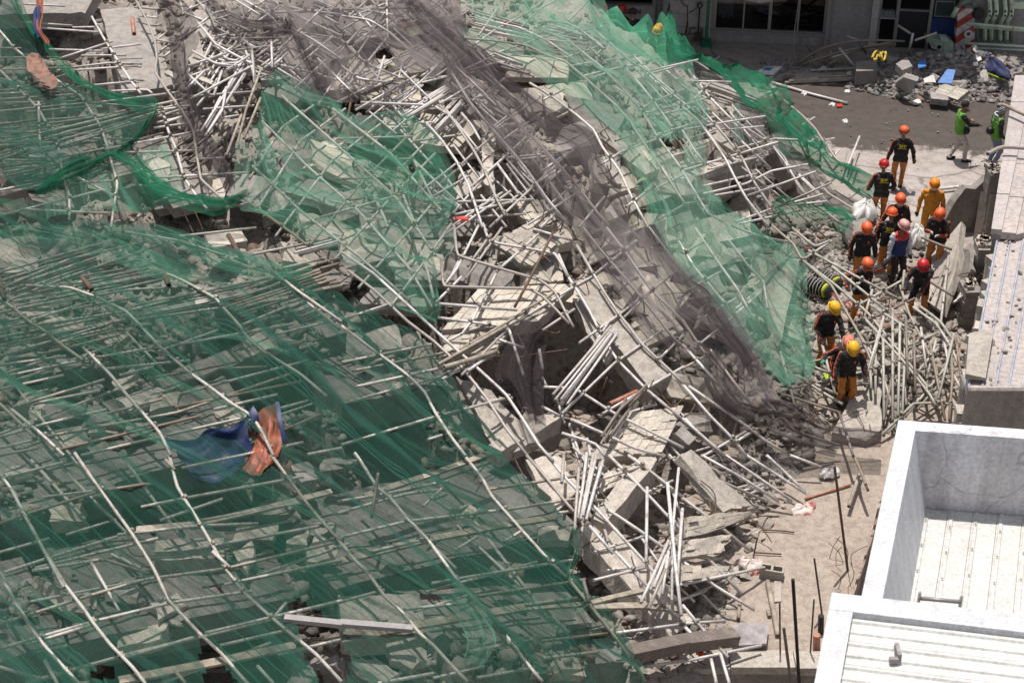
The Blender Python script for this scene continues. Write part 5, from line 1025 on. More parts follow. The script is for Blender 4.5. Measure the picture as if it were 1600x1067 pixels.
scaffold('tangle of standing scaffold pipes beside the rescuers on the right',
 ['F 420,-10 520,75 560,150 700,270 760,380 830,500 880,610 905,690', 'F 560,150 720,270 870,400 1000,560 1130,720 1180,790', 'F 590,105 800,220 1010,330', 'F 700,180 850,300 960,390', 'F 515,0 620,90 690,60', 'F 860,430 940,520 1040,630 1160,780 1185,830', 'F 720,310 830,500 930,660 1000,890', 'F 880,360 1020,450 1080,480',
  'F 1020,270 1060,400 1110,500 1160,600 1190,660 1230,900', 'F 1080,370 1190,450 1260,560 1310,680', 'F 1110,365 1210,440 1290,560', 'F 460,580 525,825', 'F 655,545 715,775', 'F 540,690 640,760 750,825', 'F 530,690 730,780', 'F 460,775 740,865', 'F 590,640 690,680', 'F 1020,450 1010,880', 'F 985,380 985,900', 'F 940,500 945,900', 'F 905,590 905,780', 'F 880,660 885,755',
  'F 1160,540 1230,900', 'F 1260,590 1265,700 1250,900', 'F 1270,690 1310,760 1280,910', 'F 1045,520 1030,890', 'F 1040,200 1030,290', 'F 890,290 850,430'],
 ['F 460,765 880,665 1140,595', 'F 470,660 740,595 1110,450', 'F 810,370 1040,240', 'F 860,435 1090,330', 'F 1040,560 1200,490', 'F 960,960 1090,830 1260,620', 'F 1000,910 1080,820 1230,820 1370,855', 'F 550,160 700,60', 'F 800,290 850,235', 'F 930,970 1110,800', 'F 1080,700 1200,560', 'F 1100,850 1230,700'], 'greenpipe', off=.1)
SURF = None
SURF = lean_surface
g = 'thin pipes jammed upright beside the rescuers'; lb = 'thin pipe jammed in the crowded upright stand right of the rescuers'
for i in range(15):
    u = rnd.uniform(900, 1290); v0 = rnd.uniform(420, 640) + (u - 1050) * .25; L = rnd.uniform(160, 330); s = rnd.uniform(-.35, .35)
    loose('F', ['%f,%f %f,%f' % (u, v0, u + s * L, min(v0 + L, 960))], lb, g, rnd.choice(['pipe', 'greenpipe', 'greenpipe', 'darkpipe', 'rustsheet']), off=rnd.uniform(-.1, .3), jit=.05, r=.026)
SURF = None
loose('F', ['1210,450 1250,100', '1160,340 1230,180', '1130,70 1120,40'], 'pipe propped against the big pale tilted slab', 'pipes propped on the tilted slab', off=.6)
loose('F', ['1120,45 1260,102', '1140,240 1270,320'], 'dark bar lying across the big pale tilted slab', 'dark bars on the tilted slab', 'darkpipe', off=1.0, r=.028)
loose('F', ['1270,350 1320,310 1390,340', '1290,150 1340,260 1290,330'], 'bent pipe at the foot of the pillars', 'bent pipes at the pillars', off=.5)
loose('F', ['735,865 770,970 800,1067'], 'dark post standing at the lower end of the rescue path', None, 'darkpipe', off=.3)
loose('F', ['700,308 770,370', '770,340 830,420'], 'thin red rod among the scaffold tubes near the yellow ended rolls', 'red rods', 'red', off=.3, r=.018, name='red_rod', cat='rod')

# more of the fallen poles that lie in layers: past counting, one mesh for each place
def poles(name, mat, n, poly, angles, L0, L1, off, jit):
    q = MB(); k = 0
    while k < n:
        u, v = rnd.uniform(min(p[0] for p in poly), max(p[0] for p in poly)), rnd.uniform(min(p[1] for p in poly), max(p[1] for p in poly))
        if not inside(poly, np.array(u), np.array(v)): continue
        a = rnd.choice(angles) + rnd.uniform(-.1, .1); L = rnd.uniform(L0, L1); k += 1
        q.tube(place_line([(u - L / 2 * math.cos(a), v - L / 2 * math.sin(a)), (u + L / 2 * math.cos(a), v + L / 2 * math.sin(a))], off, jit), rnd.uniform(.021, .027), 7, hollow=True)
    tag(q.build(name, mat, None, True), kind='stuff')
poles('fallen_poles', 'greenpipe', 26, [(-20, 90), (120, 150), (230, 190), (180, 240), (-20, 240)], [-.1, -.14, -.05, -.2], 60, 190, -.02, .15)
poles('fallen_poles', 'pipe', 50, [(300, -5), (740, -5), (760, 150), (440, 150)], [-.6, -.7, -.5, .6, .75, .2], 50, 120, 0, .2)
poles('fallen_poles', 'pipe', 46, [(540, 130), (760, 130), (930, 330), (720, 350)], [-.7, -.6, .7, .85, -.1], 50, 120, -.08, .2)
poles('fallen_poles', 'greenpipe', 36, [(-20, 450), (560, 480), (860, 860), (960, 1060), (-20, 1060)], [-.28, -.24, -.3, -.2, -.26, -.22, .85], 80, 260, -.1, .15)
poles('fallen_poles', 'pipe', 40, [(880, 40), (1050, 100), (1180, 200), (1300, 300), (1240, 350), (1050, 230)], [-.15, -.3, -.25, .7, .8], 50, 120, -.15, .15)
poles('fallen_poles', 'pipe', 36, [(860, 620), (1060, 640), (1200, 700), (1150, 840), (1080, 960), (950, 880)], [.75, .9, -.4, 1.3, -.2], 40, 110, -.2, .15)
# ================================================================== NETS, TARPAULINS
def catmull(P, n):
    """P: (k,3) array -> k spans sampled n times each"""
    P = np.asarray(P, float); k = len(P); out = []
    for i in range(k - 1):
        a, b, c, d = P[max(i - 1, 0)], P[i], P[i + 1], P[min(i + 2, k - 1)]
        t = (np.arange(n) / n)[:, None]
        out.append(0.5 * ((2 * b) + (c - a) * t + (2 * a - 5 * b + 4 * c - d) * t ** 2 + (3 * b - a - 3 * c + d) * t ** 3))
    out.append(P[-1][None]); return np.concatenate(out)
def net(name, rows, mat, label, cat='netting', off=.16, reg=None, nu=10, nv=12, wr=.10, fold=.0, foldn=5.0, holes=(), sag=.08, seed=0, group=None, frayed=0.0, parent=None, same=False):
    cv = (lambda P, n: np.stack([np.interp(np.linspace(0, len(P) - 1, (len(P) - 1) * n + 1), np.arange(len(P)), np.asarray(P)[:, k]) for k in range(3)], -1)) if same else catmull
    """sheet through a grid of picture points laid over the heap (a third number lifts a point), with wrinkles and folds along its length"""
    ctl = []
    for r in rows:
        rr = []
        for p in r:
            q = px(reg, p[:2]) if reg else p[:2]
            if same and rr: h0 = rr[0]; rr.append(at_depth(q[0], q[1], h0.y * _c - (h0.z - CAMH) * _s + 1.2)); continue
            rr.append(hit(q[0], q[1], off + LIFT + (p[2] if len(p) > 2 else 0)))
        ctl.append(np.array([tuple(a) for a in rr]))
    # keep neighbours from jumping behind a crest
    A = np.stack([catmull(r, nu) for r in ctl]); B = np.stack([cv(A[:, j], nv) for j in range(A.shape[1])], 1)
    n, k = B.shape[:2]
    du = np.gradient(B, axis=1); dv = np.gradient(B, axis=0); nr = np.cross(du, dv); nr /= np.linalg.norm(nr, axis=-1, keepdims=True) + 1e-9
    nr = np.where(nr[..., 2:3] < 0, -nr, nr)
    lu = np.cumsum(np.linalg.norm(du, axis=-1), 1); lv = np.cumsum(np.linalg.norm(dv, axis=-1), 0); s = seed * 13.7
    h = fbm(lu * 2.2 + s, lv * .55 + s, 4) * wr * 2 + fbm(lu * .8 + s, lv * .7 - s, 2) * sag * 2
    tu = np.linspace(0, 1, k)[None] * np.ones((n, 1))
    if fold: h = h + fold * np.abs(np.sin(tu * math.pi * foldn + 2.5 * fbm(lu * .3 + s, lv * .25, 2)))
    W = B + nr * h[..., None]; W[..., 2] = np.maximum(W[..., 2], .02)
    V = W.reshape(-1, 3); I = np.arange(n * k).reshape(n, k); F = np.stack([I[:-1, :-1], I[:-1, 1:], I[1:, 1:], I[1:, :-1]], -1).reshape(-1, 4)
    uv = np.stack([lv, lu], -1).reshape(-1, 2)
    keep = np.ones(len(F), bool)
    if holes:
        c = V[F].mean(1); uu, vv = proj(c); uu = uu + 9 * vnoise(uu / 14, vv / 14); vv = vv + 9 * vnoise(uu / 14 + 50, vv / 14)
        for hpoly in holes: keep &= ~inside([px(hpoly[0], p) for p in hpoly[1:]], uu, vv)
    if frayed:
        e = np.minimum(tu, 1 - tu).reshape(-1)[F].mean(1); keep &= ~((e < frayed) & (fbm(uv[F].mean(1)[:, 0] * 3, uv[F].mean(1)[:, 1] * 3, 3) > .12))
    F = F[keep]; used = np.unique(F); rm = np.zeros(len(V), int); rm[used] = np.arange(len(used))
    o = bigmesh(name, V[used], rm[F], mat, 4, uv[used], True, parent)
    return o if parent else tag(o, label, cat, group)
net('green_net', [[(-60, -60), (0, -60), (20, -20)], [(-60, 40), (20, 40), (52, 55)], [(-60, 110), (40, 110), (110, 122)], [(-60, 170), (70, 165), (172, 158)], [(-60, 205), (90, 205), (236, 160, .1)], [(-50, 225), (80, 250), (225, 200, .05)], [(-20, 240), (62, 306), (190, 245)]], 'netd',
    'green debris net at the top left corner with a dark rolled hem', wr=.12, sag=.14, seed=1, nv=10, nu=16, off=.2, frayed=.02)
net('green_net', [[(-8, -30), (25, -40)], [(10, 0), (35, 10)], [(48, 52), (70, 60)], [(95, 112), (118, 112)], [(150, 150), (170, 148)], [(205, 172), (215, 155)], [(232, 176), (246, 156)], [(205, 225), (238, 190)], [(180, 246), (205, 232)]], 'netr', 'rolled green hem of the top left net', wr=.06, fold=.12, foldn=2, seed=2, off=.3, nu=12)
net('green_net', [[(55, 312), (70, 285)], [(95, 292), (110, 265)], [(140, 268), (150, 248)], [(178, 252), (185, 236)], [(215, 285), (225, 258)], [(235, 318), (262, 300)], [(270, 330), (300, 318)], [(330, 335), (350, 318)], [(370, 322), (392, 312)]], 'netr', 'knotted green net strip tying the upper left nets together', wr=.17, fold=.16, foldn=3.5, seed=3, off=.32, nu=14)
net('green_net', [[(60, 300), (180, 246, .1), (260, 215, .15)], [(60, 330), (180, 290), (275, 260, .05)], [(60, 350), (190, 330), (300, 318)]], 'netg', 'small green net hanging below the knot on the left', wr=.12, seed=4, off=.2)
big_rows = [[(-300, 288), (60, 318), (170, 352), (300, 380), (430, 410), (560, 466), (645, 518), (695, 556)],
            [(-300, 400), (80, 410), (200, 440), (330, 470), (450, 500), (590, 545), (680, 605), (732, 628)],
            [(-300, 520), (80, 530), (200, 540), (330, 560), (460, 590), (600, 620), (690, 660), (768, 692)],
            [(-300, 740), (100, 750), (230, 760), (370, 780), (520, 790), (680, 800), (800, 815), (902, 832)],
            [(-300, 900), (110, 910), (260, 920), (410, 930), (570, 930), (720, 920), (830, 900), (908, 884)],
            [(-300, 1110), (120, 1120), (300, 1120), (450, 1120), (620, 1120), (780, 1110), (900, 1100), (1008, 1070)]]
# stretch lines of this net run down to the right: the control rows are turned so that the weave follows them
BIG = net('green_net', big_rows, 'netd', 'huge dark green debris net covering the whole lower left of the heap', wr=.10, sag=.16, seed=5, nu=22, nv=40, off=.18,
    holes=[('G', (1355, 690), (1400, 665), (1500, 740), (1600, 850), (1600, 1067), (1500, 1067), (1440, 950), (1390, 800)), ('G', (925, 815), (960, 850), (1060, 960), (1110, 1067), (960, 1067), (935, 930)), ('G', (935, 590), (1000, 595), (1060, 640), (1010, 640)),
           ('H', (-10, 870), (30, 890), (40, 1000), (10, 1067), (-10, 1067)), ('H', (1085, 340), (1110, 330), (1110, 570), (1060, 580)), ('G', (450, 980), (520, 970), (560, 1040), (440, 1050)), ('G', (790, 570), (840, 590), (830, 610)), ('G', (860, 690), (880, 680), (885, 740), (855, 720)), ('H', (345, 660), (520, 615), (520, 690), (420, 700))])
def strip(pts, wd0, mat, label, reg=None, parent=None, fold=.1, off=.25, seed=0, group=None, name='green_net', wr=.05):
    """gathered run of netting along picture points"""
    P = [px(reg, p) for p in pts] if reg else pts; rows = []
    for i, p in enumerate(P):
        a, b = P[max(i - 1, 0)], P[min(i + 1, len(P) - 1)]; d = (b[0] - a[0], b[1] - a[1]); L = math.hypot(*d) or 1; w_ = wd0 * (.5 + .5 * math.sin(math.pi * (i + .6) / (len(P) + .2))) / 2
        rows.append([(p[0] - d[1] / L * w_, p[1] + d[0] / L * w_), p, (p[0] + d[1] / L * w_, p[1] - d[0] / L * w_)])
    return net('fold' if parent else name, rows, mat, label, off=off, wr=wr, fold=fold, foldn=2.3, seed=seed, group=group, nu=7, nv=8, parent=parent)
strip([(-20, 40), (300, 50), (520, 110), (760, 190), (900, 260)], 40, 'netg', 'broad stretched band of green net along the upper edge of the big net', 'D', BIG, fold=.05, off=.26, seed=41)
strip([(480, 0), (800, 60), (1020, 150), (1270, 205), (1460, 215)], 30, 'netg', 'dense green net band running to the brown bamboo pile', 'D', BIG, fold=.06, off=.26, seed=42)
gs = 'stretched ridges of the big green net'; gl = 'narrow stretched ridge of green netting running down the big net'
for k, pl_ in enumerate([('D', (-20, 130), (250, 270), (600, 390), (900, 480), (1200, 560), (1600, 690)), ('D', (220, 480), (560, 600), (900, 760), (1300, 1000), (1600, 1100)), ('D', (-20, 700), (300, 830), (700, 980), (1060, 1160), (1500, 1330)), ('E', (0, 590), (200, 720), (480, 920), (740, 1067)),
      ('G', (900, 0), (1200, 170), (1480, 310), (1700, 440), (2000, 640)), ('G', (-20, 520), (150, 650), (350, 770), (460, 850)), ('H', (60, 430), (330, 580), (640, 760), (880, 880)), ('D', (-20, 430), (300, 500), (620, 650), (900, 830)), ('H', (400, 10), (800, 130), (1090, 350)), ('E', (420, 690), (600, 880), (740, 1040))]):
    strip(list(pl_[1:]), rnd.uniform(7, 16), 'netg' if k < 6 else 'netd', gl, pl_[0], BIG, fold=.03, off=.22, seed=50 + k, group=gs)
strip([(500, 640), (600, 760), (640, 900), (600, 1000)], 44, 'netg', 'crumpled green net hanging over the lower middle pipes', 'H', BIG, fold=.1, seed=61); strip([(1000, 700), (1080, 740), (1170, 700), (1250, 800), (1420, 1020)], 20, 'netg', 'torn green net trailing down from the tip of the big net', 'H', BIG, fold=.08, seed=62)
strip([(880, 990), (940, 1010), (1010, 990)], 14, 'netg', 'green net wound round a pipe end at the bottom', 'H', BIG, fold=.1, seed=63); strip([(1095, 350), (1100, 450), (1065, 580), (1160, 690)], 12, 'netg', 'green net edge pulled tight at its right tip', 'H', BIG, fold=.06, seed=64)
CRE = net('green_net', [[(400, 250, .05), (408, 160, .15), (428, 114, .35)], [(385, 300), (440, 200, .1), (505, 152, .4)], [(375, 325), (470, 240), (560, 182, .4)], [(400, 345), (520, 270), (632, 182, .4)], [(450, 372), (570, 320), (668, 208, .35)], [(520, 410), (620, 350), (697, 262, .3)], [(560, 440), (650, 380), (708, 315, .25)], [(610, 470), (660, 425), (700, 372, .2)], [(645, 490), (668, 460), (682, 420, .15)], [(675, 512), (682, 505), (692, 490, .1)]],
    'netg', 'pale green net with a raised crest, left of the middle of the heap', wr=.12, sag=.2, seed=6, nv=9, nu=18, off=.32, fold=.12, foldn=4, holes=[('A', (1245, 560), (1290, 640), (1330, 700), (1300, 690), (1250, 620)), ('B', (330, 760), (350, 800), (300, 790)), ('A', (1290, 720), (1330, 770), (1320, 830), (1280, 780))])
for k, (r_, p_, w_) in enumerate([('B', [(0, 590), (150, 690), (330, 745)], 20), ('B', [(0, 810), (120, 880), (250, 980), (310, 1060)], 26), ('B', [(60, 740), (160, 800), (280, 830)], 14), ('B', [(270, 560), (400, 640), (450, 740), (500, 860), (510, 1000)], 26), ('E', [(500, 0), (490, 100), (420, 170)], 24), ('A', [(1285, 340), (1400, 440), (1600, 500)], 14), ('A', [(1230, 450), (1380, 580), (1460, 680), (1600, 790)], 22), ('A', [(1200, 580), (1240, 720), (1330, 860), (1600, 960)], 26), ('A', [(1140, 680), (1130, 820), (1110, 930)], 26), ('E', [(30, 0), (190, 90), (280, 220), (380, 400)], 22)]):
    strip(p_, w_, 'netp' if k % 3 else 'netg', 'fold of the pale green net with the raised crest', r_, CRE, fold=.06, off=.36, seed=70 + k, group='folds of the crested green net')
GR = [[(690, -30), (775, -30), (860, -30), (938, -30)], [(762, 52), (850, 40), (905, 35, .1), (965, 55, .1)], [(850, 102), (920, 95), (975, 92, .05), (1045, 108, .1)], [(920, 165), (985, 160), (1040, 160), (1100, 163, .05)], [(985, 232), (1020, 220), (1055, 215), (1100, 225)], [(1003, 310), (1030, 300), (1067, 292), (1104, 298)],
      [(1040, 402), (1082, 375), (1122, 355), (1166, 352)], [(1090, 462), (1132, 430), (1182, 408), (1246, 398)], [(1150, 530), (1182, 510), (1218, 490), (1257, 480)], [(1213, 612), (1232, 606), (1250, 598), (1267, 590)]]
PAL = net('green_net', GR, 'nets', 'long pale green net running down the right slope to the rescuers', wr=.13, sag=.12, seed=7, nu=16, nv=12, off=.24, frayed=.03, fold=.11, foldn=4.5,
    holes=[('B', (960, 170), (1060, 270), (1000, 250)), ('B', (1390, 520), (1440, 590), (1480, 600), (1420, 610)), ('B', (1180, 230), (1240, 300), (1210, 310)), ('B', (1480, 640), (1600, 650), (1600, 760), (1540, 720)), ('B', (1100, 40), (1160, 90), (1120, 80)), ('B', (1230, 470), (1290, 520), (1260, 520)), ('B', (730, 60), (780, 90), (900, 140), (760, 120))])
for k, (r_, p_, w_) in enumerate([('B', [(560, 160), (720, 220), (880, 290), (990, 380), (1100, 440), (1200, 520), (1300, 590), (1340, 720), (1400, 850), (1480, 1010)], 30), ('B', [(1120, 20), (1160, 100), (1200, 160)], 18), ('B', [(1290, 200), (1330, 290), (1320, 370)], 24), ('F', [(-20, 190), (120, 330), (250, 420), (330, 560), (420, 680), (500, 750)], 22), ('F', [(200, 0), (330, 120), (470, 110)], 26), ('F', [(300, 380), (380, 500), (560, 660)], 18), ('F', [(520, 200), (540, 400), (600, 660)], 14),
      ('B', [(1430, 330), (1480, 480), (1570, 480)], 20), ('C', [(0, 300), (50, 450), (70, 540)], 26), ('C', [(240, 500), (260, 600), (275, 670)], 10), ('C', [(50, 870), (150, 960), (260, 1050)], 18), ('B', [(820, 20), (940, 90), (1060, 120), (1130, 200)], 26)]):
    strip(p_, w_, 'netg' if k in (0, 3, 5, 6, 10) else 'netp', 'gathered fold of the long pale green net on the right slope', r_, PAL, fold=.07, off=.3, seed=90 + k, group='folds of the long pale green net')
PEAK = net('green_net', [[(925, 40), (912, -30, .6)], [(938, 62), (936, 28, .35)], [(965, 75), (964, 10, .75)], [(988, 85), (988, 40, .3)], [(1012, 95), (1012, 22, .75)], [(1028, 100), (1025, 52, .3)], [(1042, 105), (1034, 20, .8)], [(1060, 110), (1052, 52, .5)], [(1082, 115), (1076, 82, .3)]], 'netq', 'row of pointed green net peaks at the back edge of the heap', wr=.06, sag=.06, seed=8, off=.0, nu=14, nv=8, same=True)
net('green_net', [[(1030, 62, .2), (1042, 15, .3)], [(1050, 95, .1), (1074, 72, .2)], [(1092, 102, .15), (1116, 94, .2)], [(1125, 130, .1), (1148, 106, .2)], [(1160, 168, .1), (1188, 122, .25)], [(1188, 185), (1226, 145, .35)], [(1215, 205, .1), (1228, 180, .3)], [(1243, 242, .1), (1268, 205, .3)], [(1272, 270, .1), (1300, 252, .2)], [(1312, 288, .1), (1340, 270, .2)], [(1345, 306, .1), (1368, 284, .2)], [(1352, 322, .1), (1374, 305, .15)]], 'netr', 'dark green net rolled along the street edge of the heap', wr=.14, fold=.14, foldn=3.4, seed=9, off=.2, nu=14)
net('green_net', [[(1195, 350, .1), (1205, 320, .25), (1222, 308, .2)], [(1230, 362, .1), (1240, 335, .35), (1250, 312, .2)], [(1270, 352, .1), (1278, 335, .3), (1285, 322, .2)], [(1300, 358, .1), (1310, 340, .3), (1318, 328, .2)], [(1322, 372, .1), (1328, 355, .2), (1332, 345, .15)]], 'netr', 'crumpled green net heaped behind the rescuers', wr=.16, fold=.1, foldn=3, seed=10, off=.2, nu=14)
net('green_net', [[(1150, 352), (1165, 350, .1), (1225, 392, .1)], [(1190, 372), (1210, 385), (1250, 415, .15)], [(1200, 400), (1225, 410), (1252, 440)]], 'netg', 'green net end hooked on the scaffold above the yellow helmet rescuer', wr=.1, seed=11, off=.3)
# grey nets
GTOP = net('grey_net', [[(315, -40), (450, -40), (600, -40), (715, -40)], [(352, 30), (450, 38), (590, 40), (722, 40)], [(420, 50), (500, 75), (620, 75), (728, 90)], [(442, 100), (520, 125), (625, 100), (738, 125)], [(450, 138), (530, 160), (600, 135), (745, 150)]], 'nety', 'sheer grey net draped over the pipes at the top edge', wr=.13, sag=.16, seed=12, nu=12, nv=12, off=.22,
    holes=[('A', (1310, 170), (1340, 330), (1460, 500), (1300, 340)), ('B', (150, 240), (230, 210), (250, 300), (180, 330)), ('B', (250, 330), (480, 300), (460, 480), (240, 440))])
strip([(960, 0), (1060, 100), (1160, 145), (1240, 150), (1330, 125), (1345, 90)], 24, 'netk', '', 'A', GTOP, fold=.12, off=.35, seed=120, name='grey_net'); strip([(1345, 90), (1400, 210), (1460, 330), (1530, 460)], 12, 'netk', '', 'A', GTOP, fold=.08, off=.3, seed=121, name='grey_net')
BAND = [[(585, -30), (650, -30), (712, -30)], [(645, 55), (690, 58), (728, 60)], [(703, 110), (742, 108), (778, 122)], [(758, 200), (802, 182), (848, 166)], [(814, 265), (858, 240), (917, 220)], [(878, 345), (908, 310), (945, 290)], [(944, 430), (966, 392), (1002, 375)], [(998, 492), (1032, 452), (1074, 438)], [(1058, 542), (1098, 510), (1132, 490)], [(1112, 566), (1150, 560), (1187, 575)], [(1118, 628), (1172, 628), (1217, 622)], [(1190, 652), (1228, 650), (1252, 640)]]
BND = net('grey_net', BAND, 'nety', 'long sheer grey net band running diagonally down the middle of the heap', wr=.12, sag=.12, seed=13, nu=20, nv=10, off=.24, fold=.16, foldn=3.5, holes=[('B', (905, 600), (1020, 700), (1010, 740), (930, 650)), ('F', (230, 640), (280, 720), (250, 740), (200, 680)), ('B', (610, 350), (660, 360), (640, 390))])
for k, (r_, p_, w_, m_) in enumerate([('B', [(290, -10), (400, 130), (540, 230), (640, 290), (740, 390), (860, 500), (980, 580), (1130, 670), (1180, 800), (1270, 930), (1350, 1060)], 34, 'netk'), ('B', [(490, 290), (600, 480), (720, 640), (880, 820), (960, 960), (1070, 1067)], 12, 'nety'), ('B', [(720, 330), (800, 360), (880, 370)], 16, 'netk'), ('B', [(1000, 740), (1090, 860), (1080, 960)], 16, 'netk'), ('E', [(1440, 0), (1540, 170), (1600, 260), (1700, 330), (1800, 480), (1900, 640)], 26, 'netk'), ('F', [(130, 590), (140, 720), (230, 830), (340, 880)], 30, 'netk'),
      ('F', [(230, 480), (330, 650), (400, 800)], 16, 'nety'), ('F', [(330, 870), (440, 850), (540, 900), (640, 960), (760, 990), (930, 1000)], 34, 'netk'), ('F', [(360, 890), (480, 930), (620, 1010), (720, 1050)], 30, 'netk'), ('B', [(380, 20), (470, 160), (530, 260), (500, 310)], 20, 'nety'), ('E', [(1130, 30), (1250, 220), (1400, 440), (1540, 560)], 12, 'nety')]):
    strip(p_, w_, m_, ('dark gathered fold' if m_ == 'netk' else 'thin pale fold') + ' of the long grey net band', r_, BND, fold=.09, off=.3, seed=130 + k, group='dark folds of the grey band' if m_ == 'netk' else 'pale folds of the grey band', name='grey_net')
strip([(740, -20), (800, 100), (825, 190), (840, 320), (860, 440), (890, 540), (930, 640), (1000, 740), (1050, 820), (1080, 900)], 26, 'netk', 'black strand of net running down the upper left of the heap', 'A', fold=.14, off=.4, seed=150, name='black_net')
strip([(760, 20), (850, 60), (890, 130), (850, 180)], 26, 'netk', 'crumpled black net at the top of the black strand', 'A', fold=.16, off=.4, seed=151, name='black_net')
net('black_net', [[(848, 396, .5), (856, 392, .5), (864, 400, .5)], [(800, 490, .35), (850, 480, .4), (925, 490, .3)], [(745, 590, .2), (850, 580, .3), (940, 570, .1)], [(718, 692, .1), (850, 700, .25), (935, 720, 0)], [(780, 720, .1), (860, 780, .2), (925, 730, 0)], [(840, 850, .1), (890, 900, .15), (945, 915, 0)]], 'netk', 'black net hanging like a tent over the hole in the middle', reg='E', wr=.06, fold=.08, foldn=3, seed=14, off=.1, nu=14)
net('grey_net', [[(0, 440), (80, 420), (150, 400)], [(60, 480), (150, 440), (190, 420)], [(180, 410), (240, 400), (310, 380)], [(200, 470), (270, 460), (320, 430)]], 'netk', 'small dark net scrap caught between the grey net and the left green crest', reg='B', wr=.12, seed=15, off=.15)
# tarpaulins
net('blue_tarp', [[(250, 690, .1), (280, 702, .1), (300, 740, 0)], [(300, 690, .0), (310, 715, -.05), (335, 745, .0)], [(322, 672, .1), (345, 700, -.1), (365, 735, .05)], [(360, 668, .15), (368, 695, -.05), (380, 715, .1)], [(388, 648, .2), (385, 680, .1), (383, 700, .1)]], 'tarpb', 'dark blue tarpaulin slung under the big green net', 'tarpaulin', wr=.12, sag=.1, seed=16, off=.0)
net('orange_tarp', [[(392, 652, .2), (412, 634, .2), (430, 628, .25)], [(398, 680, .1), (420, 660, .15), (436, 655, .15)], [(385, 710, .05), (412, 700, .1), (441, 690, .1)], [(376, 730, 0), (402, 745, .1), (432, 720, .1)]], 'tarpo', 'torn orange tarpaulin beside the blue one', 'tarpaulin', wr=.2, sag=.16, seed=17, off=-.03)
net('blue_tarp', [[(386, 648, .25), (396, 640, .25)], [(392, 660, .2), (404, 650, .25)], [(384, 668, .15), (396, 664, .15)]], 'tarpb', 'small blue knot of tarpaulin above the orange one', 'tarpaulin', wr=.05, seed=18, off=-.05)
net('blue_tarp', [[(430, 628, .3), (436, 627, .3)], [(434, 656, .2), (441, 656, .2)], [(440, 690, .15), (446, 690, .1)]], 'tarpb', 'narrow blue border strip of the orange tarpaulin', 'tarpaulin', wr=.03, seed=19, off=.0)
net('blue_tarp', [[(52, 16, .3), (64, 14, .3)], [(50, 36, .3), (62, 36, .3)], [(58, 60, .2), (70, 60, .2)]], 'tarpb', 'blue rag twisted at the top left corner', 'rag', wr=.12, fold=.08, foldn=2, seed=20, off=.35)
net('orange_tarp', [[(58, -10, .3), (70, -10, .3)], [(56, 16, .28), (68, 16, .3)], [(60, 50, .28), (66, 50, .3)], [(72, 74, .2), (79, 72, .2)]], 'tarpo', 'orange rag hanging with the blue rag at the top left corner', 'rag', wr=.1, fold=.07, foldn=2, seed=21, off=.3)
net('orange_cloth', [[(44, 86), (56, 84), (66, 95)], [(42, 108), (60, 108), (76, 112)], [(52, 115), (68, 126), (86, 122)], [(70, 128), (80, 134), (92, 130)]], 'peach', 'faded orange cloth lying on the top left green net', 'cloth', wr=.08, seed=22, off=.45)

# ================================================================== PEOPLE
PM = {}
def pm(name, col, rough=.8, var=.2, sc_=18, wear=None):
    if name not in PM: PM[name] = plain(name, col, rough, 0, var, sc_, bump=.5, wear=wear)
    return PM[name]
SKIN = pm('skin', (0.30, 0.165, 0.10), .55, .1); BLACKC = pm('black_shirt_cloth', (0.014, 0.013, 0.015), wear=(0.05, 0.044, 0.04)); ORC = pm('orange_brown_trouser_cloth', (0.52, 0.19, 0.04), wear=(0.26, 0.13, 0.05)); ORS = pm('orange_suit_cloth', (0.62, 0.24, 0.02), wear=(0.30, 0.15, 0.04))
STR = pm('orange_stripe', (0.62, 0.10, 0.03)); BOOT = pm('boot_leather', (0.016, 0.014, 0.013)); GLW = pm('pale_glove', (0.42, 0.39, 0.37)); GLD = pm('dark_glove', (0.03, 0.03, 0.03)); GLG = pm('green_glove', (0.03, 0.25, 0.15))
HOR = pm('orange_helmet_shell', (0.72, 0.11, 0.03), .35, .06); HRD = pm('red_helmet_shell', (0.45, 0.018, 0.02), .25, .06); HYE = pm('yellow_helmet_shell', (0.74, 0.39, 0.02), .35, .06); HDU = pm('dusty_red_helmet_shell', (0.55, 0.19, 0.13), .7, .35)
HWH = pm('white_red_helmet_shell', (0.62, 0.30, 0.27), .3, .3); LIME = pm('green_vest_cloth', (0.13, 0.33, 0.05)); GREYT = pm('pale_trouser_cloth', (0.48, 0.42, 0.40), wear=(.33, .28, .26)); DENIM = pm('denim_cloth', (0.16, 0.21, 0.29)); WHITEC = pm('white_jersey_cloth', (0.62, 0.62, 0.68)); NAVYC = pm('navy_jersey_cloth', (0.02, 0.035, 0.13))
HAIR = pm('dark_hair', (0.02, 0.016, 0.014)); MASK = pm('white_face_mask', (0.62, 0.62, 0.63)); YEL = pm('yellow_print', (0.70, 0.52, 0.03), .6, .05); EYE = pm('eye', (0.02, 0.015, 0.012), .3, .05); REDC = pm('red_jersey_cloth', (0.55, 0.06, 0.05))
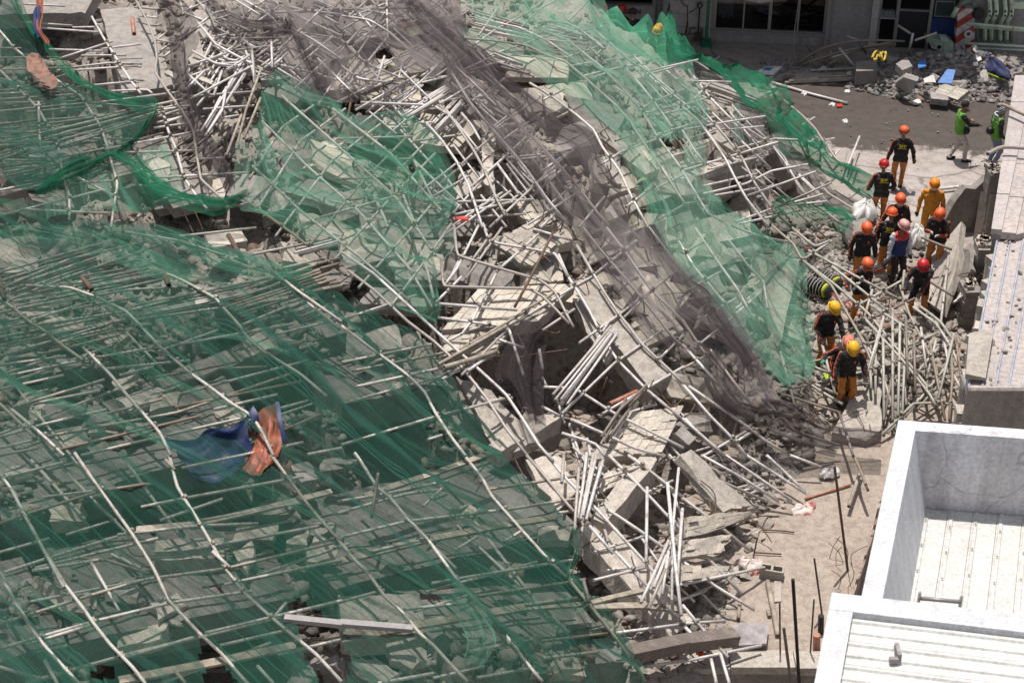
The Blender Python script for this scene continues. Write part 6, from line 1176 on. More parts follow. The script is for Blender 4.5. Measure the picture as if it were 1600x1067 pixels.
def capsule(mb, p, q, r0, r1, side=None, flat=1.0, n=12):
    p, q = Vector(p), Vector(q); d = q - p; L = d.length
    if L < 1e-5: d = Vector((0, 0, 1)); L = 1e-5
    d.normalize(); s = Vector(side) if side is not None else d.orthogonal(); s = (s - d * s.dot(d)).normalized(); t = d.cross(s)
    V = []; rows = []
    for k in range(5): a = math.pi / 2 * k / 4; rows.append((p - d * (r0 * math.cos(a)), r0 * math.sin(a)))
    for k in range(1, 5): rows.append((p.lerp(q, k / 5), r0 + (r1 - r0) * k / 5))
    for k in range(5): a = math.pi / 2 * k / 4; rows.append((q + d * (r1 * math.sin(a)), r1 * math.cos(a)))
    for c, r in rows:
        r = max(r, 1e-4)
        for i in range(n): a = 2 * math.pi * i / n; V.append(c + s * (r * math.cos(a)) + t * (r * flat * math.sin(a)))
    F = [(k * n + i, k * n + (i + 1) % n, (k + 1) * n + (i + 1) % n, (k + 1) * n + i) for k in range(len(rows) - 1) for i in range(n)]
    F += [tuple(range(n - 1, -1, -1)), tuple(range((len(rows) - 1) * n, len(rows) * n))]; mb.add(V, F)
def ik(a, b, l0, l1, hint):
    a, b, h = Vector(a), Vector(b), Vector(hint); d = b - a; L = d.length
    if L > (l0 + l1) * .999: b = a + d * ((l0 + l1) * .999 / L); d = b - a; L = d.length
    u = d / L; x = (l0 * l0 - l1 * l1 + L * L) / (2 * L); y = math.sqrt(max(l0 * l0 - x * x, 0)); h = (h - u * h.dot(u)); h = h.normalized() if h.length > 1e-6 else u.orthogonal()
    return a + u * x + h * y, b
def person(foot, yaw, label, lean=0.05, twist=0, hl=(-.30, -.05, .82), hr=(.30, -.05, .82), fl=(-.11, 0, 0), fr=(.11, 0, 0), hipz=.92, hipx=0, hipy=0, head=(0.1, 0), shirt=BLACKC, sleeve=None, trousers=ORC, boots=BOOT, gloves=GLD, stripe=True, helmet=HOR,
           band=False, mask=False, face=True, back=None, badge=True, hair=False, scale=.925, shoulder=None, wrap=False, vent=True, yoke=None, group='rescuers on the heap'):
    foot = Vector(foot); Ry = Matrix.Rotation(yaw, 3, 'Z'); W = lambda p: foot + Ry @ (Vector(p) * scale)
    Rt = Matrix.Rotation(twist, 3, 'Z') @ Matrix.Rotation(lean, 3, 'X'); P0 = Vector((hipx, hipy, hipz)); T = lambda x, y, z: P0 + Rt @ Vector((x, y, z))
    SX = Rt @ Vector((1, 0, 0)); segs = []                     # (p, q, r, zone)
    mb = MB()
    def C(p, q, r0, r1, zone, side=None, flat=1.0): capsule(mb, p, q, r0, r1, side, flat); segs.append((Vector(p), Vector(q), (r0 + r1) / 2 * (1 if flat == 1 else .9), zone))
    C(T(-.075, 0, -.02), T(.075, 0, -.02), .105, .105, 'leg', Rt @ Vector((0, 0, 1)), .95)
    C(T(-.05, 0, .06), T(-.085, 0, .36), .105, .115, 'torso'); C(T(.05, 0, .06), T(.085, 0, .36), .105, .115, 'torso'); C(T(0, -.01, .05), T(0, -.01, .38), .115, .12, 'torso'); C(T(-.13, .01, .44), T(.13, .01, .44), .075, .075, 'torso')
    C(T(0, 0, .44), T(0, -.01, .56), .065, .052, 'head')
    Rh = Rt.to_quaternion().slerp(Matrix.Rotation(twist, 3, 'Z').to_quaternion(), .5).to_matrix() @ Matrix.Rotation(head[1], 3, 'Z') @ Matrix.Rotation(head[0], 3, 'X'); HC = T(0, -.015, .58) + Rh @ Vector((0, -.01, .10))
    Hd = lambda x, y, z: HC + Rh @ Vector((x, y, z))
    C(Hd(0, .01, .02), Hd(0, .0, .025), .092, .092, 'head'); C(Hd(0, -.025, -.01), Hd(0, -.035, -.07), .07, .045, 'head'); C(Hd(0, -.095, .0), Hd(0, -.112, -.025), .012, .017, 'head')
    for s in (-1, 1): C(Hd(s * .085, .01, .01), Hd(s * .088, .015, -.025), .02, .014, 'head'); C(Hd(s * .03, -.085, -.062), Hd(0, -.09, -.062), .012, .014, 'head')
    for s, h in ((-1, hl), (1, hr)):
        sh = T(s * .185, .01, .44); el, wr_ = ik(sh, Vector(h), .285, .255, Vector((s * .55, .6, -.5)))
        C(sh, el, .062, .046, 'arm'); C(el, wr_, .046, .033, 'arm')
        d = (wr_ - el).normalized(); sd = d.cross(Vector((0, 1, .3))); sd = sd.normalized() if sd.length > .01 else d.orthogonal(); nn = d.cross(sd)
        pe = wr_ + d * .085; C(wr_ + d * .02, pe, .036, .038, 'hand', sd, .55)
        for i, (o_, L) in enumerate(((-.03, .06), (-.01, .072), (.01, .068), (.029, .052))):
            a = pe + sd * o_; b = a + d * L * .55 + nn * .012; c = b + d * L * .25 + nn * L * .5; C(a, b, .0105, .0098, 'hand'); C(b, c, .0098, .0085, 'hand')
        a = wr_ + d * .03 - sd * .03; b = a - sd * .028 + d * .03 + nn * .01; C(a, b, .013, .011, 'hand'); C(b, b + d * .028 + nn * .012, .011, .009, 'hand')
    for s, f in ((-1, fl), (1, fr)):
        hip = T(s * .095, 0, -.04); an = Vector(f) + Vector((0, 0, .09)); kn, an = ik(hip, an, .43, .42, Vector((s * .12, -1, .1)))
        C(hip, kn, .092, .062, 'leg'); C(kn, an, .064, .046, 'leg'); C(an, an + Vector((0, .01, -.04)), .05, .046, 'foot'); C(an + Vector((0, .03, -.045)), an + Vector((s * .02, -.15, -.055)), .044, .036, 'foot', Vector((1, 0, 0)), .8)
    me = bpy.data.meshes.new('tmp'); me.from_pydata(mb.v, [], mb.f); to = bpy.data.objects.new('tmp', me); COL.objects.link(to)
    r = to.modifiers.new('r', 'REMESH'); r.mode = 'VOXEL'; r.voxel_size = .0135; sm = to.modifiers.new('s', 'SMOOTH'); sm.iterations = 3; sm.factor = .5
    dg = bpy.context.evaluated_depsgraph_get(); me2 = bpy.data.meshes.new_from_object(to.evaluated_get(dg)); bpy.data.objects.remove(to); bpy.data.meshes.remove(me)
    nv = len(me2.vertices); co = np.zeros(nv * 3); me2.vertices.foreach_get('co', co); co = co.reshape(-1, 3); nm = np.zeros(nv * 3); me2.vertices.foreach_get('normal', nm); nm = nm.reshape(-1, 3)
    fs = np.array([list(p.vertices) for p in me2.polygons if len(p.vertices) == 4]); bpy.data.meshes.remove(me2)
    zn = sorted({s[3] for s in segs}); best = np.full(nv, 1e9); zone = np.zeros(nv, int); axis = np.zeros((nv, 3)); adir = np.zeros((nv, 3))
    for p, q, rr, z in segs:
        p, q = np.array(p), np.array(q); d = q - p; t = np.clip(((co - p) @ d) / max(d @ d, 1e-9), 0, 1); c = p + t[:, None] * d; dd = np.linalg.norm(co - c, axis=1) - rr
        k = dd < best; best[k] = dd[k]; zone[k] = zn.index(z); axis[k] = c[k]; adir[k] = d / (np.linalg.norm(d) + 1e-9)
    fz = np.array([zn[np.bincount(zone[f], minlength=len(zn)).argmax()] for f in fs]); tz = np.array(Rt.transposed()); fc = co[fs].mean(1); tl = (fc - np.array(P0)) @ tz.T
    fz = np.where((fz == 'leg') & (tl[:, 2] > -.09) & (np.abs(tl[:, 0]) < .2) & (tl[:, 2] < .3), 'hem', fz)
    RW = np.array(Ry); world = lambda X: (X * scale) @ RW.T + np.array(foot)
    e = empty('person', foot, label, 'person', group)
    def part(name, mask_, disp, mats, midx=None):
        f = fs[mask_]
        if not len(f): return
        u = np.unique(f); rm = np.zeros(nv, int); rm[u] = np.arange(len(u)); wr = fbm(co[u, 0] * 13 + co[u, 1] * 9, co[u, 2] * 15 + co[u, 0] * 6, 3) * .024 if disp > .006 else 0
        o = bigmesh(name, world(co[u] + nm[u] * (disp + (wr[:, None] if disp > .006 else 0))), rm[f], mats, 4, None, True, e)
        if midx is not None: o.data.polygons.foreach_set('material_index', midx[mask_].astype(np.int32))
        return o
    part('body', np.ones(len(fs), bool), 0, SKIN)
    fa = axis[fs].mean(1); rel = fc - fa; fd = adir[fs].mean(1); out = np.array(SX)[None] * np.sign(tl[:, :1])
    fr_ = np.cross(fd, out); fr_ /= np.linalg.norm(fr_, axis=1, keepdims=True) + 1e-9; lat = (rel * fr_).sum(1); o2 = (rel * out).sum(1)
    mi = np.where(fz == 'arm', 1, 0)
    if stripe: mi = np.where((fz == 'arm') & (o2 > 0) & (np.abs(np.abs(lat) - .017) < .0085), 2, mi)
    if yoke: mi = np.where((fz == 'torso') & (tl[:, 2] > .36), 3, mi)
    part('shirt', np.isin(fz, ['torso', 'arm', 'hem']), .014, [shirt, sleeve or shirt, STR, yoke or shirt], mi)
    part('trousers', np.isin(fz, ['leg', 'hem']) , .011, [trousers]); part('boots', fz == 'foot', .009, [boots])
    if gloves is not None:
        gl = gloves if isinstance(gloves, (list, tuple)) else (gloves, gloves)
        for s, g_ in ((-1, gl[0]), (1, gl[1])): part('glove', (fz == 'hand') & (np.sign(tl[:, 0]) == s), .004, [g_])
    Wm = lambda p: W(p); Rw = Ry @ Rh
    if helmet:
        q = MB(); hc = Hd(0, .008, .045); prof = [(.138, -.012), (.136, .0), (.134, .03), (.124, .07), (.1, .105), (.065, .128), (.028, .138), (0, .14)]; n = 20
        V = []; 
        for r_, z_ in prof:
            for i in range(n):
                a = 2 * math.pi * i / n; rg = 1 + (.05 if (abs(math.cos(a)) < .35 and .02 < z_ < .13) else 0)
                V.append(W(hc + Rh @ Vector((r_ * .93 * math.cos(a) * rg, r_ * 1.1 * math.sin(a), z_ * rg))))
        F = [(k * n + i, k * n + (i + 1) % n, (k + 1) * n + (i + 1) % n, (k + 1) * n + i) for k in range(len(prof) - 1) for i in range(n)]; q.add(V, F)
        V = []
        for r_, z_, fw in ((.13, .0, 0), (.148, -.014, .03), (.146, -.022, .03), (.128, -.01, 0)):
            for i in range(n): a = 2 * math.pi * i / n; f_ = max(0, -math.sin(a)) ** 2 * fw; V.append(W(hc + Rh @ Vector((r_ * .93 * math.cos(a), r_ * 1.1 * math.sin(a) - f_, z_))))
        q.add(V, [(k * n + i, k * n + (i + 1) % n, (k + 1) % 4 * n + (i + 1) % n, (k + 1) % 4 * n + i) for k in range(4) for i in range(n)])
        ho = q.build('helmet', helmet, e, True)
        if vent:
            q = MB()
            for s in (-1, 1):
                for (y, z_, w_) in ((-.075, .07, .05), (.0, .085, .06), (.075, .07, .05)): q.box(W(hc + Rh @ Vector((s * .1, y, z_ - .012))), (.012, w_ * .8, .012), Rw @ Matrix.Rotation(s * -.7, 3, 'Y'))
            for x in (-.06, .06): q.box(W(hc + Rh @ Vector((x, -.13, .022))), (.02, .03, .018), Rw)
            tag(q.build('vents', 'black', ho), kind='stuff')
        if band: q = MB(); q.tube([W(hc + Rh @ Vector((.131 * math.cos(a), .152 * math.sin(a), .028))) for a in np.linspace(0, 2 * math.pi, 20)], .012, 6); q.build('strap', 'black', ho); q = MB(); q.box(W(hc + Rh @ Vector((.02, -.15, .04))), (.07, .03, .04), Rw); q.build('headlamp', 'black', ho)
        q = MB(); 
        for s in (-1, 1): q.tube([W(Hd(s * .09, .01, .03)), W(Hd(s * .075, -.03, -.06)), W(Hd(0, -.06, -.115))], .006, 5)
        q.build('chin_strap', 'black', ho)
    if hair: q = MB(); capsule(q, W(Hd(0, .022, .045)), W(Hd(0, .012, .06)), .098, .095); o = q.build('hair', HAIR, e, True)
    if wrap:
        q = MB(); k = q
        for i in range(9):
            z_ = -.04 + i * .019; r_ = .105 * math.sqrt(max(.05, 1 - ((z_ - .03) / .125) ** 2)); q.tube([W(Hd(r_ * math.cos(a), r_ * math.sin(a) * 1.05, z_ + .012 * math.sin(a * 1 + 1))) for a in np.linspace(0, 2 * math.pi, 17)], .012, 6, mi=i % 2)
        q.build('head_cloth', [WHITEC, HAIR], e, True); q = MB()
        for i in range(5): q.tube(smooth_path([W(T(-.16 + .01 * i, -.06, .47 + .02 * i)), W(T(-.06, -.13, .5 + .018 * i)), W(T(.08, -.12, .5 + .018 * i)), W(T(.16, .02, .49 + .02 * i)), W(T(.05, .11, .5 + .018 * i)), W(T(-.1, .09, .48 + .02 * i))], 3), .016, 6, mi=i % 2)
        q.build('scarf', [WHITEC, HAIR], e, True)
    if face:
        for s in (-1, 1): q = MB(); q.lathe(W(Hd(s * .034, -.084, .012)), [(0, -.009), (.009, -.004), (.011, .0), (.009, .005), (0, .009)], 8); q.build('eye', EYE, e, True)
    if mask: q = MB(); capsule(q, W(Hd(-.03, -.072, -.045)), W(Hd(.03, -.072, -.045)), .048, .048); q.build('face_mask', MASK, e, True)
    bk = Ry @ (Rt @ Vector((0, 1, 0))); bx = Ry @ (Rt @ Vector((-1, 0, 0)))
    if back:
        text3('back_lettering', back, W(T(0, .157, .33)), bx, bk, .105, YEL, e, .004); q = MB()
        for i in range(9): q.box(W(T(-.1 + i * .025, .157, .305)), (.017, .004, .014), Matrix((bx, bk, Ry @ (Rt @ Vector((0, 0, 1))))).transposed())
        q.build('small_print', YEL, e)
    elif badge: q = MB(); q.box(W(T(.07, -.148, .35)), (.035, .012, .05), Ry @ Rt); q.box(W(T(.07, -.148, .318)), (.02, .01, .02), Ry @ Rt); q.build('chest_badge', STR, e)
    return e, W, T
def ft(u, v, z=None):
    P = gnd(u, v, .3); zz = z
    for _ in range(4): zz = GZ(P.x, P.y) if z is None else z; P = gnd(u, v, zz)
    return (P.x, P.y, zz)
PI = math.pi
person(ft(1401, 296, 0), PI - .15, 'rescuer in orange helmet walking away alone on the pale street', lean=.04, hl=(-.34, -.02, .86), hr=(.34, -.04, .82), fl=(-.09, -.16, 0), fr=(.1, .16, .06), gloves=(GLD, GLW), back='BFP', band=True, face=False, head=(.05, 0.1))
person(ft(1371, 352, 0), PI, 'rescuer in dark red helmet, back turned, behind the street end of the rolled net', lean=.12, hl=(-.25, -.2, .95), hr=(.28, -.25, .9), back='BFP', helmet=HRD, face=False)
person(ft(1447, 378, .1), -.25, 'rescuer in a full orange suit with a white face mask, standing still', shirt=ORS, trousers=ORS, stripe=False, mask=True, helmet=HOR, hl=(-.3, -.05, .85), hr=(.28, -.05, .85), head=(.25, .1), badge=False, helmet_=None) if False else person(ft(1447, 378, .1), -.25, 'rescuer in a full orange suit with a white face mask, standing still', shirt=ORS, trousers=ORS, stripe=False, mask=True, helmet=pm('amber_helmet_shell', (0.80, 0.22, 0.01), .28, .06), hl=(-.3, -.05, .85), hr=(.28, -.05, .85), head=(.25, .1), badge=False)
person(ft(1458, 424, .3), -.5, 'rescuer in orange helmet holding a pole in front of the orange suit', lean=.18, hl=(-.12, -.32, 1.18), hr=(.1, -.36, 1.15), gloves=(GLW, GLW), head=(.35, .1))
person(ft(1393, 402, .25), .0, 'rescuer in orange helmet with white mask, one arm reaching down to the left', lean=.12, hl=(-.52, -.22, .82), hr=(.27, -.1, .85), mask=True, head=(.2, 0))
person(ft(1381, 432, .2), PI - .25, 'rescuer with yellow lettering on the back, squeezed behind the blue jersey', lean=.1, hl=(-.22, -.25, 1.0), hr=(.28, -.12, .85), back='BFP', face=False)
person(ft(1396, 446, .25), .35, 'person in red, white and blue jersey with a pale dusty helmet', lean=.08, shirt=NAVYC, sleeve=WHITEC, yoke=REDC, trousers=BLACKC, stripe=False, helmet=HWH, hl=(-.3, -.1, .84), hr=(.3, -.05, .82), head=(.2, .1), badge=False)
person(ft(1341, 446, .25), .0, 'rescuer in orange helmet looking down beside the grey panel at the path head', lean=.14, hl=(-.28, -.05, .84), hr=(.28, -.12, .84), gloves=(GLD, GLW), head=(.45, 0))
person(ft(1339, 505, .3), .15, 'rescuer in orange helmet with headlamp stretching one arm to the right', lean=.15, hl=(-.36, -.12, 1.05), hr=(.62, .15, 1.5), band=True, head=(.35, .1), fl=(-.15, 0, 0), fr=(.14, -.05, 0))
person(ft(1432, 492, .45), -.35, 'rescuer in glossy red helmet bending forward among the pipes', lean=.5, hl=(-.28, -.45, .85), hr=(.05, -.5, .8), helmet=HRD, head=(.25, .35), hipz=.8, fl=(-.12, -.1, 0), fr=(.14, .1, 0), hipy=.1)
person(ft(1284, 572, .3), .3, 'rescuer in bright yellow helmet bending towards the crouching rescuers', lean=.22, hl=(-.24, -.25, .9), hr=(.25, -.42, .82), helmet=HYE, head=(.5, .2))
person(ft(1309, 600, .3), .25, 'crouching rescuer in dust covered pink helmet, topmost of the three at the hole', lean=.55, hipz=.62, hl=(-.3, -.35, .55), hr=(.38, -.3, .6), helmet=HDU, head=(.25, 0), fl=(-.13, 0, 0), fr=(.15, .05, 0), hipy=.12, vent=False)
person(ft(1315, 614, .3), -.1, 'crouching rescuer with a green glove, half hidden behind the front yellow helmet', lean=.35, hipz=.68, hl=(-.5, -.3, .98), hr=(.42, -.2, .72), helmet=HDU, head=(.3, 0), gloves=(GLG, GLD), hipy=.1)
person(ft(1317, 630, .25), .1, 'rescuer in bright yellow helmet nearest to the flat pale panel, looking down', lean=.25, hl=(-.34, -.3, .82), hr=(.32, -.2, .86), helmet=HYE, head=(.55, -.1), hipz=.86)
_, W15, T15 = person(ft(1492, 251, 0), PI / 2 + .05, 'bareheaded man in a lime green vest and pale trousers walking on the wet street', lean=.03, hl=(-.14, -.42, 1.1), hr=(.2, -.3, 1.08), shirt=LIME, sleeve=BLACKC, trousers=GREYT, gloves=None, stripe=False, helmet=None, hair=True, fl=(-.09, -.22, 0), fr=(.09, .14, 0), badge=False, head=(.15, 0), group='people in green vests')
_, W16, T16 = person(ft(1548, 259, 0), PI / 2 + .25, 'person in a lime green vest and jeans with a black and white striped head cloth', lean=.04, hl=(-.2, -.12, .9), hr=(.26, -.02, .82), shirt=LIME, sleeve=BLACKC, trousers=DENIM, gloves=(GLW, GLW), stripe=False, helmet=None, wrap=True, badge=False, head=(.2, 0), group='people in green vests')
def pouch(W, p, label):
    q = MB(); c = W(p); q.lathe(c - Z3 * .09, [(0, 0), (.07, .01), (.1, .07), (.09, .15), (.05, .18), (0, .19)], 10); tag(q.build('waist_pouch', 'black', None, True), label, 'pouch')
pouch(W15, (-.1, -.15, .93), 'black pouch on the hip of the bareheaded man'); pouch(W16, (0, .19, 1.05), 'black pouch on the back of the person with the striped head cloth')
BFY = 44.0
def bp_(u, vtop, lab, **k):
    h = k.pop('h', 1.72); P = gnd(u, vtop, h); return person((P.x, P.y, 0), k.pop('yaw', PI), lab, group='helmeted people behind the net peaks', **k)
bp_(940, 1, 'person in dark red helmet and black jacket, leftmost behind the net peaks', helmet=HRD, stripe=False, yaw=.6, trousers=BLACKC); bp_(971, 5, 'person in dark red helmet right behind the first tall net peak', helmet=HRD, stripe=False, yaw=PI - .5, face=False, trousers=BLACKC)
bp_(989, 17, 'person with black hood, lower, beside the red letters', helmet=pm('black_helmet', (.02, .02, .022)), stripe=False, yaw=PI, face=False, trousers=BLACKC, vent=False, h=1.6)
bp_(1031, 32, 'person in yellow helmet, upper one seen through the right net peak', helmet=HYE, stripe=False, yaw=-.4, mask=True); bp_(1025, 43, 'person in yellow helmet, lower one seen through the right net peak', helmet=HYE, yaw=.3, h=1.6)
# ================================================================== CRANE, RUBBLE PILE, SMALL THINGS
YC = gnd(1520, 92, 0)[1] + .1
def cp(u, v, y=None):
    d = ray(u, v); t = (YC if y is None else y) / d[1]; return Vector((d[0] * t, d[1] * t, CAMH + d[2] * t))
def plate(mb, pts, depth, y=None, mi=0):
    f = [cp(u, v, y) for u, v in pts]; f = f[::-1] if True else f
    return mb.hexa([p + Vector((0, depth, 0)) for p in f], f, mi)
cr = empty('mobile_crane', cp(1560, 90), 'pale green mobile crane carrier with a red and white striped end plate', 'crane')
def hazm():
    m, t, o, N = nodes('red_white_stripes'); L = t.links.new; g = N('NewGeometry'); sp = N('SeparateXYZ'); L(g.outputs['Position'], sp.inputs[0])
    a = N('Math', operation='SUBTRACT'); L(sp.outputs[2], a.inputs[0]); mu = N('Math', operation='MULTIPLY'); mu.inputs[1].default_value = .78; L(sp.outputs[0], mu.inputs[0]); L(mu.outputs[0], a.inputs[1])
    k = N('Math', operation='MULTIPLY'); k.inputs[1].default_value = 2.15; L(a.outputs[0], k.inputs[0]); f = N('Math', operation='FRACT'); L(k.outputs[0], f.inputs[0]); s = N('Math', operation='GREATER_THAN'); s.inputs[1].default_value = .5; L(f.outputs[0], s.inputs[0])
    n = N('TexNoise', Scale=6.0, Detail=5.0); L(g.outputs['Position'], n.inputs['Vector']); r = ramp(N, [(.35, (.6, .55, .5)), (.6, (1, 1, 1))]); L(n.outputs[0], r.inputs[0])
    c = mix(N, t, (0.36, 0.055, 0.045), (0.55, 0.50, 0.48), s.outputs[0]); c = mix(N, t, c, r.outputs[0], .8, 'MULTIPLY'); p = N('BsdfPrincipled', Roughness=.5); L(c, p.inputs['Base Color']); L(p.outputs[0], o.inputs[0]); return m
q = MB(); plate(q, [(1496, 13), (1521, 15), (1523, 32), (1523, 60), (1520, 83), (1502, 86), (1491, 80), (1494, 55), (1496, 36)], .25); o = q.build('end_plate', hazm(), cr)
q = MB(); c = cp(1512.5, 53, YC - .02); q.lathe(c, [(.06, 0), (.1, 0), (.12, .02), (.12, .05), (.1, .06), (.06, .05), (.06, 0)], 20, (0, -1, 0)); q.build('ring', 'white', o); q = MB(); q.lathe(c, [(.06, .01), (.06, .03), (0, .03)], 14, (0, -1, 0)); q.build('hub', 'rust', o)
for u, v, r_ in ((1505, 80, .07), (1513, 81, .06)): q = MB(); q.lathe(cp(u, v, YC - .05), [(0, 0), (r_, 0), (r_, .05), (r_ * .6, .07), (0, .07)], 14, (0, -1, 0)); q.build('boss', 'mint', cr, True)
for pts, nm_ in (([(1510, 36), (1600, 43), (1640, 46), (1640, 51), (1600, 48), (1524, 41), (1510, 39)], 'stabiliser_beam'), ([(1522, 41), (1640, 50), (1640, 53), (1522, 44)], 'stabiliser_beam'), ([(1504, 66), (1640, 73), (1640, 77), (1504, 70)], 'stabiliser_beam'), ([(1523, 74), (1640, 79), (1640, 82), (1523, 77)], 'stabiliser_beam')):
    n_ = len(pts) // 2; y_ = YC - .15 - rnd.uniform(0, .05); a_, b_ = pts[0], pts[n_ - 1]; c_, d_ = pts[-1], pts[n_]; e0, e1 = ((a_[0] + c_[0]) / 2, (a_[1] + c_[1]) / 2), ((b_[0] + d_[0]) / 2, (b_[1] + d_[1]) / 2)
    q = MB(); q.tube([cp(*e0, y_), cp(*e1, y_)], max(.035, abs(d_[1] - b_[1]) / 54 / 2 * 1.05), 8, hollow=True); q.build(nm_, 'mint', cr, True)
q = MB(); plate(q, [(1524, 18), (1640, 22), (1640, 72), (1526, 66)], .4, YC + .4); q.build('body_panel', 'mintd', cr); q = MB(); plate(q, [(1580, 4), (1640, 4), (1640, 17), (1582, 14)], .5, YC + .1); q.build('upper_beam', 'mint', cr); q = MB(); plate(q, [(1588, 18), (1640, 20), (1640, 64), (1584, 62)], .1, YC + .25); q.build('side_panel', 'mintd', cr)
for u in (1543, 1553, 1567, 1577):
    q = MB(); q.tube(smooth_path([cp(u + 2, -6, YC + .2), cp(u + 4, 14, YC + .1), cp(u + 3, 24, YC + .05), cp(u - 3, 37, YC + .1), cp(u - 4, 62, YC + .2)], 4), .06, 6); br = q.build('bracket', 'mint', cr); q = MB()
    for v in (18, 25): q.lathe(cp(u + 3.5, v, YC + .02), [(0, 0), (.03, 0), (.03, .03), (0, .03)], 8, (0, -1, 0))
    q.build('bolts', 'black', br)
for i in range(7): q = MB(); u = 1526 + i * 9; q.tube([cp(u, 45, YC + .18), cp(u + rnd.uniform(-2, 3), 66, YC + .2)], .035, 6); q.build('strut', 'mintd', cr)
q = MB(); q.lathe(cp(1528, 20, YC + .05), [(0, 0), (.16, 0), (.17, .1), (.14, .14), (0, .14)], 18, (0, -1, 0)); q.build('reel', 'black', cr); q = MB(); q.tube(smooth_path([cp(1495, 16, YC + .1), cp(1502, 6, YC), cp(1515, 3, YC + .1), cp(1524, 10, YC)], 5), .07, 8); q.build('hose', 'mintd', cr, True)
q = MB(); q.tube([cp(1488, 27, YC), cp(1496, 12, YC)], .07, 8); q.build('hydraulic_ram', 'mint', cr, True)
q = MB(); plate(q, [(1452, 68), (1470, 64), (1490, 68), (1490, 82), (1470, 80), (1456, 76)], .5, YC - .1); q.build('foot_block', 'mint', cr); q = MB(); plate(q, [(1470, 60), (1482, 61), (1482, 67), (1470, 66)], .3, YC - .15); q.build('cap_plate', 'mint', cr); q = MB(); q.lathe(cp(1467.5, 74, YC - .1), [(0, 0), (.06, 0), (.05, .03), (0, .03)], 12, (0, -1, 0)); q.build('bolt_hole', 'black', cr)
for u in (1540, 1620):
    q = MB(); b = cp(u, 92, YC + .9); b.z = .5; q.lathe(b, [(0, -.15), (.3, -.15), (.48, -.12), (.5, 0), (.48, .12), (.3, .15), (0, .15)], 20, (1, 0, 0)); q.build('wheel', 'black', cr, True)
q = MB(); a = cp(1600, 60, YC + 1.2); q.box(Vector((a.x, a.y, .85)), (4.2, 1.5, .6)); q.build('chassis', 'mintd', cr)
# rubble pile pipes, boards and cloths
g = 'pipes on the far rubble pile'; lb = 'bent pipe lying over the far rubble pile in front of the building'
def gz(u, v, z): return gnd(u, v, z)
for l in ('540,300,.1 640,235,.6 760,200,.9 880,190,1.0 1040,195,.8', '735,225,.8 830,340,.2', '695,240,.7 700,320,.1', '560,300,.1 780,235,.5 980,200,.7', '1060,250,.4 1080,160,1.1', '1090,190,1 1190,155,1.1', '1010,120,1.2 1070,160,1', '770,170,.9 830,192,.8', '700,270,.4 900,215,.5', '690,300,.3 830,230,.5 1000,210,.5', '830,200,.8 860,250,.3', '640,290,.15 760,250,.4', '1135,160,1 1150,200,.9', '600,330,.05 830,320,.1'):
    Q = [gnd(*px('C', tuple(map(float, a.split(',')[:2]))), float(a.split(',')[2])) for a in l.split()]; q = MB(); q.tube(smooth_path(Q, 4) if len(Q) > 2 else Q, .035, 8, hollow=True); tag(q.build('loose_pipe', rnd.choice(['pipe', 'greenpipe', 'darkpipe']), None, True), lb, 'pipe', g)
for l, m_, lab in (('420,387,.05 600,440,.05 775,485,.05', 'pipe', 'long pipe lying slanted on the wet street between the heap and the rubble pile'), ('480,388,.06 960,368,.06', 'wood', None), ('500,380,.1 970,360,.1', 'wood', None), ('640,362,.1 960,350,.12', 'wood', None), ('600,370,.05 860,358,.06', 'greenpipe', None), ('1180,888,.1 1440,858,.1', 'pipe', 'pipe lying across the street behind the orange suit')):
    Q = [gnd(*px('C', tuple(map(float, a.split(',')[:2]))), float(a.split(',')[2])) for a in l.split()]; q = MB(); q.tube(Q, .04, 8, hollow=True); o = q.build('loose_pipe', m_, None, True); tag(o, lab or 'straight pipe in the flat bundle at the foot of the far rubble pile', 'pipe', None if lab else 'flat bundle at the far rubble pile')
for u, z0 in ((1540, 2.75), (1600, 2.0)): pass
for a, b, c_, lab in (((1430, 722), (1500, 690), (1610, 695), 'bent pale pipe end reaching out over the coping below the reddish pipe end'), ((1480, 500), (1500, 492), (1610, 540), 'reddish pipe end reaching over the coping')):
    Q = [gnd(*px('C', p), 2.95) for p in (a, b, c_)]; q = MB(); q.tube(smooth_path(Q, 4), .045, 8, hollow=True); tag(q.build('loose_pipe', 'pipe' if 'pale' in lab else 'rustsheet', None, True), lab, 'pipe')
def slab_at(name, pts, z, th, mat, label, cat, dz=None, tiles=None):
    dz = dz or [0] * len(pts); P = [gnd(*px('C', p), z + d) for p, d in zip(pts, dz)]; q = MB(); n = (P[1] - P[0]).cross(P[2] - P[0])
    if n.z < 0: P = P[::-1]; n = -n
    n = n.normalized() * th; e = empty(name, sum(P, Vector()) / len(P), label, cat); q.hexa([p - n for p in P], P); q.build('panel', mat, e)
    if tiles:
        for i in range(tiles[0]):
            for j in range(tiles[1]):
                c = [lerp2(P[0], P[1], P[2], P[3], (i + s) / tiles[0], (j + t) / tiles[1]) for s, t in ((.02, .03), (.98, .03), (.98, .97), (.02, .97))]; q = MB(); k = n.normalized() * (.012 + .01 * rnd.random()); q.hexa([p - k * .1 for p in c], [p + k for p in c]); q.build('tile', 'tile', e)
    return e
slab_at('blue_board', [(1195, 388), (1240, 325), (1280, 328), (1262, 392)], .45, .04, 'blue', 'bright blue board lying on the front of the far rubble pile', 'board', [0, .25, .25, 0])
slab_at('blue_board', [(1103, 290), (1140, 280), (1142, 310), (1105, 318)], .7, .04, 'blue', 'small blue scrap of board near the top of the far rubble pile', 'board')
slab_at('tiled_floor_slab', [(1180, 430), (1225, 395), (1345, 425), (1290, 470)], .3, .12, 'greychunk', 'tiled slab lying flat at the front of the far rubble pile', 'slab', [0, .2, .25, .05], (4, 2))
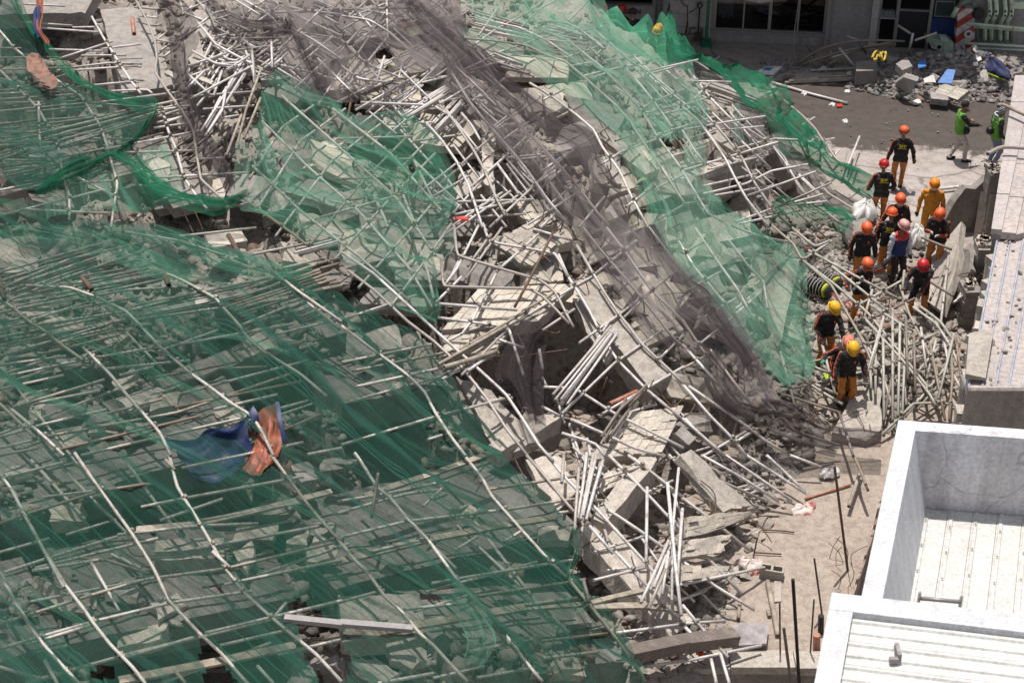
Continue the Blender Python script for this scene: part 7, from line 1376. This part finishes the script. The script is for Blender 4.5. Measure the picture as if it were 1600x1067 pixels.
slab_at('tiled_floor_slab', [(1002, 375), (1045, 345), (1108, 365), (1075, 430)], .45, .12, 'greychunk', 'tiled slab tilted at the left front of the far rubble pile', 'slab', [0, .35, .3, -.1], (3, 2))
slab_at('white_box', [(1160, 430), (1250, 438), (1245, 470), (1165, 462)], .3, .18, 'greywood', 'grey box with a pale lid behind the bareheaded man', 'box', [.05, .05, 0, 0])
slab_at('wall_slab', [(1000, 300), (1050, 268), (1078, 310), (1030, 330)], .8, .2, 'greychunk', 'dark grey slab at the upper left of the far rubble pile', 'slab'); slab_at('wall_slab', [(810, 290), (910, 280), (915, 330), (815, 335)], .5, .4, 'greychunk', 'dark square block at the left end of the far rubble pile', 'block')
slab_at('white_board', [(355, 330), (395, 312), (470, 312), (430, 345), (365, 345)], .08, .05, 'bagw', 'white board with a blue patch lying on the street', 'board'); slab_at('blue_patch', [(375, 325), (395, 316), (425, 318), (410, 330)], .1, .01, 'blue', 'blue patch on the white board on the street', 'patch')
slab_at('plaster_scrap', [(1075, 475), (1110, 460), (1120, 482), (1085, 485)], .08, .05, 'bagw', 'white scrap of plaster left of the grey box', 'scrap'); slab_at('red_scrap', [(722, 488), (748, 485), (750, 499), (725, 500)], .05, .04, 'red', 'small red plastic scrap on the wet street', 'scrap'); slab_at('plaster_scrap', [(1128, 370), (1170, 352), (1180, 385), (1135, 388)], .5, .06, 'bagw', 'white broken plaster piece in the middle of the far rubble pile', 'scrap', [0, .2, .1, 0])
def blob(pts, z, h, mat, label, cat, name, seed=0, reg='C', fr=1.0):
    """crumpled cloth or bag: closed lump over a picture polygon"""
    P = [gnd(*px(reg, p), z) for p in pts]; c = sum(P, Vector()) / len(P); n = 26; V = []; rows = 7
    ring = smooth_path(P + [P[0]], 6)[:-1]; m = len(ring); r = random.Random(seed)
    for k in range(rows):
        t = k / (rows - 1); s = math.cos(t * math.pi / 2) ** .55
        for i, p in enumerate(ring): V.append(c + (p - c) * s * (1 + .1 * math.sin(i * 1.7 + k + seed)) + Z3 * (h * math.sin(t * math.pi / 2) * (1 + .25 * math.sin(i * .9 + seed * 2)) - .02 + r.uniform(-.02, .02) * fr))
    F = [(k * m + i, k * m + (i + 1) % m, (k + 1) * m + (i + 1) % m, (k + 1) * m + i) for k in range(rows - 1) for i in range(m)] + [tuple(range((rows - 1) * m, rows * m)), tuple(range(m - 1, -1, -1))]
    o = mesh(name, V, F, mat, None, True); return tag(o, label, cat)
blob([(1350, 250), (1400, 245), (1440, 280), (1520, 330), (1530, 370), (1470, 350), (1370, 310)], .45, .2, 'navy', 'heap of dark navy cloth under the crane', 'cloth', 'navy_cloth', 3); 
for pts in ([(1377, 272), (1397, 265), (1402, 280), (1385, 288)], [(1362, 292), (1382, 290), (1385, 305), (1365, 308)]): slab_at('cloth_patch', pts, .72, .02, 'bagw', 'small pale patch lying on the navy cloth under the crane', 'patch')['group'] = 'pale patches on the navy cloth'
q = MB(); Q = [gnd(*px('C', p), .95) for p in ((890, 268), (900, 252), (918, 244), (930, 252), (922, 262), (940, 255), (952, 262), (938, 274), (915, 270), (900, 276))]; q.tube([p + Z3 * rnd.uniform(-.08, .08) for p in smooth_path(Q, 3)], .035, 8); tag(q.build('yellow_hose', 'yellow', None, True), 'coiled yellow hose on top of the far rubble pile', 'hose')
q = MB(); q.tube([gnd(*px('C', (1425, 342)), .55), gnd(*px('C', (1515, 378)), .3)], .018, 6); tag(q.build('yellow_strap', pm('lime_strap', (.45, .6, .02)), None), 'lime yellow strap below the navy cloth', 'strap')
for i, (u, v) in enumerate([(570, 440), (700, 492), (770, 430), (760, 570), (660, 320), (790, 400), (830, 405), (1340, 465), (780, 345)]): blob([(u - 14, v), (u, v - 7), (u + 16, v - 2), (u + 8, v + 6)], .02, .06, 'bagw' if i != 7 else 'yellow', 'small piece of pale litter on the street' if i != 7 else 'yellow and orange wrapper by the bareheaded man', 'litter', 'litter', i)['group'] = 'litter on the street'
# street furniture before the building
q = MB(); P = gnd(1103, 72); q.box(P + Vector((0, 0, .09)), (.28, .28, .18)); pb = q.build('green_post', 'greenpost'); tag(pb, 'green square post on a block before the block wall', 'post'); q = MB(); q.box(P + Vector((0, 0, .95)), (.09, .09, 1.55)); q.build('shaft', 'greenpost', pb)
sh = empty('shovel', gnd(1090, 66), 'black handled shovel standing against the block wall', 'shovel'); b = gnd(1090, 66); q = MB(); q.tube([b + Z3 * .25, b + Z3 * 1.0], .02, 8); q.build('shaft', 'black', sh); q = MB(); q.tube(smooth_path([b + Z3 * 1.0, b + Vector((-.07, 0, 1.1)), b + Vector((-.05, 0, 1.16)), b + Vector((.05, 0, 1.16)), b + Vector((.07, 0, 1.1)), b + Z3 * 1.0], 3), .018, 6); q.build('handle', 'black', sh); q = MB(); q.hexa([b + Vector(x) for x in ((-.1, 0, .02), (.1, 0, .02), (.1, .02, .02), (-.1, .02, .02))], [b + Vector(x) for x in ((-.1, 0, .3), (.1, 0, .3), (.1, .02, .3), (-.1, .02, .3))]); q.build('blade', 'rust', sh)
q = MB(); b0, b1 = gnd(1077, 64), gnd(1096, 66); h0 = Z3 * .38; q.tube([b0, b0 + h0, b0 + h0 + Vector((.15, 0, 0))], .03, 8); q.tube([b1 + Vector((-.1, 0, .4)), b1 + Z3 * .4, b1], .03, 8); tag(q.build('water_pipe', 'darkpipe', None, True), 'dark bent water pipe by the shovel', 'pipe')
tr = empty('bare_tree', gnd(1070, 62), 'thin bare tree in a planter at the left end of the block wall', 'tree'); b = gnd(1070, 62); q = MB(); q.tube(smooth_path([b + Z3 * .1, b + Vector((.05, 0, .5)), b + Vector((.03, 0, 1.0)), b + Vector((.12, 0, 1.6)), b + Vector((.08, .05, 2.3))], 5), .05, 8, r1=.015); q.build('trunk', 'rust', tr, True)
for i in range(9): z = .8 + i * .17; s = -1 if i % 2 else 1; q = MB(); a = b + Vector((.05, 0, z)); q.tube(smooth_path([a, a + Vector((s * .2, rnd.uniform(-.15, .1), .18)), a + Vector((s * .35, rnd.uniform(-.2, .2), .45))], 4), .018, 6, r1=.006); q.build('branch', 'rust', tr, True)
q = MB(); q.lathe(b, [(0, 0), (.26, 0), (.32, .2), (.28, .22), (0, .18)], 14); q.build('planter', 'greychunk', tr)
for i, (u, w_) in enumerate(((1130, .28), (1139, .22))):
    s = su(u); P = F3(s, 0, -.3); rows = []; V = []; n = 14
    for k in range(9):
        z = .62 + k * .11
        for j in range(n): t = j / (n - 1); V.append(P + FE * ((t - .5) * w_ * (1 + .1 * k % 3 * .1)) + FNv * (.03 * math.sin(t * 14 + i + k * .5)) + Z3 * (z + (.05 * math.sin(t * 9 + i) if k == 0 else 0)))
    F = [(k * n + j, k * n + j + 1, (k + 1) * n + j + 1, (k + 1) * n + j) for k in range(8) for j in range(n - 1)]; o = mesh('hanging_shirt', V, F, 'bagw', None, True); tag(o, ('wider' if i == 0 else 'narrower') + ' of the two white shirts hanging behind the left window pane', 'shirt')
    q = MB(); q.tube([P + Z3 * 1.49, P + Z3 * 2.25], .006, 5); tag(q.build('hanger_cord', 'black'), 'cord holding the ' + ('wider' if i == 0 else 'narrower') + ' white shirt behind the window', 'cord')
q = MB(); Q = [F3(su(1246), 2.6, .5), F3(su(1243), 1.3, .6), gnd(1240, 65, .5), gnd(1244, 102, .1)]; q.tube(smooth_path(Q, 5), .012, 5); tag(q.build('hanging_wire', 'alu', None), 'loose wire hanging from the building front down to the street', 'wire')
q = MB(); zb = fpt(1185, 4)[1]; q.hexa([F3(su(1163), zb + .03, -.02), F3(su(1185), zb - .02, -.02), F3(su(1205), zb + .04, -.02), F3(su(1205), zb + .3, -.02), F3(su(1163), zb + .3, -.02)][::-1], [F3(su(1163), zb + .03, .01), F3(su(1185), zb - .02, .01), F3(su(1205), zb + .04, .01), F3(su(1205), zb + .3, .01), F3(su(1163), zb + .3, .01)][::-1]); tag(q.build('hanging_sign', 'white', None), 'bottom of a white pointed board hanging before the window', 'sign')
# things on the path and the dirt ground
def roll(u0, v0, u1, v1, lab):
    a, b = gnd(u0, v0, .55), gnd(u1, v1, .5); a.z = GZ(a.x, a.y) + .22; b.z = GZ(b.x, b.y) + .2; d = (b - a); L = d.length; d.normalize(); e = empty('rolled_bundle', (a + b) / 2 - Z3 * .2, lab, 'bundle', 'striped rolls with yellow ends'); n = 9
    cm = plain('dark_green_cover', (.03, .045, .04), .6); ly = plain('lime_end_cloth', (.62, .60, .03), .6)
    for i in range(n):
        p = a + d * L * i / n; q = MB(); q.lathe(p, [(0, 0), (.12, .01), (.155, .03), (.16, L / n * .5), (.15, L / n * .82), (0, L / n * .85)], 16, d); q.build('end_cover' if i == n - 2 else 'coil', ly if i == n - 2 else cm, e, True)
        if i < n - 2: q = MB(); q.tube([p + d * L / n * .95 + (d.orthogonal() * math.cos(t) + d.cross(d.orthogonal()) * math.sin(t)) * (.152 + .01 * math.sin(5 * t + i * 2)) for t in np.linspace(0, 6.283, 17)], .013, 6); q.build('pale_band', 'greychunk', e, True)
roll(1256, 428, 1298, 450, 'front striped roll with a yellow end lying above the yellow helmet rescuer'); roll(1278, 415, 1312, 437, 'rear striped roll with a yellow end, behind its twin by the panel')
def on(u, v, reg=None, dz=0.0):
    if reg: u, v = px(reg, (u, v))
    P = gnd(u, v, .1); z = 0
    for _ in range(3): z = GZ(P.x, P.y); P = gnd(u, v, z + dz)
    return Vector((P.x, P.y, z + dz))
blob([(508, 262), (540, 238), (600, 240), (615, 262), (600, 285), (520, 287)], .08, .12, 'bag', 'crumpled white and red bag on the dirt near the pipe ends', 'bag', 'plastic_bag', 5, 'I'); blob([(570, 238), (610, 228), (625, 245), (600, 258)], .1, .1, plain('red_print_plastic', (.55, .22, .2), .6), 'red printed scrap beside the upper bag', 'scrap', 'plastic_scrap', 6, 'I'); slab_p = [(610, 270), (650, 245), (662, 252), (630, 280)]
blob([(240, 498), (280, 490), (330, 505), (370, 505), (388, 535), (340, 560), (290, 565), (270, 535)], .1, .14, 'bag', 'flattened white and red bag beside the hollow block', 'bag', 'plastic_bag', 8, 'I')
q = MB(); P = on(417, 570, 'I'); R0 = Matrix.Rotation(-.25, 3, 'Z'); hbk = empty('hollow_block', P, 'single concrete hollow block lying on the dirt ground', 'block')
for off_, sz in (((0, -.075, .1), (.4, .03, .2)), ((0, .075, .1), (.4, .03, .2)), ((-.185, 0, .1), (.03, .12, .2)), ((.185, 0, .1), (.03, .12, .2)), ((0, 0, .1), (.04, .12, .2))): q.box(P + R0 @ Vector(off_), sz, R0)
q.build('shell', 'slab', hbk)
def lie(pts, reg, r, mat, label, name='loose_pipe', cat='pipe', dz=.04, hollow=True, group=None):
    Q = [on(p[0], p[1], reg, dz + (p[2] if len(p) > 2 else 0)) for p in pts]; q = MB(); q.tube(smooth_path(Q, 3) if len(Q) > 2 else Q, r, 8, hollow=hollow); return tag(q.build(name, mat, None, True), label, cat, group)
lie([(400, 590), (425, 720), (448, 845)], 'I', .045, 'wood', 'pale pole lying below the hollow block'); lie([(575, 205), (790, 137)], 'I', .02, 'orangepipe', 'thin orange plastic pipe lying on the dirt', 'plastic_pipe'); lie([(375, 350), (450, 352), (525, 360)], 'I', .014, 'rust', 'short rusty bar on the upper dirt ground', 'steel_bar', 'bar'); lie([(340, 455), (465, 463)], 'I', .014, 'rust', 'short rusty bar left of the hollow block', 'steel_bar', 'bar')
lie([(780, 240), (810, 150), (838, 65)], 'I', .035, 'wood', 'pale post leaning at the top of the hoarding', dz=.2); lie([(800, 0), (830, 60), (860, 140)], 'I', .03, 'darkpipe', 'dark post leaning at the top of the hoarding', dz=.5); lie([(830, 30), (845, 100), (870, 165)], 'I', .025, 'rust', 'rusty post beside the dark post at the hoarding', dz=.5); lie([(145, 790), (135, 840)], 'I', .06, 'wood', 'stub of timber by the plywood box', 'timber_stub', 'timber'); lie([(270, 680), (262, 770)], 'I', .03, 'wood', 'short stick upright in the rubble by the plywood box', 'stick', 'stick'); lie([(400, 725), (408, 755)], 'I', .03, 'wood', 'tiny stick on the dirt left of the pale pole', 'stick', 'stick')
q = MB(); P = [on(*p, 'I', .03) for p in ((430, 585), (465, 585), (463, 682), (432, 685))]; q.hexa([p - Z3 * .02 for p in P][::-1], P[::-1]); tag(q.build('short_board', 'slab'), 'short pale board beside the pale pole', 'board')
px_ = empty('plywood_box', on(320, 850, 'I'), 'grey plywood box lid lying at the bottom of the dirt ground', 'box'); P = [on(*p, 'I', .22) for p in ((270, 780), (405, 782), (395, 880), (265, 890))]; q = MB(); q.hexa([p - Z3 * .04 for p in P][::-1], P[::-1]); q.build('lid', 'greywood', px_); P2 = [on(*p, 'I', .2) for p in ((232, 800), (268, 785), (263, 888), (240, 890))]; q = MB(); q.hexa([p - Z3 * .18 for p in P2][::-1], P2[::-1]); q.build('side_board', 'greywood', px_)
def upright(u0, v0, u1, v1, r, mat, label, name, cat, zt=None):
    b = on(u1, v1, 'I'); a = px('I', (u0, v0)); d = ray(*a); t = b.y / d[1] * 1.0; T_ = Vector((d[0] * t, d[1] * t, CAMH + d[2] * t)); q = MB(); q.tube([b - Z3 * .15, T_], r, 8); return tag(q.build(name, mat, None), label, cat)
upright(518, 580, 555, 1090, .027, 'black', 'thick black post standing at the lower rim of the dirt ground', 'dark_post', 'post'); upright(475, 805, 520, 1090, .024, 'darkpipe', 'grey post left of the thick black post', 'dark_post', 'post')
upright(713, 52, 783, 540, .022, 'rust', 'tallest rusty rod standing on the dirt near the hoarding', 'steel_rod', 'rod'); upright(618, 482, 665, 760, .016, 'rust', 'thin rusty rod on the lower dirt ground, right of the board', 'steel_rod', 'rod'); upright(456, 690, 463, 945, .014, 'rust', 'thin rod left of the two dark posts', 'steel_rod', 'rod'); upright(617, 675, 600, 940, .014, 'rust', 'thin rod right of the two dark posts', 'steel_rod', 'rod'); upright(352, 385, 325, 500, .014, 'rust', 'thin curved rod at the flattened bag', 'steel_rod', 'rod')
upright(630, 840, 632, 905, .06, 'orangepipe', 'stub of orange pipe at the left wall of the white building', 'pipe_stub', 'pipe'); upright(650, 750, 652, 830, .05, 'black', 'black stub at the left wall of the white building', 'pipe_stub', 'pipe')
for i in range(8): P = on(700 + rnd.uniform(-20, 110), 520 + rnd.uniform(-60, 110), 'I'); q = MB(); q.tube(smooth_path([P, P + Vector((rnd.uniform(-.1, .1), 0, .25)), P + Vector((rnd.uniform(-.3, .3), rnd.uniform(-.2, .2), .45))], 3), .006, 5); tag(q.build('wire', 'rust'), 'thin rusty wire sprouting at the foot of the hoarding', 'wire', 'wires at the hoarding')
blob([(640, 88), (700, 68), (740, 80), (700, 104), (650, 102)], .15, .12, 'bagw', 'white crumpled sheet at the tail of the dark net', 'sheet', 'plastic_sheet', 9, 'I'); blob([(1060, 80), (1075, 30), (1110, 30), (1140, 55), (1130, 85), (1090, 90)], .45, .3, 'bagw', 'white sack right of the blue jersey', 'sack', 'sack', 10, 'F'); blob([(795, 985), (850, 972), (900, 985), (905, 1020), (860, 1035), (800, 1030)], .4, .3, 'bagw', 'white sack by the scaffold pipe ends behind the rescuers', 'sack', 'sack', 11, 'C')
blob([(660, 682), (680, 678), (685, 705), (665, 708)], .4, .05, pm('lime_scrap', (.45, .62, .05)), 'lime green scrap by the knees of the front rescuer', 'scrap', 'plastic_scrap', 12, 'F'); blob([(65, 925), (90, 920), (105, 932), (80, 938)], .3, .06, pm('orange_scrap', (.75, .16, .03)), 'bright orange scrap at the bottom pipes', 'scrap', 'plastic_scrap', 13, 'I'); blob([(1115, 185), (1130, 160), (1150, 180), (1145, 205), (1120, 205)], .4, .25, pm('bottle_blue', (.35, .42, .5)), 'pale blue water jug on the tilted slab', 'jug', 'water_jug', 14, 'F')
q = MB(); c = hit(*px('B', (560, 1035)), .3); q.hexa([c + Vector(x) for x in ((-.13, -.05, 0), (.12, -.05, 0), (.13, .06, 0), (-.13, .06, 0))], [c + Vector(x) for x in ((-.1, -.03, .06), (.14, -.03, .05), (.12, .06, .06), (-.1, .06, .07))]); tag(q.build('red_scrap', 'red'), 'bright red scrap at the right edge of the crested green net', 'scrap')
# clear plastic sheet and bent sheet at the front of the shed
net('plastic_sheet', [[(1500, 588, 1.9), (1530, 590, 1.9), (1545, 605, 1.8)], [(1510, 612, 1.7), (1540, 618, 1.7), (1565, 622, 1.7)], [(1530, 628, 1.5), (1560, 632, 1.5), (1580, 628, 1.6)], [(1545, 640, 1.4), (1575, 648, 1.4), (1590, 640, 1.5)]], 'plastic', 'clear plastic sheet hanging off the front corner of the shed', 'plastic sheet', wr=.08, fold=.08, foldn=3, seed=30, off=.1)
q = MB(); P = [gnd(u, v, 2.62) for u, v in ((1514, 522), (1552, 520), (1540, 592), (1508, 590))]; q.hexa([p - Z3 * .03 for p in P][::-1], [p + Z3 * (.02 + .06 * (i % 2)) for i, p in enumerate(P)][::-1]); tag(q.build('bent_sheet', 'slab'), 'bent pale sheet lying on the front corner of the shed roof', 'sheet')
q = MB(); P = [gnd(u, v, 1.2) for u, v in ((1522, 650), (1600, 668), (1600, 676), (1530, 662))]; q.hexa([p - Z3 * .03 for p in P][::-1], P[::-1]); tag(q.build('white_flap', 'white'), 'white flap behind the back parapet of the white building', 'flap')
for i in range(60):
    P = lerp2(ra, rb_, rc, rd_, rnd.uniform(0, .35), rnd.random()); chunk((P.x, P.y, P.z + .03), rnd.uniform(.04, .13), 'chunk', 'small crumb of concrete lying on the shed roof', 'crumbs on the shed roof')
for i in range(45):
    u, v = rnd.uniform(1250, 1500), rnd.uniform(420, 690); P = gnd(u, v, .3); z = GZ(P.x, P.y); q = MB(); a = Vector((P.x, P.y, z)); q.tube(smooth_path([a, a + Vector((rnd.uniform(-.3, .3), rnd.uniform(-.3, .3), rnd.uniform(.1, .4))), a + Vector((rnd.uniform(-.7, .7), rnd.uniform(-.5, .5), rnd.uniform(.0, .5)))], 3), .009, 5); tag(q.build('wire', 'rust'), 'bent wire in the rubble along the rescue path', 'wire', 'wires along the rescue path')

for i in range(90):
    u, v = rnd.uniform(380, 1150), rnd.uniform(60, 900)
    if not inside([(380, 60), (900, 120), (1120, 520), (1130, 860), (960, 880), (690, 540), (700, 400), (420, 300)], np.array(u), np.array(v)): continue
    a = hit(u, v, -.2); q = MB(); q.tube(smooth_path([a, a + Vector((rnd.uniform(-.3, .3), rnd.uniform(-.3, .3), rnd.uniform(.1, .45))), a + Vector((rnd.uniform(-.8, .8), rnd.uniform(-.6, .6), rnd.uniform(.0, .6)))], 4), rnd.choice([.007, .01, .014]), 5); tag(q.build('wire', rnd.choice(['rust', 'darkpipe', 'rust'])), 'bent rusty wire sticking out of the rubble in the middle of the heap', 'wire', 'wires in the middle of the heap')
